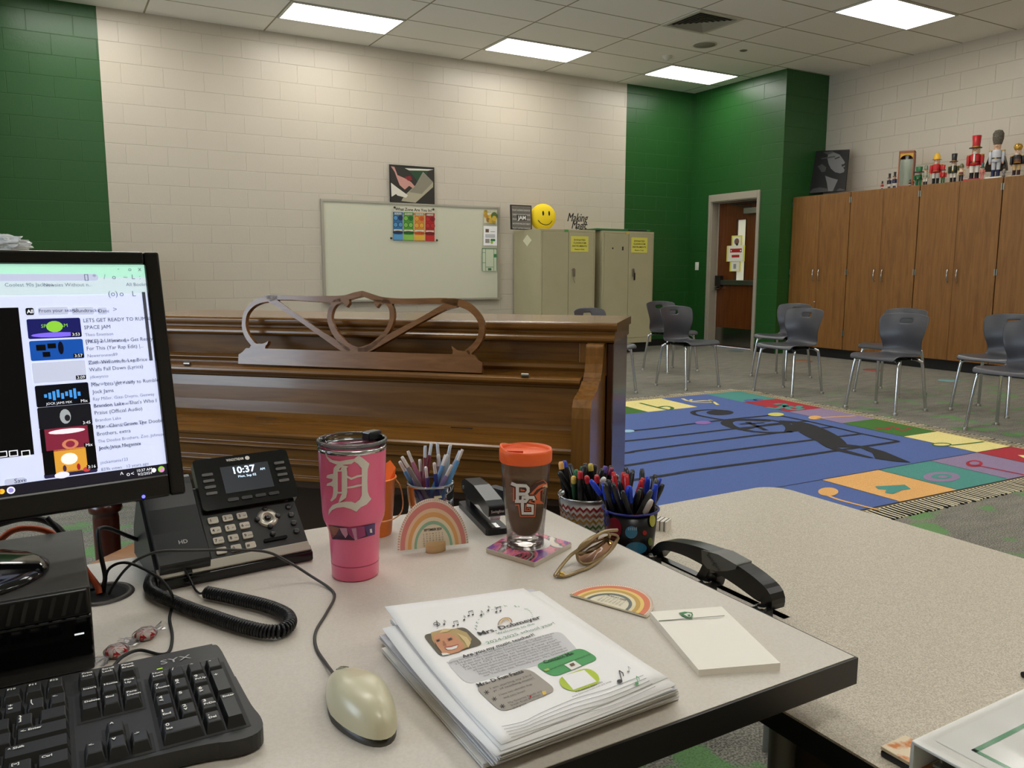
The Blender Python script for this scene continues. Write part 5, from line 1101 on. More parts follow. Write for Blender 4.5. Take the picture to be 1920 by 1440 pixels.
o.text('SYX', .014, ink('logo_grey', (186, 186, 182)), T(-.058, -.024, kz(-.02)+.0006), w=.030).rect(-.078, -.0725, -.0325, -.031, M('led_green', (150, 190, 40), em=1.2), z=kz(-.03)+.0005)
for x, s in ((-.074, 'Num Lock'), (-.052, 'Caps Lock'), (-.029, 'Scroll Lock')): o.text(s, .0035, ink('label_dim', (110, 110, 104)), T(x, -.037, kz(-.037)+.0006))
o.build('marking', t)

# ------------------------------------------------------------------ mouse
t = thing('computer_mouse', 'cream computer mouse with a dark underside beside the paper stack', 'mouse', (.238, .712, DZ), .04)
cm = M('mouse_cream', (210, 203, 172), .3, coat=.15)
def msh(z0, k, zt):
    vs, fs = [], []; n, q_ = 32, 10
    for i in range(q_+1):
        ph = i/q_*PI/2
        for j in range(n):
            a_ = 2*PI*j/n; x, y = math.cos(a_), math.sin(a_)
            w = (.0315-.0045*(y+1)/2-.003*y*y)*k; l = .066*k
            s = math.cos(ph)**.62; hgt = zt*(1-.42*max(y*s, 0)**1.3-.10*max(-y*s, 0)**2)
            vs.append((x*w*s*(1-.06*abs(math.sin(2*a_))), y*l*s, z0+hgt*math.sin(ph)**.9))
    fs = [(i*n+j, i*n+(j+1) % n, (i+1)*n+(j+1) % n, (i+1)*n+j) for i in range(q_) for j in range(n)]
    return vs, fs
v_, f_ = msh(.008, 1, .031); mb = MB().add(v_, f_, cm, True)
mb.build('shell', t)
v_, f_ = msh(.0, .975, .012); b_ = MB().add([(x, y, z if z < .0005 else min(z, .011)) for x, y, z in v_], f_, M('mouse_base', (70, 66, 58), .4), True); b_.build('base', t)
MB(T(0, .047, .0235)).lathe([(0, .004), (.0055, .003), (.007, 0), (.006, -.004)], M('mouse_wheel', (150, 148, 126), .4), Matrix.Rotation(-.5, 4, 'X') @ Matrix.Diagonal((.7, 1.5, 1.3, 1)), 16).build('scroll_wheel', t)
MB().tube([(0, .064, .018), (0, .05, .0275), (0, .036, .0335), (0, .028, .0365)], .0005, M('mouse_seam', (110, 106, 84), .5), 5).build('button_seam', t)

# ------------------------------------------------------------------ desk phone
FL = Vector((.102, 1.148, DZ)); AL = math.radians(42)
t = thing('desk_phone', 'black office desk phone with handset, keypad and lit display showing 10:37', 'phone', tuple(FL), math.atan2(.082, .997))
pbm = M('phone_body', (40, 41, 40), .4); pdk = M('phone_dark', (14, 14, 15), .12); pky = M('phone_key', (206, 200, 184), .4); pbt = M('phone_button', (30, 30, 31), .3)
# body: side profile (y, z) pulled along x
c42, s42 = math.cos(AL), math.sin(AL)
body = [(-.012, .003), (-.013, .014), (-.006, .021), (0, .0215), (.128*c42, .022+.128*s42), (.128*c42+.012, .022+.128*s42-.003), (.15, .05), (.16, .004)]
MB().extx(body, .0, .216, pbm).build('body', t, bevel=.004, seg=3)
MB().extx([(-.013, .0005), (-.016, .004), (-.015, .014), (-.010, .016), (.02, .003)], .002, .216, BLKG).build('base_rim', t, bevel=.001)
PS = frame((0, 0, .022), (1, 0, 0), y=(0, c42, s42))        # slope plane: x right, y up the slope
silv = M('phone_silver', (190, 184, 170), .3, .5)
tag(MB(frame((0, -.012, .0155), (1, 0, 0), y=(0, .62, .5))).box(.001, .215, .001, .0165, -.001, .0022, silv).build('trim_strip', t, bevel=.001), 'silver strip along the front')
MB(PS).box(.074, .0755, -.0, .126, 0, .0015, pdk).build('cradle_seam', t)
# display module, a little steeper than the body
DS = PS @ T(.085, .082, .006) @ Matrix.Rotation(.12, 4, 'X')
d = MB(DS); d.prism(rr(-.006, .138, -.002, .084, .006), -.012, .004, pdk).build('display_module', t, bevel=.001)
dm = [o_ for o_ in t.children if o_.name.startswith('display_module')][0]
s_ = MB(DS); s_.rect(.031, .104, .021, .066, M('phone_screen', (44, 48, 54), .2, em=.35), z=.0045)
s_.text('10:37', .016, M('phone_digits', (205, 228, 250), em=1.6), T(.066, .052, .005), w=.033, bold=.02).text('AM', .0055, MC['phone_digits'], T(.093, .052, .005)).text('Mon, Sep 02', .0055, MC['phone_digits'], T(.068, .0445, .005))
tag(s_.build('display', dm), 'lit screen reading 10:37 AM')
b_ = MB(DS); lb = M('phone_label_key', (88, 86, 82), .4)
for k in range(4):
    b_.prism(rr(.003, .019, .056-k*.0105-.002, .056-k*.0105+.0025, .0015), .004, .0056, lb).prism(rr(.113, .129, .060-k*.0105-.002, .060-k*.0105+.0025, .0015), .004, .0056, lb).prism(rr(.031+k*.0205, .047+k*.0205, .007, .0122, .0018), .004, .0056, pbt)
b_.build('line_key', dm)
MB(DS).text('WINDSTREAM', .0062, ink('legend'), T(.056, .0745, .0045), w=.026, bold=.02).disc(.075, .0765, .0035, ink('legend'), z=.0045).build('brand_mark', dm)
for i, s in enumerate(('1', '2', '3', '4', '5', '6', '7', '8', '9', '*', '0', '#')):
    x, y = .0905+(i % 3)*.0208, .0665-(i//3)*.0172
    k = MB(PS).prism(rr(x-.0073, x+.0073, y-.0052, y+.0052, .002), 0, .0032, pky)
    k.text(s, .0068, BLK, T(x-.0035, y-.0024, .0035), bold=.02)
    if i not in (0, 9, 10, 11): k.text(['', 'abc', 'def', 'ghi', 'jkl', 'mno', 'pqrs', 'tuv', 'wxyz'][i], .0036, BLK, T(x+.0035, y-.0018, .0035))
    k.build('number_key', t, bevel=.0005, seg=1)
nx, ny = .168, .056
o = MB(PS); o.lathe([(.0155, 0), (.0155, .002), (.008, .0026), (.0075, .0015), (0, .0015)], silv, T(nx, ny, 0), 28).build('navigation_ring', t)
o = MB(PS); o.ball((nx, ny, .0015), .0052, pdk, 12, (1, 1, .5))
o.build('centre_button', t)
for a_, r in ((0, .0155), (PI/2, .0155), (PI, .0155), (-PI/2, .0155), (-PI/2, .029)):
    MB(PS).lathe([(.0042, 0), (.0042, .003), (.003, .0042), (0, .0044)], pbt, T(nx+r*math.cos(a_), ny+r*math.sin(a_), 0), 12).build('round_button', t)
for k in range(5): MB(PS).lathe([(.0048, 0), (.0048, .002), (.0035, .0028), (0, .003)], pbt, T(.204, .084-k*.0148, 0), 12).build('side_button', t)
MB(PS).prism(rr(.152, .1875, .0155, .0205, .0022), 0, .003, pdk).build('volume_key', t, bevel=.0005)
# handset lying in its cradle along the left side
hp = [(-.008, .0), (-.004, .012), (.014, .0165), (.05, .013), (.09, .013), (.125, .017), (.143, .015), (.15, .003), (.14, -.01), (.0, -.01)]
hm = M('handset', (36, 37, 38), .33)
h_ = MB(PS @ Matrix(((0,0,1,0),(1,0,0,0),(0,1,0,0),(0,0,0,1)))); h_.prism([(y, z+.004) for y, z in hp], .004, .070, hm)
hs = h_.build('handset', t, bevel=.005, seg=3)
MB(PS).text('HD', .0085, ink('logo_grey'), T(.040, .028, .0192) @ Matrix.Rotation(-.02, 4, 'X'), bold=.02).box(-.0+.035, .045, -.013, -.008, .0, .008, pdk).build('hd_mark', hs)
# coiled cord
cc = []
for px, py, z in ((287, 1080, .012), (281, 1098, .011), (292, 1113, .011), (330, 1130, .010), (365, 1144, .010), (400, 1156, .010), (435, 1168, .010), (470, 1178, .010), (500, 1184, .010), (525, 1183, .010), (541, 1173, .010), (543, 1160, .010), (530, 1148, .010), (500, 1136, .010), (460, 1126, .010), (420, 1117, .010), (385, 1110, .010)):
    cc.append(at(px, py, z=DZ+z))
cp = [Vector(p) for p in smooth_line([tuple(p) for p in cc], 12)]
lens_ = [0]
for a_, b_ in zip(cp, cp[1:]): lens_.append(lens_[-1]+(b_-a_).length)
Lt = lens_[-1]; turns = Lt/.0042; N_ = int(turns*10); hel = []
j = 0
for i in range(N_+1):
    s = Lt*i/N_
    while j < len(cp)-2 and lens_[j+1] < s: j += 1
    f = (s-lens_[j])/max(lens_[j+1]-lens_[j], 1e-9); p = cp[j].lerp(cp[j+1], f); tg = (cp[j+1]-cp[j]).normalized(); sd = tg.cross(Vector((0, 0, 1))).normalized(); up_ = sd.cross(tg); a_ = 2*PI*turns*i/N_
    hel.append(p+(sd*math.cos(a_)+up_*math.sin(a_))*.0068)
mb = MB().tube(hel, .0019, M('cord_black', (22, 22, 25), .28), 5)
st = [hel[-1]] + [at(378, 1113, z=DZ+.006), at(368, 1108, z=DZ+.004), at(360, 1094, z=DZ+.008), at(352, 1078, z=DZ+.018), at(345, 1066, z=DZ+.030)]
mb.tube([Vector(p) for p in smooth_line([tuple(p) for p in st], 5)], .0017, MC['cord_black'], 6)
st = [hel[0], at(292, 1076, z=DZ+.018), at(300, 1078, z=DZ+.02)]
mb.tube(st, .0017, MC['cord_black'], 6)
tag(mb.build('coiled_cord'), 'black coiled handset cord looping over the desk in front of the phone', 'cord')
# ------------------------------------------------------------------ conic projection of photo outlines onto round vessels
def oncone(cx, cy, rad, e=.0006):
    """fn(px, py) -> nearest point of a vertical body of revolution with radius rad(z)"""
    def fn(px, py):
        d = ray(px, py); r = .04; p = None
        a = d.x*d.x+d.y*d.y
        for _ in range(5):
            b = -(d.x*cx+d.y*cy); c = cx*cx+cy*cy-(r+e)**2; di = b*b-a*c
            s = (-b-math.sqrt(di))/a if di > 0 else -b/a
            p = C0+d*s; r = rad(p.z)
        return p
    return fn
def interp(tab):
    def f(z):
        for (r0, z0), (r1, z1) in zip(tab, tab[1:]):
            if z0 <= z <= z1: return r0+(r1-r0)*(z-z0)/max(z1-z0, 1e-9)
        return tab[0][0] if z < tab[0][1] else tab[-1][0]
    return f
def local(t, fn):
    L0 = Vector(t.location); return lambda x, y: fn(x, y)-L0
# pink tumbler
tx_, ty_ = .356, 1.067
t = thing('pink_tumbler', 'tall pink insulated tumbler with a white old English letter and clear lid', 'tumbler', (tx_, ty_, DZ))
pkm = M('tumbler_pink', (246, 112, 150), .28, coat=.3)
prof = [(.0, 0), (.0305, 0), (.033, .003), (.0338, .03), (.0358, .068), (.0375, .074), (.0425, .086), (.0437, .095), (.0455, .14), (.0468, .182), (.0472, .187), (.045, .187), (.043, .17)]
MB().lathe(prof, pkm, None, 48).build('cup_body', t)
MB().lathe([(.0335, .0215), (.03375, .0222), (.0336, .0229)], M('pink_line', (180, 60, 96), .4), Matrix.Diagonal((1.006, 1.006, 1, 1)), 48, cap=False).build('base_line', t)
MB().lathe([(.0474, .184), (.048, .187), (.0474, .1895), (.0455, .190), (.0445, .186)], M('rim_steel', (200, 200, 200), .15, 1.), None, 48, cap=False).build('steel_rim', t)
lid_ = clear('clear_lid', (222, 228, 228), .05); lgl = M('lid_gasket', (120, 126, 126), .08, alpha=.6)
MB().lathe([(.0435, .180), (.0475, .191), (.0485, .195), (.0482, .198), (.0455, .1985), (.0435, .194), (.042, .1875), (.0, .1865)], lid_, None, 48, cap=False).build('lid', t)
lo = [o_ for o_ in t.children if o_.name.startswith('lid')][0]
MB().lathe([(.0478, .193), (.0488, .1955), (.0484, .1985), (.0466, .199), (.0455, .1975)], lgl, None, 48, cap=False).build('lid_rim', lo)
tag(MB(T(0, 0, 0, rz=.42)).box(.026, .0505, -.008, .008, .190, .203, M('slider_dark', (36, 42, 46), .15)).build('slider', lo, bevel=.002), 'dark slider tab')
MB(T(-.005, -.008, 0)).lathe([(.012, .1875), (.012, .190), (.009, .191), (0, .191)], lid_, None, 20).build('lid_boss', lo)
rad = interp([(r, z+DZ) for r, z in prof[1:11]]); fn = local(t, oncone(tx_, ty_, rad, .0007)); q = crop(570, 780, .2222)
cream_ = ink('decal_white', (236, 226, 214), .35); o = MB()
Dp = [[(178,303),(200,345),(240,372),(300,382),(350,372),(420,362),(462,332),(500,358),(552,402),(538,450),(535,560),(538,640),(550,675),(570,700),(530,745),(480,770),(442,808),(395,785),(335,768),(275,775),(235,795),(205,835),(210,790),(240,752),(290,732),(350,722),(400,722),(432,735),(470,705),(487,670),(487,440),(455,405),(425,385),(400,405),(330,412),(270,408),(215,385),(190,350)],
 [(300,400),(345,400),(300,445),(285,470),(285,650),(270,690),(232,722),(222,712),(240,680),(246,640),(246,600),(225,588),(190,590),(195,570),(222,560),(240,548),(240,530),(215,528),(188,520),(195,500),(225,490),(246,488),(250,440),(270,415)],
 [(320,415),(375,425),(360,440),(365,480),(365,640),(355,690),(320,715),(290,735),(300,700),(318,660),(318,470),(310,455)],
 [(280,455),(322,455),(322,468),(280,470)], [(280,638),(322,640),(322,655),(280,655)], [(360,500),(400,520),(450,500),(490,495),(490,510),(450,518),(400,540),(360,520)], [(360,600),(410,590),(450,580),(490,575),(490,590),(450,598),(410,608),(360,612)]]
for p in Dp: o.decal([q(*a) for a in p], fn, cream_, 5)
tag(o.build('letter_mark', t), 'cream old English letter D')
o = MB()
def band(l, c, e=.0):
    o.decal([q(*a) for a in l], local(t, oncone(tx_, ty_, rad, .0008+e)), ink('band_'+c, {'purple': (86, 52, 120), 'magenta': (170, 60, 120), 'dark': (66, 26, 56), 'brown': (150, 84, 70), 'pale': (214, 150, 180)}[c], .35), 6)
band([(205,920),(400,945),(600,905),(598,1000),(420,1050),(240,1040)], 'dark'); band([(205,920),(300,945),(270,1000),(235,1035)], 'brown', .0002); band([(300,945),(360,945),(370,1000),(350,1030),(320,990)], 'pale', .0002)
band([(360,945),(510,930),(520,1010),(430,1048),(380,1000)], 'magenta', .0003); band([(400,950),(440,945),(450,1045),(430,1048)], 'pale', .0004); band([(510,930),(600,905),(598,1000),(540,1015)], 'purple', .0003)
o.decal([q(x, y) for x, y in ((555,955),(572,950),(576,985),(558,985))], local(t, oncone(tx_, ty_, rad, .0014)), WHT, 6)
o.build('picture_band', t)
# orange bucket
p = at(704, 1000, z=DZ); t = thing('orange_bucket', 'small orange metal bucket with a wire handle behind the pink tumbler', 'bucket', (p.x, p.y, DZ))
om = M('bucket_orange', (232, 128, 44), .35); ob_ = M('bucket_orange_rim', (240, 140, 60), .3)
MB().lathe([(.0, 0), (.026, 0), (.027, .003), (.0345, .092), (.036, .0935), (.036, .096), (.0345, .0965), (.033, .093), (.026, .006), (0, .005)], om, None, 32).build('bucket_body', t)
MB().tube([(.0355*math.cos(a*PI/16), .0355*math.sin(a*PI/16), .095) for a in range(32)], .0016, ob_, 6, closed=True).build('rim', t)
MB().tube(smooth_line([(.036, -.002, .088), (.043, -.006, .075), (.044, -.014, .05), (.034, -.026, .035), (.01, -.036, .03), (-.015, -.036, .035), (-.033, -.015, .06), (-.036, 0, .088)], 5), .0012, M('handle_peach', (236, 172, 120), .35), 6).build('handle', t)
tag(MB(T(p.x+.006, p.y, DZ)).add([(-.012, -.016, .05), (.02, -.012, .05), (.03, -.004, .108), (.026, .01, .118), (.008, .012, .106), (-.012, -.002, .08)], [(0,1,2,3), (0,3,4,5)], M('orange_bright', (246, 112, 34), .4)).build('orange_scoop', solid=.003), 'bright orange plastic scoop sticking out of the orange bucket', 'scoop')
# clear cup with mechanical pencils
p = at(808, 995, z=DZ); CPX, CPY = p.x, p.y; CR_ = .0385
t = thing('pencil_cup', 'clear plastic cup full of mechanical pencils behind the standing calendar', 'cup', (p.x, p.y, DZ))
gp = clear('clear_cup', (214, 218, 230))
MB().lathe([(0, .003), (CR_-.003, .003), (CR_-.001, .082), (CR_+.0005, .083), (CR_, .084), (CR_+.001, .08), (CR_-.002, 0), (0, 0)], gp, None, 40).build('cup_body', t)
MB().lathe([(CR_-.001, .0815), (CR_+.0012, .083), (CR_-.001, .0845)], M('clear_rim', (190, 196, 202), .08, alpha=.55), None, 40, cap=False).build('rim', t)
fn = local(t, oncone(p.x, p.y, lambda z: CR_, .0008)); q = crop(570, 780, .2222)
MB().decal([q(*a) for a in ((1098,678),(1160,672),(1165,690),(1135,695),(1125,720),(1100,718))], fn, ink('sticker_white'), 6).build('sticker_mark', t)
PT_ = M('pencil_tip', (214, 208, 202), .3)
def pen(name, label, base, tip, r, bodym, capm=None, cat='pen', grp=None, style='pencil'):
    base, tip = Vector(base), Vector(tip); L_ = (tip-base).length
    t = thing(name, label, cat, tuple(base), 0, grp); F = frame((0, 0, 0), (tip-base).orthogonal(), z=(tip-base))
    if style == 'pencil':
        MB(F).lathe([(.0008, 0), (r*.6, .012), (r, .02), (r, L_-.022), (r*.8, L_-.02)], bodym, None, 8).build('barrel', t)
        MB(F).lathe([(r*.78, L_-.022), (r*.8, L_-.004), (r*.7, L_), (0, L_)], capm or PT_, None, 8).build('eraser_end', t)
        MB(F).box(r*.8, r*.8+.0018, -.0012, .0012, L_-.05, L_-.018, bodym).build('clip', t)
    elif style == 'marker':
        MB(F).lathe([(.0012, 0), (r*.75, .01), (r, .016), (r, L_-.045), (r*1.08, L_-.044), (r*1.08, L_-.014)], bodym, None, 10).box(r*1.05, r*1.05+.002, -.0016, .0016, L_-.04, L_-.012, bodym).build('barrel', t)
        MB(F).lathe([(r*1.0, L_-.014), (r*1.02, L_-.004), (r*.7, L_), (0, L_)], capm or bodym, None, 10).build('end_plug', t)
    else:
        MB(F).lathe([(.0012, 0), (r*.75, .01), (r, .016), (r, L_-.028)], bodym, None, 10).build('barrel', t)
        c_ = capm or bodym
        MB(F).lathe([(r*1.12, L_-.032), (r*1.15, L_-.01), (r*.85, L_-.001), (0, L_)], c_, None, 10).build('cap', t)
        MB(F).box(r*1.1, r*1.1+.002, -.0017, .0017, L_-.042, L_-.006, c_).build('clip', t)
    return t
ORD = ['leftmost', 'second', 'third', 'fourth', 'fifth', 'sixth', 'seventh', 'eighth', 'ninth', 'tenth', 'eleventh', 'twelfth', 'thirteenth', 'fourteenth']
def ordlabel(i, n, colour, noun, where):
    if n == 1: return '%s %s, the only %s one %s' % (colour, noun, colour, where)
    return '%s %s %s, %s of the %s %s ones' % (colour, noun, where, (ORD[i]+(' from left' if i else '')) if i < n-1 else 'rightmost', ['', 'one', 'two', 'three', 'four', 'five', 'six', 'seven', 'eight', 'nine', 'ten', 'eleven', 'twelve', 'thirteen', 'fourteen', 'fifteen'][n], colour)
def place_pens(lst, cx, cy, ztab, rin, zoff, noun, cat, grp, where, r, style, name, cols):
    cnt = {}
    for it in lst: cnt[it[2]] = cnt.get(it[2], 0)+1
    seen = {}; jobs = []
    for px, py, c, dist in sorted(lst, key=lambda a: a[0]):
        i = seen.get(c, 0); seen[c] = i+1
        # tip lies on the photo ray at distance given by how far behind the rim centre it leans
        d = ray(px, py); base_d = math.hypot(cx, cy)+dist; s = base_d/math.hypot(d.x, d.y); tip = C0+d*s
        dx, dy = tip.x-cx, tip.y-cy; l = math.hypot(dx, dy) or 1
        k = -min(rin*.62, l*.5)/l; base = Vector((cx+dx*k, cy+dy*k, ztab+.008))
        # keep the shaft inside the mouth
        zr = zoff; f = (zr-base.z)/(tip.z-base.z); mx, my = base.x+(tip.x-base.x)*f-cx, base.y+(tip.y-base.y)*f-cy; ml = math.hypot(mx, my)
        if ml > rin-r: g = (rin-r)/ml; base.x += (mx*g-mx)/(1-f); base.y += (my*g-my)/(1-f)
        bl_ = math.hypot(base.x-cx, base.y-cy)
        if bl_ > rin*.72: base.x = cx+(base.x-cx)*rin*.72/bl_; base.y = cy+(base.y-cy)*rin*.72/bl_
        jobs.append([base, tip, ordlabel(i, cnt[c], c, noun, where), c])
    hs = [k/7 for k in range(8)]
    for _ in range(160):                      # let crowded shafts lean apart until none passes through another
        for a in range(len(jobs)):
            for b_ in range(a+1, len(jobs)):
                A, B = jobs[a], jobs[b_]; za = max(A[0].z, B[0].z); zb = min(A[1].z, B[1].z)
                for f in hs:
                    z = za+(zb-za)*f; fa, fb_ = (z-A[0].z)/(A[1].z-A[0].z), (z-B[0].z)/(B[1].z-B[0].z)
                    pa, pb = A[0].lerp(A[1], fa), B[0].lerp(B[1], fb_); dv = Vector((pa.x-pb.x, pa.y-pb.y, 0)); l = dv.length
                    if l < 2.35*r:
                        n_ = dv/l if l > 1e-6 else Vector((1, 0, 0)); m_ = n_*(2.35*r-l)*.5
                        A[0] += m_*(1-fa)*.8; A[1] += m_*fa*.5; B[0] -= m_*(1-fb_)*.8; B[1] -= m_*fb_*.5
        for J in jobs:
            bx_, by_ = J[0].x-cx, J[0].y-cy; l = math.hypot(bx_, by_); lim = rin*.78-r
            if l > lim: J[0].x, J[0].y = cx+bx_*lim/l, cy+by_*lim/l
            f = (zoff-J[0].z)/(J[1].z-J[0].z); pm = J[0].lerp(J[1], f); l = math.hypot(pm.x-cx, pm.y-cy)
            if l > rin-r: g = (rin-r)/l-1; J[1].x += (pm.x-cx)*g/f*.6; J[1].y += (pm.y-cy)*g/f*.6; J[0].x += (pm.x-cx)*g*.4; J[0].y += (pm.y-cy)*g*.4
    for base, tip, lb_, c in jobs: pen(name, lb_, base, tip, r, cols[c][0], cols[c][1], cat, grp, style)
pc_ = {'lavender': (M('p_lav', (150, 126, 176), .3), None), 'rose': (M('p_rose', (176, 110, 132), .3), None), 'sky blue': (M('p_sky', (96, 150, 196), .3), None), 'navy': (M('p_navy', (34, 50, 130), .3), None), 'violet': (M('p_vio', (96, 72, 140), .3), None), 'grey': (M('p_grey', (120, 112, 108), .3), None), 'clear': (M('p_clear', (190, 198, 206), .15, alpha=.7), M('p_clear_cap', (206, 214, 222), .1, alpha=.8)), 'maroon': (M('p_mar', (110, 40, 50), .3), M('p_clear_cap', (206, 214, 222), .1, alpha=.8))}
q = crop(570, 780, .2222)
pl_ = [((800,320), 'grey', .0), ((838,322), 'rose', -.01), ((802,392), 'sky blue', -.02), ((985,378), 'navy', -.02), ((1042,395), 'rose', -.0), ((1043,430), 'violet', -.03), ((1198,350), 'lavender', -.01), ((1262,322), 'sky blue', .0), ((1288,392), 'lavender', .01), ((1060,240), 'clear', .03), ((1090,235), 'maroon', .035), ((1168,232), 'maroon', .03), ((1212,255), 'clear', .035), ((1248,245), 'clear', .02), ((1285,260), 'sky blue', .03), ((1300,285), 'clear', .025), ((1120,330), 'grey', .02), ((905,420), 'lavender', .01)]
place_pens([(*q(*a), c, d) for a, c, d in pl_], CPX, CPY, DZ, CR_-.004, DZ+.083, 'mechanical pencil', 'pencil', 'mechanical pencils in the clear cup', 'in clear cup', .0036, 'pencil', 'mechanical_pencil', pc_)
# rainbow calendars
def rainbow(o, F, w, h, cols, lines, title):
    n = 36
    def arc(k0, k1, m, z):
        vs = [(w*k0*math.cos(PI*i/n), h*k0*math.sin(PI*i/n), z) for i in range(n+1)]+[(w*k1*math.cos(PI*i/n), h*k1*math.sin(PI*i/n), z) for i in range(n+1)]
        o.add(vs, [(i, i+1, n+2+i, n+1+i) for i in range(n)], m, False, F)
    full = [(w*math.cos(PI*i/n), h*math.sin(PI*i/n)) for i in range(n+1)]
    o.prism(full, -.0022, 0, ink('card_cream', (238, 230, 204), .6), F)
    ks = [1, .93, .80, .72, .62, .54, .47]
    for i, c in enumerate(cols): arc(ks[i+1], ks[i] if i else .93, c, .0003+.00004*i) if i else None
    arc(.93, 1.0, ink('card_edge', (240, 232, 214), .6), .0003)
    for i in range(58):
        a = PI*(i+.5)/58; o.add([(w*.95*math.cos(a-.006), h*.95*math.sin(a-.006), .0006), (w*math.cos(a-.006), h*math.sin(a-.006), .0006), (w*math.cos(a+.006), h*math.sin(a+.006), .0006), (w*.95*math.cos(a+.006), h*.95*math.sin(a+.006), .0006)], [(0,1,2,3), (3,2,1,0)], lines, False, F)
    o.text(title, .0050*w/.0545, BLK, F @ T(0, h*.34, .0008), w=w*.5, bold=.02)
    nums = iter(range(1, 31))
    for r in range(6):
        for c in range(7):
            if r == 0: s = 'SMTWTFS'[c]
            elif (r-1)*7+c < 30: s = str((r-1)*7+c+1)
            else: continue
            o.text(s, .0030*w/.0545, BLK, F @ T((c-3)*w*.088, h*.265-r*h*.046, .0008))
def kc_(n, c): return ink('rb_'+n, c, .6)
a, b2 = Vector((.4385, 1.112, DZ+.006)), Vector((.5485, 1.090, DZ+.006)); mid = (a+b2)/2; ex = (b2-a).normalized()
t = thing('rainbow_calendar', 'half-round rainbow desk calendar standing in a small wooden block', 'calendar', (mid.x, mid.y, DZ))
F = frame((0, 0, .006), ex, y=(Vector((0, 0, 1))+Vector((.2*.17, .17, 0))))
o = MB(); rainbow(o, F, .056, .075, [None, kc_('pink', (218, 140, 132)), kc_('sand', (236, 206, 170)), kc_('orange', (230, 176, 110)), kc_('cream', (240, 228, 196)), kc_('mint', (150, 196, 164))], kc_('rose', (196, 110, 106)), 'SEPTEMBER 2024')
o.build('card', t)
MB().lathe([(0, 0), (.016, 0), (.016, .014), (0, .014)], noise_mat('pale_wood', (206, 172, 122), (190, 154, 104), 12, .5, (1, 1, 8)), T(.002, -.004, 0) @ Matrix.Diagonal((1.02, .62, 1, 1)), 32).build('wooden_base', t, bevel=.001)
e1, e2, tp = at(1068, 1118, z=DZ), at(1212, 1160, z=DZ), at(1156, 1101, z=DZ); mid = (e1+e2)/2; ex = (e2-e1).normalized()
t = thing('rainbow_calendar', 'half-round rainbow calendar card lying flat beside the notepad', 'calendar', (mid.x, mid.y, DZ))
hh = abs((tp-mid).cross(ex).z)*1.0; o = MB()
rainbow(o, frame((0, 0, .0035), ex, y=Vector((-ex.y, ex.x, .02))), (e2-e1).length/2, hh*1.03, [None, kc_('coral', (226, 128, 90)), kc_('yellow', (240, 206, 116)), kc_('gold', (206, 164, 84)), kc_('cream2', (238, 224, 180)), kc_('slate', (110, 116, 112))], kc_('coral2', (210, 104, 78)), 'AUGUST 2024'); o.build('card', t)
# stapler
S0, S1 = Vector((.616, 1.118)), Vector((.650, 1.292)); sd = (S1-S0); LS = sd.length
t = thing('stapler', 'black desk stapler behind the orange-lidded tumbler', 'stapler', (S0.x, S0.y, DZ), math.atan2(sd.y, sd.x)-PI/2)
MB().prism(rr(-.019, .019, 0, LS, .006), 0, .010, BLKP).build('base', t, bevel=.0025)
MB().box(-.009, .009, .012, LS-.02, .022, .030, CHROME).box(-.007, .007, .004, .03, .0102, .0115, CHROME).build('magazine', t, bevel=.001)
R3 = Matrix(((0,0,1,0),(1,0,0,0),(0,1,0,0),(0,0,0,1)))
MB(R3).prism([(.002, .03), (.0, .048), (.02, .054), (.09, .062), (LS-.03, .060), (LS-.008, .05), (LS-.01, .034), (LS-.04, .03), (.06, .036), (.03, .03)], -.0145, .0145, M('stapler_black', (26, 27, 30), .28)).build('top_arm', t, bevel=.005, seg=3)
MB(R3).prism([(LS-.045, .009), (LS-.012, .009), (LS-.016, .032), (LS-.036, .032)], -.008, .008, BLKP).build('spring_mount', t)
tag(MB(T(0, 0, 0)).text('Swingline', .007, ink('legend'), frame((0, -.0012, .038), (1, 0, 0), z=(0, -1, 0)), w=.022).build('brand_mark', t), 'pale lettering on the nose')
MB().cyl((-.016, LS-.022, .042), (.016, LS-.022, .042), .003, STEEL, 10).build('hinge_pin', t)
tag(MB(T(.70, 1.262, DZ, rz=.2)).prism(rr(-.009, .009, -.022, .022, .005), 0, .034, M('blue_black', (30, 36, 46), .4)).build('tape_block', bevel=.004), 'small dark rounded block standing behind the stapler', 'desk accessory')
# coaster and second tumbler
cs = [at(907, 1037, z=DZ), at(1003, 1066, z=DZ), at(1076, 1026, z=DZ), at(975, 995, z=DZ)]; cc_ = sum(cs, Vector())/4
ct = noise_mat('coaster_print', (60, 20, 60), (230, 190, 80), 13, .25, lo=.3, hi=.75, dist=2.5); rp_ = ct.node_tree.nodes['Color Ramp'].color_ramp
for pos, c in ((.42, (120, 50, 150)), (.5, (226, 110, 130)), (.57, (30, 22, 26)), (.66, (230, 222, 214))):
    e_ = rp_.elements.new(pos); e_.color = (*lin(c), 1)
t = thing('tile_coaster', 'square tile coaster with a swirling purple, red and yellow print', 'coaster', (cc_.x, cc_.y, DZ))
v = [Vector((p.x-cc_.x, p.y-cc_.y, 0)) for p in cs]; up8 = Vector((0, 0, .0075)); s95 = [p*.955 for p in v]
MB().add(s95+[p+up8 for p in s95], [(3,2,1,0), (4,5,6,7), (0,1,5,4), (1,2,6,5), (2,3,7,6), (3,0,4,7)], M('tile_edge', (206, 196, 180), .4)).build('tile', t, bevel=.0012)
MB().add([p*.985+up8*1.03 for p in s95], [(0,1,2,3)], ct).disc(.004, .004, .034, ink('coaster_white', (224, 220, 216), .3), z=.0079, n=30).build('print', t)
bx, by = .6205, 1.036; BZ = DZ+.0082
t = thing('clear_tumbler', 'clear double-walled tumbler with an orange lid, dark drink inside, on the coaster', 'tumbler', (bx, by, BZ))
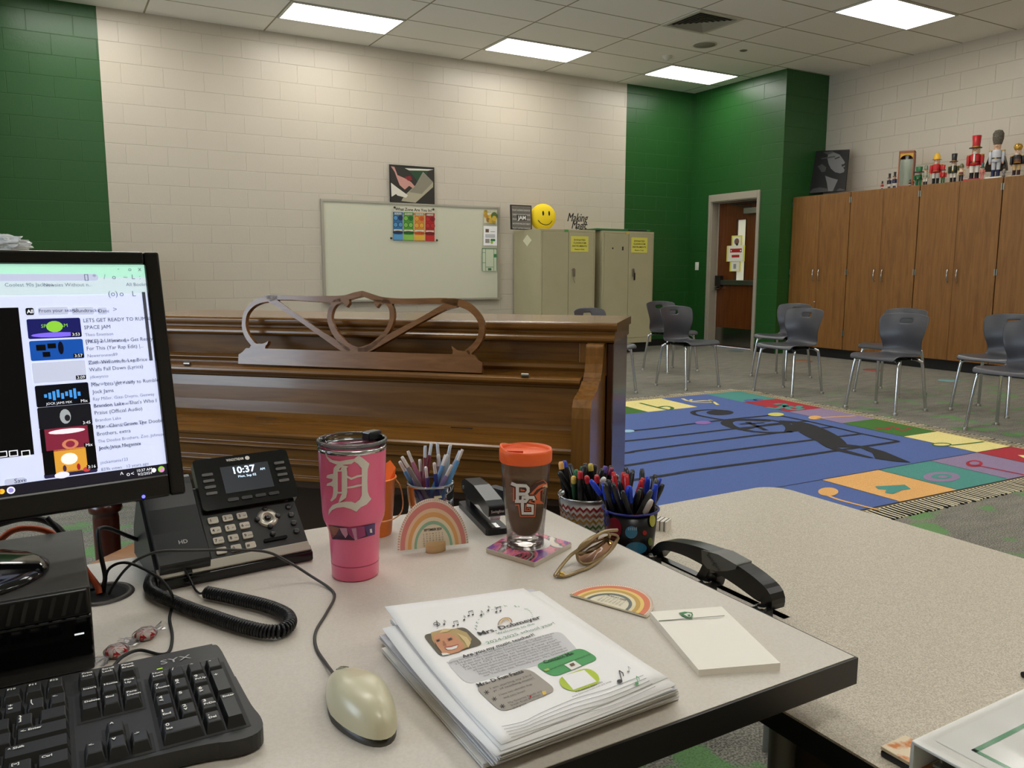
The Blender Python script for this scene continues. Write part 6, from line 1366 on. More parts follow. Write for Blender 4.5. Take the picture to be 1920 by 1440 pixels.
glw = clear('tumbler_clear', (244, 242, 240), .05, .7)
bp = [(.0, 0), (.0285, 0), (.0295, .003), (.029, .012), (.030, .03), (.035, .09), (.0385, .135)]
MB().lathe(bp, glw, None, 40, cap=False).build('outer_wall', t)
MB().lathe([(.0, .014), (.014, .0155), (.0215, .023), (.0262, .04), (.031, .09), (.0345, .135)], M('inner_wall', (176, 150, 122), .15, alpha=.38), None, 40, cap=False).build('inner_wall', t)
dr_ = M('drink', (104, 82, 68), .25)
tag(MB().lathe([(.0, .0165), (.0135, .0175), (.0208, .0245), (.0255, .041), (.0292, .082), (0, .082)], dr_, None, 40, cap=False).build('drink', t), 'dark brown drink')
MB().lathe([(.012, .0), (.0285, .004), (.0285, .008), (.01, .011)], glw, None, 32).build('thick_foot', t)
olm = M('lid_orange', (250, 106, 40), .42)
MB().lathe([(.0395, .1335), (.0405, .136), (.0408, .150), (.0400, .1535), (.0385, .154), (.0370, .149), (.033, .146), (0, .1455)], olm, None, 44).build('lid', t)
lo = [o_ for o_ in t.children if o_.name.startswith('lid')][0]
sp_ = MB(T(rz=2.55)); n = 14
vs = [(r*math.cos(a), r*math.sin(a), z) for r, zz in ((.0405, 0), (.0395, 1), (.0378, 1), (.0372, 0)) for a, z in [((-1+2*i/n)*1.0, .151+zz*.008*math.cos((-1+2*i/n)*PI/2)) for i in range(n+1)]]
sp_.add(vs, [(k*(n+1)+i, k*(n+1)+i+1, (k+1)*(n+1)+i+1, (k+1)*(n+1)+i) for k in range(3) for i in range(n)], olm, True).build('drink_lip', lo)
MB(T(rz=2.55)).box(.004, .03, -.0008, .0008, .1455, .1485, M('lid_orange_dark', (196, 76, 26), .4)).build('sip_slot', lo)
rad = interp([(r, z+BZ) for r, z in bp[1:]]); q = crop(860, 820, .1805); o = MB()
def bgd(l, m, e, w_=None): o.decal([q(*a) for a in (stroke(l, w_) if w_ else l)], local(t, oncone(bx, by, rad, e)), m, 5)
wh2, dk2, or2 = ink('bg_white', (222, 222, 220), .4), ink('bg_dark', (66, 38, 30), .4), ink('bg_orange', (226, 112, 72), .4)
Bs = [[(545,478),(600,500),(700,505),(722,530),(722,560),(695,590),(625,590)], [(610,500),(610,665)], [(585,665),(700,665),(715,640),(712,605),(690,590)]]
Gs = [[(785,655),(780,625),(665,625),(662,700),(665,790),(768,790),(768,712),(710,706)]]
for s in Bs: bgd(s, or2, .0005, 92)
for s in Gs: bgd(s, or2, .00055, 92)
bgd([(735,550),(790,480),(880,440),(920,480),(925,520),(885,530),(855,660),(885,690),(795,690),(770,600)], or2, .0007)
for s in Bs: bgd(s, dk2, .0009, 64)
for s in Gs: bgd(s, dk2, .00095, 64)
bgd([(735,540),(790,480),(880,447),(915,485),(880,480),(830,500),(775,555),(745,585)], dk2, .001); bgd([(775,590),(810,545),(880,510),(905,520),(850,545),(800,600)], dk2, .001); bgd([(880,500),(915,490),(922,520),(890,512),(870,525)], ink('beak', (214, 196, 160)), .0012)
bgd([(850,560),(875,545),(862,650),(850,665)], dk2, .0011)
for s in Bs: bgd(s, wh2, .0014, 34)
for s in Gs: bgd(s, wh2, .0016, 34)
tag(o.build('emblem', t), 'white BG letters with an orange falcon')
# ------------------------------------------------------------------ sunglasses
gm_ = M('glasses_frame', (176, 152, 112), .22, .3, alpha=.88); ln_ = clear('brown_lens', (176, 140, 116), .05); gd = M('hinge_gold', (220, 190, 110), .2, 1.)
gl, gr_ = at(1050, 1078, z=DZ), at(1153, 1008, z=DZ+.025); gl.z = DZ
t = thing('sunglasses', 'folded light brown sunglasses with tinted lenses lying at the back edge of the desk', 'sunglasses', (gl.x, gl.y, DZ))
q = crop(1040, 980, .22917)
def gp_(X, Y, z): p = at(*q(X, Y), z=DZ+z); return (p.x-gl.x, p.y-gl.y, z)
rims = [([(185,240,.022),(215,185,.034),(300,120,.043),(400,80,.046),(445,90,.042),(430,130,.03),(350,180,.018),(270,220,.012),(215,262,.012)], 'upper'),
        ([(180,250,.020),(190,300,.010),(230,335,.004),(300,330,.004),(370,290,.006),(440,240,.010),(500,150,.022),(515,110,.03),(460,95,.038),(440,130,.030),(370,190,.02),(280,240,.016)], 'lower')]
for pts, nm in rims:
    P3 = [Vector(gp_(*p)) for p in pts]; sm_ = [Vector(p) for p in smooth_line([tuple(p) for p in P3+[P3[0]]], 5)][:-1]
    r_ = MB().tube(sm_, .0021, gm_, 7, closed=True).build('rim', t)
    c = sum(sm_, Vector())/len(sm_); m_ = MB().add([c]+sm_, [(0, i+1, (i+1) % len(sm_)+1) for i in range(len(sm_))], ln_, True).build('lens', r_)
MB().tube([Vector(p) for p in smooth_line([gp_(0,435,.004), gp_(60,350,.010), gp_(130,270,.018), gp_(190,225,.026), gp_(280,150,.040), gp_(400,75,.048), gp_(510,60,.042)], 5)], .0026, gm_, 7).build('temple', t)
MB().tube([Vector(p) for p in smooth_line([gp_(20,435,.003), gp_(90,435,.003), gp_(200,395,.003), gp_(290,360,.003), gp_(400,280,.006), gp_(480,200,.014), gp_(520,120,.026)], 5)], .0026, gm_, 7).build('temple', t)
MB().tube([gp_(40,415,.008), gp_(75,425,.006)], .0035, gd, 8).build('hinge', t); MB().tube([gp_(430,140,.026), gp_(455,180,.02)], .003, gd, 8).build('hinge', t)
# ------------------------------------------------------------------ notepad
nc = [at(1310, 1256, z=DZ+.007), at(1463, 1243, z=DZ+.009), at(1353, 1137, z=DZ+.009), at(1219, 1147, z=DZ+.009)]
t = thing('notepad', 'white notepad with a small green shield crest and ruled line at its top', 'notepad', (nc[0].x, nc[0].y, DZ))
v = [p-Vector((nc[0].x, nc[0].y, DZ)) for p in nc]
MB().add([Vector((p.x, p.y, 0)) for p in v]+v, [(3,2,1,0), (4,5,6,7), (0,1,5,4), (1,2,6,5), (2,3,7,6), (3,0,4,7)], M('pad_paper', (248, 243, 232), .7)).build('pad', t)
n_ = (v[1]-v[0]).cross(v[3]-v[0]).normalized()
fp = lambda e: (lambda X, Y: onplane(X, Y, nc[0]+n_*e, n_)-Vector(t.location))
q = crop(1040, 980, .22917); o = MB()
o.decal([q(*a) for a in ((850,800),(1390,758),(1390,763),(850,806))], fp(.0005), ink('line_green', (110, 120, 100)))
o.decal([q(*a) for a in ((1015,737),(1065,728),(1125,735),(1132,755),(1115,782),(1085,778),(1045,762))], fp(.0006), grn)
o.decal([q(*a) for a in ((1055,748),(1090,738),(1120,745),(1118,765),(1105,775),(1080,765))], fp(.0009), WHT); o.decal([q(*a) for a in ((1085,752),(1110,750),(1108,768),(1095,768))], fp(.0012), grn)
o.build('printed_crest', t)
# ------------------------------------------------------------------ paper stack with the flyer on top
crd = [((740, 1400), (1253, 1270)),]
ZT = .026
TL, TR, BRc, BL = at(721, 1139, z=DZ+.050), at(981, 1103, z=DZ+.034), at(1252, 1270, z=DZ+ZT), at(940, 1396, z=DZ+ZT)
pg0 = Vector(((TL+TR+BRc+BL)/4).to_tuple()); pg0.z = DZ
def sheet_fn(TLc, TRc, BRr, BLl, curl=0.):
    def f(u, v):                                # u 0..1 left-right, v 0..1 bottom-top
        p = (BLl*(1-u)+BRr*u)*(1-v)+(TLc*(1-u)+TRc*u)*v
        s = -.007*math.sin(PI*v)*(1-u) - curl*.004*math.sin(PI*u)*(1-v) + curl*.010*max(0, v-.7)*max(0, .45-u)*8*.3
        return p+Vector((0, 0, s))
    return f
def sheet(o, f, m, n=14, z=0.):
    vs = [f(i/n, j/n)+Vector((0, 0, z)) for j in range(n+1) for i in range(n+1)]
    return o.add(vs, [(j*(n+1)+i, j*(n+1)+i+1, (j+1)*(n+1)+i+1, (j+1)*(n+1)+i) for j in range(n) for i in range(n)], m, True)
# the bulk of the pile: leaves in ream blocks, each slightly turned
pm2 = [M('paper_%d' % k, c, .75) for k, c in enumerate(((232, 229, 227), (214, 214, 222), (238, 234, 228)))]
blocks = [(((716, 1215), (1000, 1120), (1272, 1303), (905, 1432)), .0006, .006, 'undermost', 1), (((712, 1190), (1010, 1112), (1268, 1300), (925, 1428)), .0062, .011, 'second lowest', 0),
          (((722, 1178), (1015, 1109), (1272, 1296), (932, 1422)), .0112, .017, 'middle', 2), (((733, 1160), (998, 1103), (1270, 1290), (938, 1414)), .0172, .0225, 'upper', 0)]
for k, (c4, z0, z1, nm, mi) in enumerate(blocks):
    t = MB(); top = [at(*c, z=DZ+z1) for c in c4]; c0 = [Vector((p.x, p.y, DZ+z0)) for p in top]
    n = 10; rng = random.Random(k)
    def ly(p4, u, v, z): p = (p4[3]*(1-u)+p4[2]*u)*(1-v)+(p4[0]*(1-u)+p4[1]*u)*v; return Vector((p.x, p.y, z))
    layers = 5
    for l in range(layers):
        a, b2 = z0+(z1-z0)*l/layers, z0+(z1-z0)*(l+.82)/layers; jx, jy = rng.uniform(-.0012, .0012), rng.uniform(-.0012, .0012)
        vs = [ly(top, u, v, DZ+z)+Vector((jx, jy, 0)) for z in (a, b2) for u, v in ((0, 0), (1, 0), (1, 1), (0, 1))]
        t.add(vs, [(3,2,1,0), (4,5,6,7), (0,1,5,4), (1,2,6,5), (2,3,7,6), (3,0,4,7)], pm2[(mi+l) % 3])
    tag(t.build('flyer_pile'), '%s layer of printed flyers in the pile on the desk' % nm, 'paper', 'layers of the flyer pile', 'stuff')
for k, (c4, z, nm) in enumerate(((((716, 1180), (1000, 1110), (1262, 1292), (930, 1418)), (.040, .026, .0235, .0235), 'lower loose sheet with a curled left corner just under the top flyer'), (((727, 1141), (1012, 1108), (1268, 1284), (940, 1408)), (.046, .0285, .0245, .0245), 'upper loose sheet peeking out at the right under the top flyer'))):
    P4 = [at(*c, z=DZ+h) for c, h in zip(c4, z)]; o = MB(); sheet(o, sheet_fn(P4[0], P4[1], P4[2], P4[3], .3), PAPER, 12)
    tag(o.build('loose_sheet', solid=.0003), nm, 'paper', 'loose sheets under the top flyer')
F_ = sheet_fn(TL, TR, BRc, BL, .3)
t = thing('welcome_flyer', 'printed welcome flyer with a teacher photo and green boxes, on top of the paper pile', 'flyer', tuple(pg0))
LF = lambda u, v, z=0.: F_(u, v)-pg0+Vector((0, 0, z))
o = MB(); n = 16; vs = [LF(i/n, j/n) for j in range(n+1) for i in range(n+1)]
o.add(vs, [(j*(n+1)+i, j*(n+1)+i+1, (j+1)*(n+1)+i+1, (j+1)*(n+1)+i) for j in range(n) for i in range(n)], PAPER, True); o.build('sheet', t, solid=.0003)
# photo pixel -> sheet (u, v) by Newton steps
def uvof(px, py):
    u = v = .5
    for _ in range(14):
        def pj(a, b_):
            p = F_(a, b_)-C0; return 960+FPX*p.dot(CR)/p.dot(CF), 720-FPX*p.dot(CU)/p.dot(CF)
        x, y = pj(u, v); x1, y1 = pj(u+1e-3, v); x2, y2 = pj(u, v+1e-3)
        a, b_, c, d = (x1-x)/1e-3, (x2-x)/1e-3, (y1-y)/1e-3, (y2-y)/1e-3; de = a*d-b_*c
        u += (d*(px-x)-b_*(py-y))/de; v += (-c*(px-x)+a*(py-y))/de
    return u, v
q = crop(700, 1080, .3125)
def fd(l, m, z=.0006, st=.06, rnd=False):
    uv = [uvof(*q(*p)) for p in l]; fo.decal(uv, lambda u, v: LF(u, v, z), m, st)
def rbox(l, m, z, r=.03):
    """rounded four-corner box from its photo corners, in sheet space"""
    uv = [Vector(uvof(*q(*p))) for p in l]; out = []
    for i in range(4):
        p, a, b_ = uv[i], uv[i-1], uv[(i+1) % 4]; da, db = (a-p).normalized()*r, (b_-p).normalized()*r
        for k in range(6):
            s = k/5; out.append(((p+da)*(1-s)**2+p*2*s*(1-s)+(p+db)*s*s).to_tuple())
    fo.decal(out, lambda u, v: LF(u, v, z), m, .06)
def ft(s, a, b_, h, m, z=.0012, bold=0.):
    """text between two photo points on the baseline; h is its height in sheet units"""
    ua, ub = uvof(*q(*a)), uvof(*q(*b_)); v_, f_, x0, x1 = text_mesh(s, bold)
    dx, dy = ub[0]-ua[0], ub[1]-ua[1]
    asp = .2/.285
    vs = [LF(ua[0]+dx*(p[0]-x0)/(x1-x0)-dy*asp*0-dy*p[1]*h*0, ua[1]+dy*(p[0]-x0)/(x1-x0)+p[1]*h, z) for p in v_]
    fo.add(vs, f_, m)
fo = MB(); lg_ = ink('soft_grey', (214, 212, 214)); gb_ = ink('box_grey2', (168, 160, 150)); g6 = ink('flyer_green', (76, 160, 92)); lm = ink('flyer_lime', (186, 206, 62)); dkt = ink('text_dark', (46, 44, 46)); gyt = ink('text_grey', (110, 108, 112)); gnt = ink('text_green', (96, 140, 112))
rbox([(430,510),(1120,330),(1240,460),(560,655)], lg_, .0005, .05)
ft('Mrs. Dobmeyer', (640,362), (1010,258), .040, dkt, bold=.018); ft('Welcome to the', (745,358), (970,296), .024, gnt); ft('2024-2025 school year!', (685,415), (1092,292), .028, gnt)
ft('Are you my music teacher?!', (540,498), (972,362), .029, dkt, bold=.02)
lines_ = ['Starting this school year, I will see grades K-2 and 3rd through 5th grade! If you are', 'a 3rd grader in Mrs. Stewart\'s, Mrs. Zimmerman\'s, or Mrs. Wilson\'s classes', 'I am also their K grade teacher. I am SO excited to get to teach you!', 'So let\'s GO ready to begin a new year!', 'I will be teaching all 3rd and 5th grades along with Mrs. Shumaker! Student', 'will have the opportunity to sign up for choir in the first 2 weeks of school!', 'Finally, students and families are invited to watch our TLC Live from', 'Mustang TV and instructional videos, Talent and concerts, and songs on', 'our YouTube site. Musically yours, Mrs. Dobmeyer']
for i, s in enumerate(lines_):
    k = i/(len(lines_)-1); ind = 30*(abs(math.sin(i*2.3))); a = (448+k*205+ind, 534+k*80-ind*.26); b_ = (1085+k*100-ind, 352+k*98+ind*.2); ft(s, a, b_, .0185, gyt)
rbox([(965,538),(1245,432),(1358,500),(1080,612)], g6, .0008, .045); ft('Contact Me', (1030,532), (1205,474), .030, ink('text_dgreen', (22, 60, 34)), .0014, .02); ft('email.dobmeyer@ourschool.org', (1065,570), (1300,478), .014, ink('text_dgreen'), .0014)
fd([(1145,540),(1205,515),(1250,545),(1190,572)], WHT, .0014); fd([(1175,540),(1200,530),(1212,545),(1188,554)], ink('photo_brown'), .002)
fd([(1022,570),(1050,560),(1058,572),(1032,580)], ink('olive3', (170, 190, 90)), .0015)
rbox([(1085,625),(1300,545),(1385,640),(1180,712)], lm, .001, .07); fd([(1130,608),(1265,570),(1340,640),(1200,690)], PAPER, .0013)
ft('scan me for more info', (1215,705), (1378,645), .017, gyt); ft('www.dobmeyermusic.com and songs', (1195,735), (1430,640), .013, gyt)
rbox([(605,670),(930,555),(1105,690),(770,825)], gb_, .0009, .05); ft('Mrs. D Fun Facts', (630,672), (905,585), .031, dkt, .0015, .02)
for i, (s, a, b_) in enumerate((('I am starting my 23rd', (705,688), (950,606)), ('yr. of teaching music!', (722,704), (965,622)), ('I have two adorable dogs', (760,728), (955,660)), ('and two boys!', (785,744), (915,700)), ('My favorite foods are', (815,775), (1015,702)), ('fresh fruit & chips', (830,790), (1005,724)), ('and pizza', (840,805), (920,776)))): ft(s, a, b_, .0165, ink('text_mid', (86, 80, 76)), .0015)
for X, Y in ((680,707), (726,747), (775,790)):
    for a in range(6): fd(stroke([(X, Y), (X+16*math.cos(a*PI/3), Y+14*math.sin(a*PI/3))], 4), dkt, .0016, None)
fd([(935,732),(945,726),(950,738),(942,746)], redi, .002); fd([(1010,705),(1035,700),(1038,720),(1020,725)], ink('gold_dot', (226, 190, 80)), .002)
# portrait photo
rbox([(295,358),(548,308),(662,412),(405,490)], ink('portrait_bg', (96, 88, 72)), .0008, .035)
hr, sk, sk2 = ink('portrait_hair', (186, 158, 104)), ink('portrait_skin', (206, 146, 108)), ink('portrait_shade', (170, 108, 80))
fd([(345,345),(420,325),(500,322),(560,345),(590,385),(575,430),(530,450),(480,400),(400,350),(360,375),(372,420),(352,390)], hr, .0012)
fd([(358,365),(400,348),(450,350),(500,372),(535,410),(545,440),(515,462),(450,478),(415,470),(385,430),(365,395)], sk, .0014)
fd([(372,392),(398,384),(402,396),(380,404)], sk2, .0018); fd([(440,386),(470,376),(480,388),(452,398)], sk2, .0018); fd([(380,396),(395,391),(398,399),(384,402)], dkt, .0021); fd([(448,388),(466,381),(472,389),(454,395)], dkt, .0021)
fd([(415,400),(425,398),(440,425),(420,428)], sk2, .0018); fd([(430,440),(470,432),(508,424),(500,442),(470,452),(445,452)], WHT, .0019); fd([(425,437),(470,430),(510,420),(512,424),(470,436),(430,442)], ink('lip', (176, 80, 76)), .0022)
fd([(420,325),(480,325),(440,345),(395,350)], ink('portrait_hair2', (214, 190, 136)), .0017); fd([(500,350),(560,375),(585,410),(570,440),(545,400)], ink('portrait_hair2'), .0017); fd([(408,470),(440,470),(460,478),(415,486)], WHT, .0016)
# arch text, little rainbow and notes
arc_ = '1st-3rd-5th gr music'
for i, ch in enumerate(arc_):
    if ch == ' ': continue
    k = i/(len(arc_)-1); a = PI*(1-k)*1.02; cxa, cya = 790, 330; X, Y = cxa-165*math.cos(PI-a)*(-1)*-1, cya-105*math.sin(a)-60*k*.55+10
    X = cxa+170*math.cos(a); Y = 318-98*math.sin(a)-70*(k)
    dx, dy = 18, -8+ (1-2*k)*-14
    gw = text_mesh(ch); hw_ = 15*(gw[3]-gw[2]); ft(ch, (X-hw_, Y+6+hw_*.27-(1-2*k)*-hw_*.5), (X+hw_, Y+6-hw_*.27+(1-2*k)*-hw_*.5), .026, gnt, .0012)
for r, c in ((42, (110, 100, 96)), (35, (226, 180, 130)), (28, (228, 214, 170)), (21, (206, 150, 110))):
    pts = [(790+r*math.cos(a*PI/10), 292-r*.85*math.sin(a*PI/10)-(math.cos(a*PI/10))*8) for a in range(11)]; fd(stroke(pts, 4), ink('mini%d' % r, c), .0012+.0001*(42-r), None)
def note(X, Y, s=1., m=dkt, beam=False, z=.0014):
    fd([(X+9*s*math.cos(a*PI/6), Y+6*s*math.sin(a*PI/6)) for a in range(12)], m, z, None)
    fd(stroke([(X+7*s, Y), (X-2*s, Y-34*s)], 3*s), m, z, None)
    if beam: fd([(X+33*s+8*s*math.cos(a*PI/6), Y-8*s+6*s*math.sin(a*PI/6)) for a in range(12)], m, z, None); fd(stroke([(X+40*s, Y-8*s), (X+32*s, Y-42*s)], 3*s), m, z, None); fd(stroke([(X-2*s, Y-33*s), (X+32*s, Y-42*s)], 5*s), m, z, None)
    else: fd(stroke([(X-2*s, Y-34*s), (X+10*s, Y-26*s), (X+12*s, Y-16*s)], 3*s), m, z, None)
for X, Y, b_ in ((425,296,False), (482,306,True), (545,270,False), (572,245,True), (648,240,False), (690,212,False), (738,222,True)): note(X, Y, .75, dkt, b_)
fd(stroke(smooth_line([(385,322),(378,326),(376,318),(388,300),(378,278),(380,276),(386,290),(372,300),(362,298),(366,288),(385,286),(400,296),(390,306),(376,306)], 3), 3.5), dkt, .0015, None)
note(1478, 640, 1.9, dkt, False, .0016); note(1580, 655, 1.3, g6, False, .0018); note(1530, 582, .9, ink('note_grey', (150, 148, 146)), False, .0016)
# staff lines
for k in range(5):
    pts = smooth_line([(770+k*14, 910+k*16), (900+k*6, 880+k*16), (1000, 830+k*22), (1200+k*4, 745+k*25), (1400+k*10, 685+k*24), (1620+k*18, 600+k*17)], 3)
    fd(stroke(pts, 2.6), ink('staff', (120, 118, 118)), .0011, .08)
fo.build('printed_content', t)
# ------------------------------------------------------------------ tin buckets of markers and pens on the side table
def tin(label, cx, cy, r, h, mat, rimm, name='tin_bucket'):
    t = thing(name, label, 'bucket', (cx, cy, TZ)); rb_ = r*.80
    MB().lathe([(0, .001), (rb_, 0), (rb_+.001, .002), (r-.0015, h-.003), (r-.003, h-.003), (rb_-.002, .004), (0, .004)], mat, None, 48).build('bucket_body', t)
    MB().tube([(r*math.cos(a*PI/24), r*math.sin(a*PI/24), h-.0015) for a in range(48)], .002, rimm, 6, closed=True).build('rim', t)
    return t, (lambda z: rb_+(r-rb_)*(z-TZ)/h)
# polka dot bucket
bcx, bcy, bh, br_ = .871, 1.092, .097, .0495
t, rad = tin('black tin bucket with coloured dots and blue rim, full of pens', bcx, bcy, br_, bh, M('tin_black', (22, 20, 24), .25), M('rim_blue', (30, 34, 130), .3))
q = crop(1040, 840, 220/1440); o = MB()
for k, (X, Y, rx, ry, c) in enumerate(((720,990,100,135,(130, 22, 44)), (940,1035,76,76,(56, 130, 170)), (1000,1230,130,75,(50, 120, 160)), (1105,1042,26,30,(190, 60, 60)), (1200,890,36,78,(190, 190, 60)), (1175,1150,28,50,(130, 150, 70)), (1000,835,70,16,(130, 22, 60)), (640,900,40,60,(60, 40, 90)))):
    l = [(X+rx*math.cos(a*PI/12), Y+ry*math.sin(a*PI/12)) for a in range(24)]
    try: o.decal([q(*p) for p in l], local(t, oncone(bcx, bcy, rad, .0006+.0001*k)), ink('dot%d' % k, c, .3), 6)
    except Exception: pass
for i in range(5): o.decal([q(900+i*24, 975), q(912+i*24, 975), q(912+i*24, 1010), q(900+i*24, 1010)], local(t, oncone(bcx, bcy, rad, .002)), ink('dot_mark', (150, 190, 210), .3), None)
o.build('dot_pattern', t)
e_ = local(t, oncone(bcx, bcy, rad, .003))(*q(640, 800)); MB().ball(e_, .0045, M('rim_blue'), 10).tube([e_, e_+Vector((-.006, -.002, -.012)), e_+Vector((-.004, -.006, -.02))], .0012, M('rim_blue'), 6).build('handle_lug', t)
# chevron bucket
ccx, ccy, ch_, cr2 = .868, 1.222, .090, .0545
t2, rad2 = tin('white tin bucket with rainbow chevron stripes, full of markers', ccx, ccy, cr2, ch_, M('tin_white', (206, 198, 192), .3), M('rim_silver', (190, 190, 190), .2, 1.))
chm = [ink('chev%d' % i, c, .35) for i, c in enumerate(((168, 48, 56), (176, 96, 66), (190, 150, 70), (84, 124, 58), (40, 84, 84), (60, 60, 110)))]
mb = MB(); NZ = 26
for row in range(6):
    zc = TZ+ch_-.012-row*.0117
    for s in range(NZ*2):
        a0, a1 = 2*PI*s/(NZ*2), 2*PI*(s+1)/(NZ*2); z0, z1 = (zc, zc-.0065) if s % 2 == 0 else (zc-.0065, zc); th = .0052
        P4 = []
        for a, z in ((a0, z0-th), (a1, z1-th), (a1, z1), (a0, z0)): r = rad2(z)+.0006; P4.append((r*math.cos(a), r*math.sin(a), z-TZ))
        if min(p[2] for p in P4) > .002: mb.add(P4, [(0,1,2,3)], chm[row])
mb.build('chevron_pattern', t2)
e_ = local(t2, oncone(ccx, ccy, rad2, .003))(*q(105, 550)); MB().ball(e_, .0045, MC['rim_silver'], 10).build('handle_lug', t2)
MB().tube([Vector(p) for p in smooth_line([tuple(e_), tuple(e_+Vector((-.008, 0, -.008))), tuple(e_+Vector((-.006, -.006, -.028))), tuple(e_+Vector((.012, -.02, -.045)))], 5)], .0012, MC['rim_silver'], 6).build('handle', t2)
bkp = M('marker_black', (20, 20, 22), .3)
mk_ = {n: (bkp, M('cap_'+n.replace(' ', '_'), c, .35)) for n, c in {'red': (186, 34, 44), 'green': (40, 110, 66), 'blue': (34, 60, 170), 'purple': (96, 70, 150), 'magenta': (130, 26, 70), 'black': (26, 26, 28), 'yellow': (214, 190, 90), 'white': (220, 220, 216)}.items()}
mk_['orange-tipped'] = (bkp, M('cap_peach', (226, 166, 90), .35)); mk_['dark green'] = (M('barrel_green', (22, 70, 40), .3), M('cap_yel2', (216, 184, 92), .35))
L1 = [((138,250), 'red', 0), ((215,205), 'green', .02), ((235,240), 'yellow', 0), ((300,175), 'orange-tipped', .01), ((255,310), 'red', -.02), ((325,290), 'green', -.01), ((385,185), 'blue', .02), ((405,372), 'dark green', -.04), ((465,205), 'red', .02), ((500,262), 'magenta', 0), ((545,205), 'black', .03), ((605,215), 'purple', .03), ((610,262), 'black', 0), ((600,355), 'white', -.02), ((715,300), 'white', .02), ((545,320), 'black', -.01), ((435,260), 'black', .01), ((180,300), 'black', -.01), ((345,240), 'black', .02), ((660,240), 'black', .04), ((280,240), 'black', .03), ((190,225), 'black', .04)]
place_pens([(*q(*a), c, d) for a, c, d in L1], ccx, ccy, TZ, cr2-.006, TZ+ch_, 'marker', 'marker', 'markers in the chevron bucket', 'in the chevron bucket', .0052, 'marker', 'marker', mk_)
pk_ = {n: (b_, M('pcap_'+n, c, .3)) for n, b_, c in (('blue', bkp, (28, 64, 200)), ('red', bkp, (196, 34, 40)), ('black', bkp, (34, 35, 37)), ('grey', M('pen_grey', (70, 70, 70), .35), (78, 80, 78)))}
pk_['gold'] = (M('pen_gold', (206, 160, 70), .25, .6), M('pcap_gold', (214, 200, 190), .3))
L2 = [((605,400), 'blue', -.01), ((650,380), 'black', .0), ((690,370), 'black', .02), ((790,460), 'blue', -.03), ((860,275), 'black', .04), ((845,350), 'red', .02), ((905,315), 'red', .03), ((940,265), 'black', .05), ((1000,275), 'red', .04), ((880,425), 'blue', -.02), ((955,460), 'red', -.03), ((985,410), 'blue', .0), ((1045,425), 'blue', .01), ((1075,300), 'black', .04), ((1125,315), 'black', .03), ((1150,390), 'red', .01), ((1090,460), 'blue', -.01), ((1210,350), 'grey', .02), ((1290,370), 'blue', .02), ((1270,480), 'grey', -.0), ((1220,450), 'black', .0), ((1160,510), 'black', -.03), ((1285,600), 'gold', -.02), ((740,400), 'black', .01), ((790,330), 'black', .03), ((1020,350), 'blue', .03), ((700,480), 'black', -.03), ((1050,520), 'black', -.03)]
place_pens([(*q(*a), c, d) for a, c, d in L2], bcx, bcy, TZ, br_-.006, TZ+bh, 'pen', 'pen', 'pens in the dotted bucket', 'in the dotted bucket', .0044, 'pen', 'pen', pk_)
# striped eraser block
p = at(1236, 991, z=TZ); t = MB(T(p.x, p.y, TZ, rz=.5)); t.box(-.014, .014, -.02, .02, 0, .02, M('striped_white', (226, 220, 208), .5))
for k in range(4): t.box(-.0145, .0145, -.016+k*.009, -.0145+k*.009, -.0-0+.0003, .0205, BLK)
tag(t.build('striped_block'), 'small white block with black stripes behind the dotted bucket', 'eraser')
# ------------------------------------------------------------------ three hole punch
XP = .897; t = thing('hole_punch', 'large black three-hole punch with a grey grip on the side table', 'hole punch', (XP, .92, TZ)); q = crop(1040, 980, .22917)
PF = frame((0, 0, 0), (0, -1, 0), z=(-1, 0, 0)); PFi = PF.inverted()
def pu(X, Y): p = at(*q(X, Y), X=XP)-Vector(t.location); v = PFi @ p; return (v.x, v.y)
bk2 = M('punch_black', (17, 17, 18), .28)
def pst(pts, wd, th, m, o_):
    P2 = smooth_line([pu(*p) for p in pts], 4); s = 1.28/FPX*.22917; W2 = [a[0]*s for a in smooth_line([(float(v),) for v in wd], 4)]; ol_ = stroke(P2, W2); n = len(P2)
    vs = [(a, max(b_, .0135), z) for z in (-th, th) for a, b_ in ol_]; k = 2*n
    fs = []
    for i in range(n-1): fs += [(k+i, k+i+1, k+k-2-i, k+k-1-i), (k-1-i, k-2-i, i+1, i), (i, i+1, k+i+1, k+i), (k-2-i, k-1-i, k+k-1-i, k+k-2-i)]
    fs += [(0, k, k+k-1, k-1), (n-1, n, k+n, k+n-1)]
    o_.add(vs, [tuple(reversed(f)) for f in fs], m, False, PF)
o = MB(); pst([(825,290), (880,215), (950,178), (1100,205), (1260,265), (1420,345), (1560,430), (1690,525), (1775,600), (1785,690)], [70, 80, 80, 105, 140, 160, 165, 160, 130, 90], .014, bk2, o)
pst([(1290,330), (1255,400), (1225,470)], [90, 80, 110], .011, bk2, o); pst([(1300,560), (1330,480), (1345,420)], [60, 60, 60], .010, bk2, o)
o.build('lever', t, bevel=.003)
o = MB(); pst([(820,290), (1000,370), (1200,465), (1400,580), (1600,670), (1800,760), (1900,810)], [60, 60, 60, 60, 60, 50, 30], .007, bk2, o); o.build('rail', t, bevel=.002)
o = MB(); o.prism([pu(*p) for p in ((1262,207), (1400,245), (1552,330), (1545,365), (1470,380), (1380,382), (1310,360), (1268,310))], -.016, .0165, M('grip_grey', (112, 112, 108), .55), PF)
tag(o.build('grip', t, bevel=.003), 'grey rubber grip')
o = MB(frame(PF @ Vector((*pu(1360, 318), .0172)), (0, -.84, -.54), z=(-1, 0, 0))); o.text('Swingline', .011, ink('grip_ink', (44, 44, 43)), w=.034); o.build('brand_mark', t)
MB().box(-.04, -.008, -.14, .11, .001, .010, bk2).build('base_plate', t, bevel=.003)
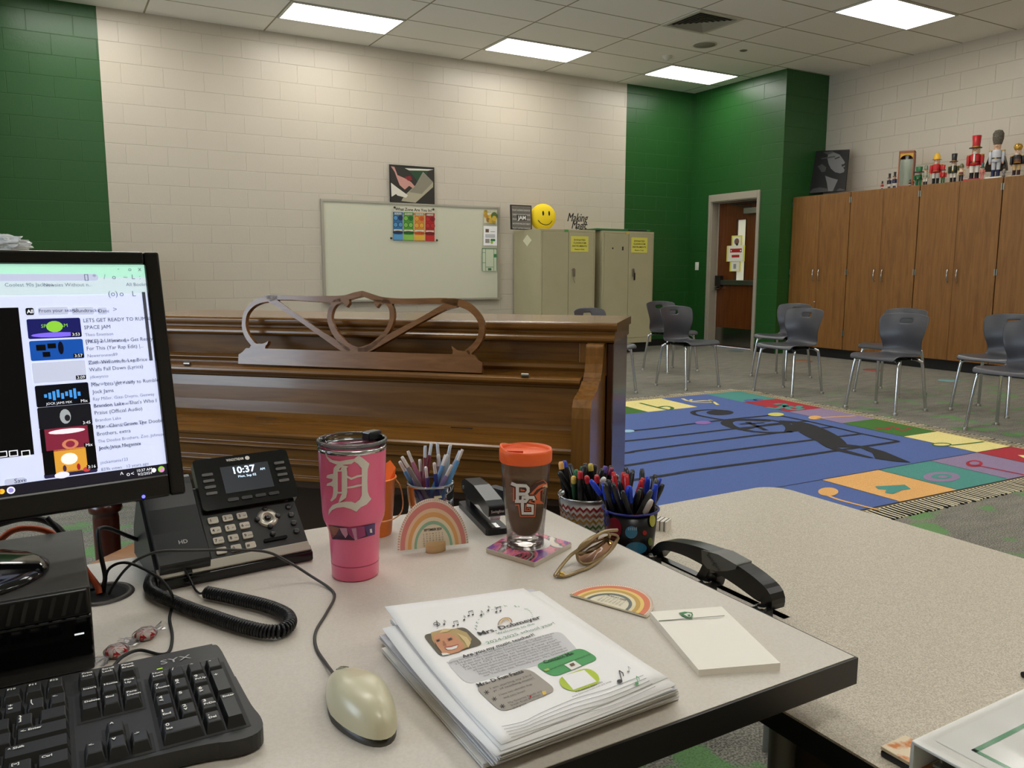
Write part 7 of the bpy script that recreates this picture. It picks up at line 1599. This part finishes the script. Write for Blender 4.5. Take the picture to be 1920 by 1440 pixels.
for X, Y in ((890, 300), (1340, 500), (1790, 735)):
    v = pu(X, Y); p = PF @ Vector((*v, 0)); MB().cyl((-.025, p.y, .010), (-.025, p.y, max(p.z-.012, .028)), .007, CHROME, 14).box(-.036, -.014, p.y-.012, p.y+.012, .012, .024, bk2).build('punch_head', t, bevel=.001)
# ------------------------------------------------------------------ binder and what lies under it
t = thing('ring_binder', 'thick white view binder with a green ruled cover sheet, on the side table', 'binder', (.722, .45, TZ))
bw_ = M('binder_white', (242, 240, 232), .3); BH = .044; BX, BY = .30, .30
MB().box(0, BX, -BY, 0, BH-.0035, BH, bw_).build('front_cover', t, bevel=.001)
MB().box(0, BX, -BY, 0, .0, .003, bw_).build('back_cover', t, bevel=.001); MB().box(0, BX, -.0035, 0, .003, BH-.0035, bw_).build('spine', t)
MB().box(.01, BX-.01, -BY+.03, -.02, .0035, .016, PAPER).build('page_block', t)
MB().box(.02, BX-.02, -.05, -.012, .016, .019, STEEL).build('ring_plate', t)
for x in (.03, .15, .26): MB().tube([(x, -.03+.017*math.cos(a*PI/9), .0245+.012*math.sin(a*PI/9)) for a in range(18)], .0016, STEEL, 6, closed=True).build('ring', t)
fc = [o_ for o_ in t.children if o_.name.startswith('front_cover')][0]
o = MB(); lgn = ink('rule_green', (112, 170, 130)); z = BH+.0004
o.rect(.02, BX-.02, -BY+.01, -.012, ink('cover_sheet', (246, 244, 238), .35), z=z)
for a in ((.035, .04, -BY+.02, -.04), (.035, BX-.03, -.045, -.04), (BX-.035, BX-.03, -BY+.02, -.04)): o.rect(*a, lgn, z=z+.0004)
o.build('cover_sheet', fc)
vs, fs = [], []; n = 16
for j in range(9):
    for i in range(n+1): x, y = .004+(BX-.008)*i/n, -.004-(BY-.008)*j/8; vs.append((x, y, BH+.0018+.0008*math.sin(i*1.9+j*.8)*(1 if j < 4 else .4)))
fs = [(j*(n+1)+i, (j+1)*(n+1)+i, (j+1)*(n+1)+i+1, j*(n+1)+i+1) for j in range(8) for i in range(n)]
MB().add(vs, fs, clear('clear_sleeve', (252, 252, 252), .12, .6), True).build('clear_sleeve', fc)
p = at(1662, 1402, z=TZ+.009)
pc2 = noise_mat('orange_tile', (226, 208, 176), (206, 120, 40), 45, .3, lo=.5, hi=.6)
tag(MB(T(p.x+.006, p.y-.015, TZ)).box(-.012, .03, -.03, .018, 0, .007, BLKP).build('small_case', bevel=.002), 'small black case mostly hidden beside the white binder', 'case')
tag(MB(T(p.x+.006, p.y-.015, TZ+.0073)).box(-.012, .03, -.03, .018, 0, .004, pc2).build('patterned_card', bevel=.0008), 'cream and orange patterned card on the small black case beside the binder', 'card')
p = at(1918, 1271, z=TZ); tag(MB().cyl((p.x, p.y, TZ+.004), (p.x+.12, p.y-.02, TZ+.004), .004, BLKP, 10).build('pen_behind_binder'), 'black pen behind the white binder at the right edge', 'pen')
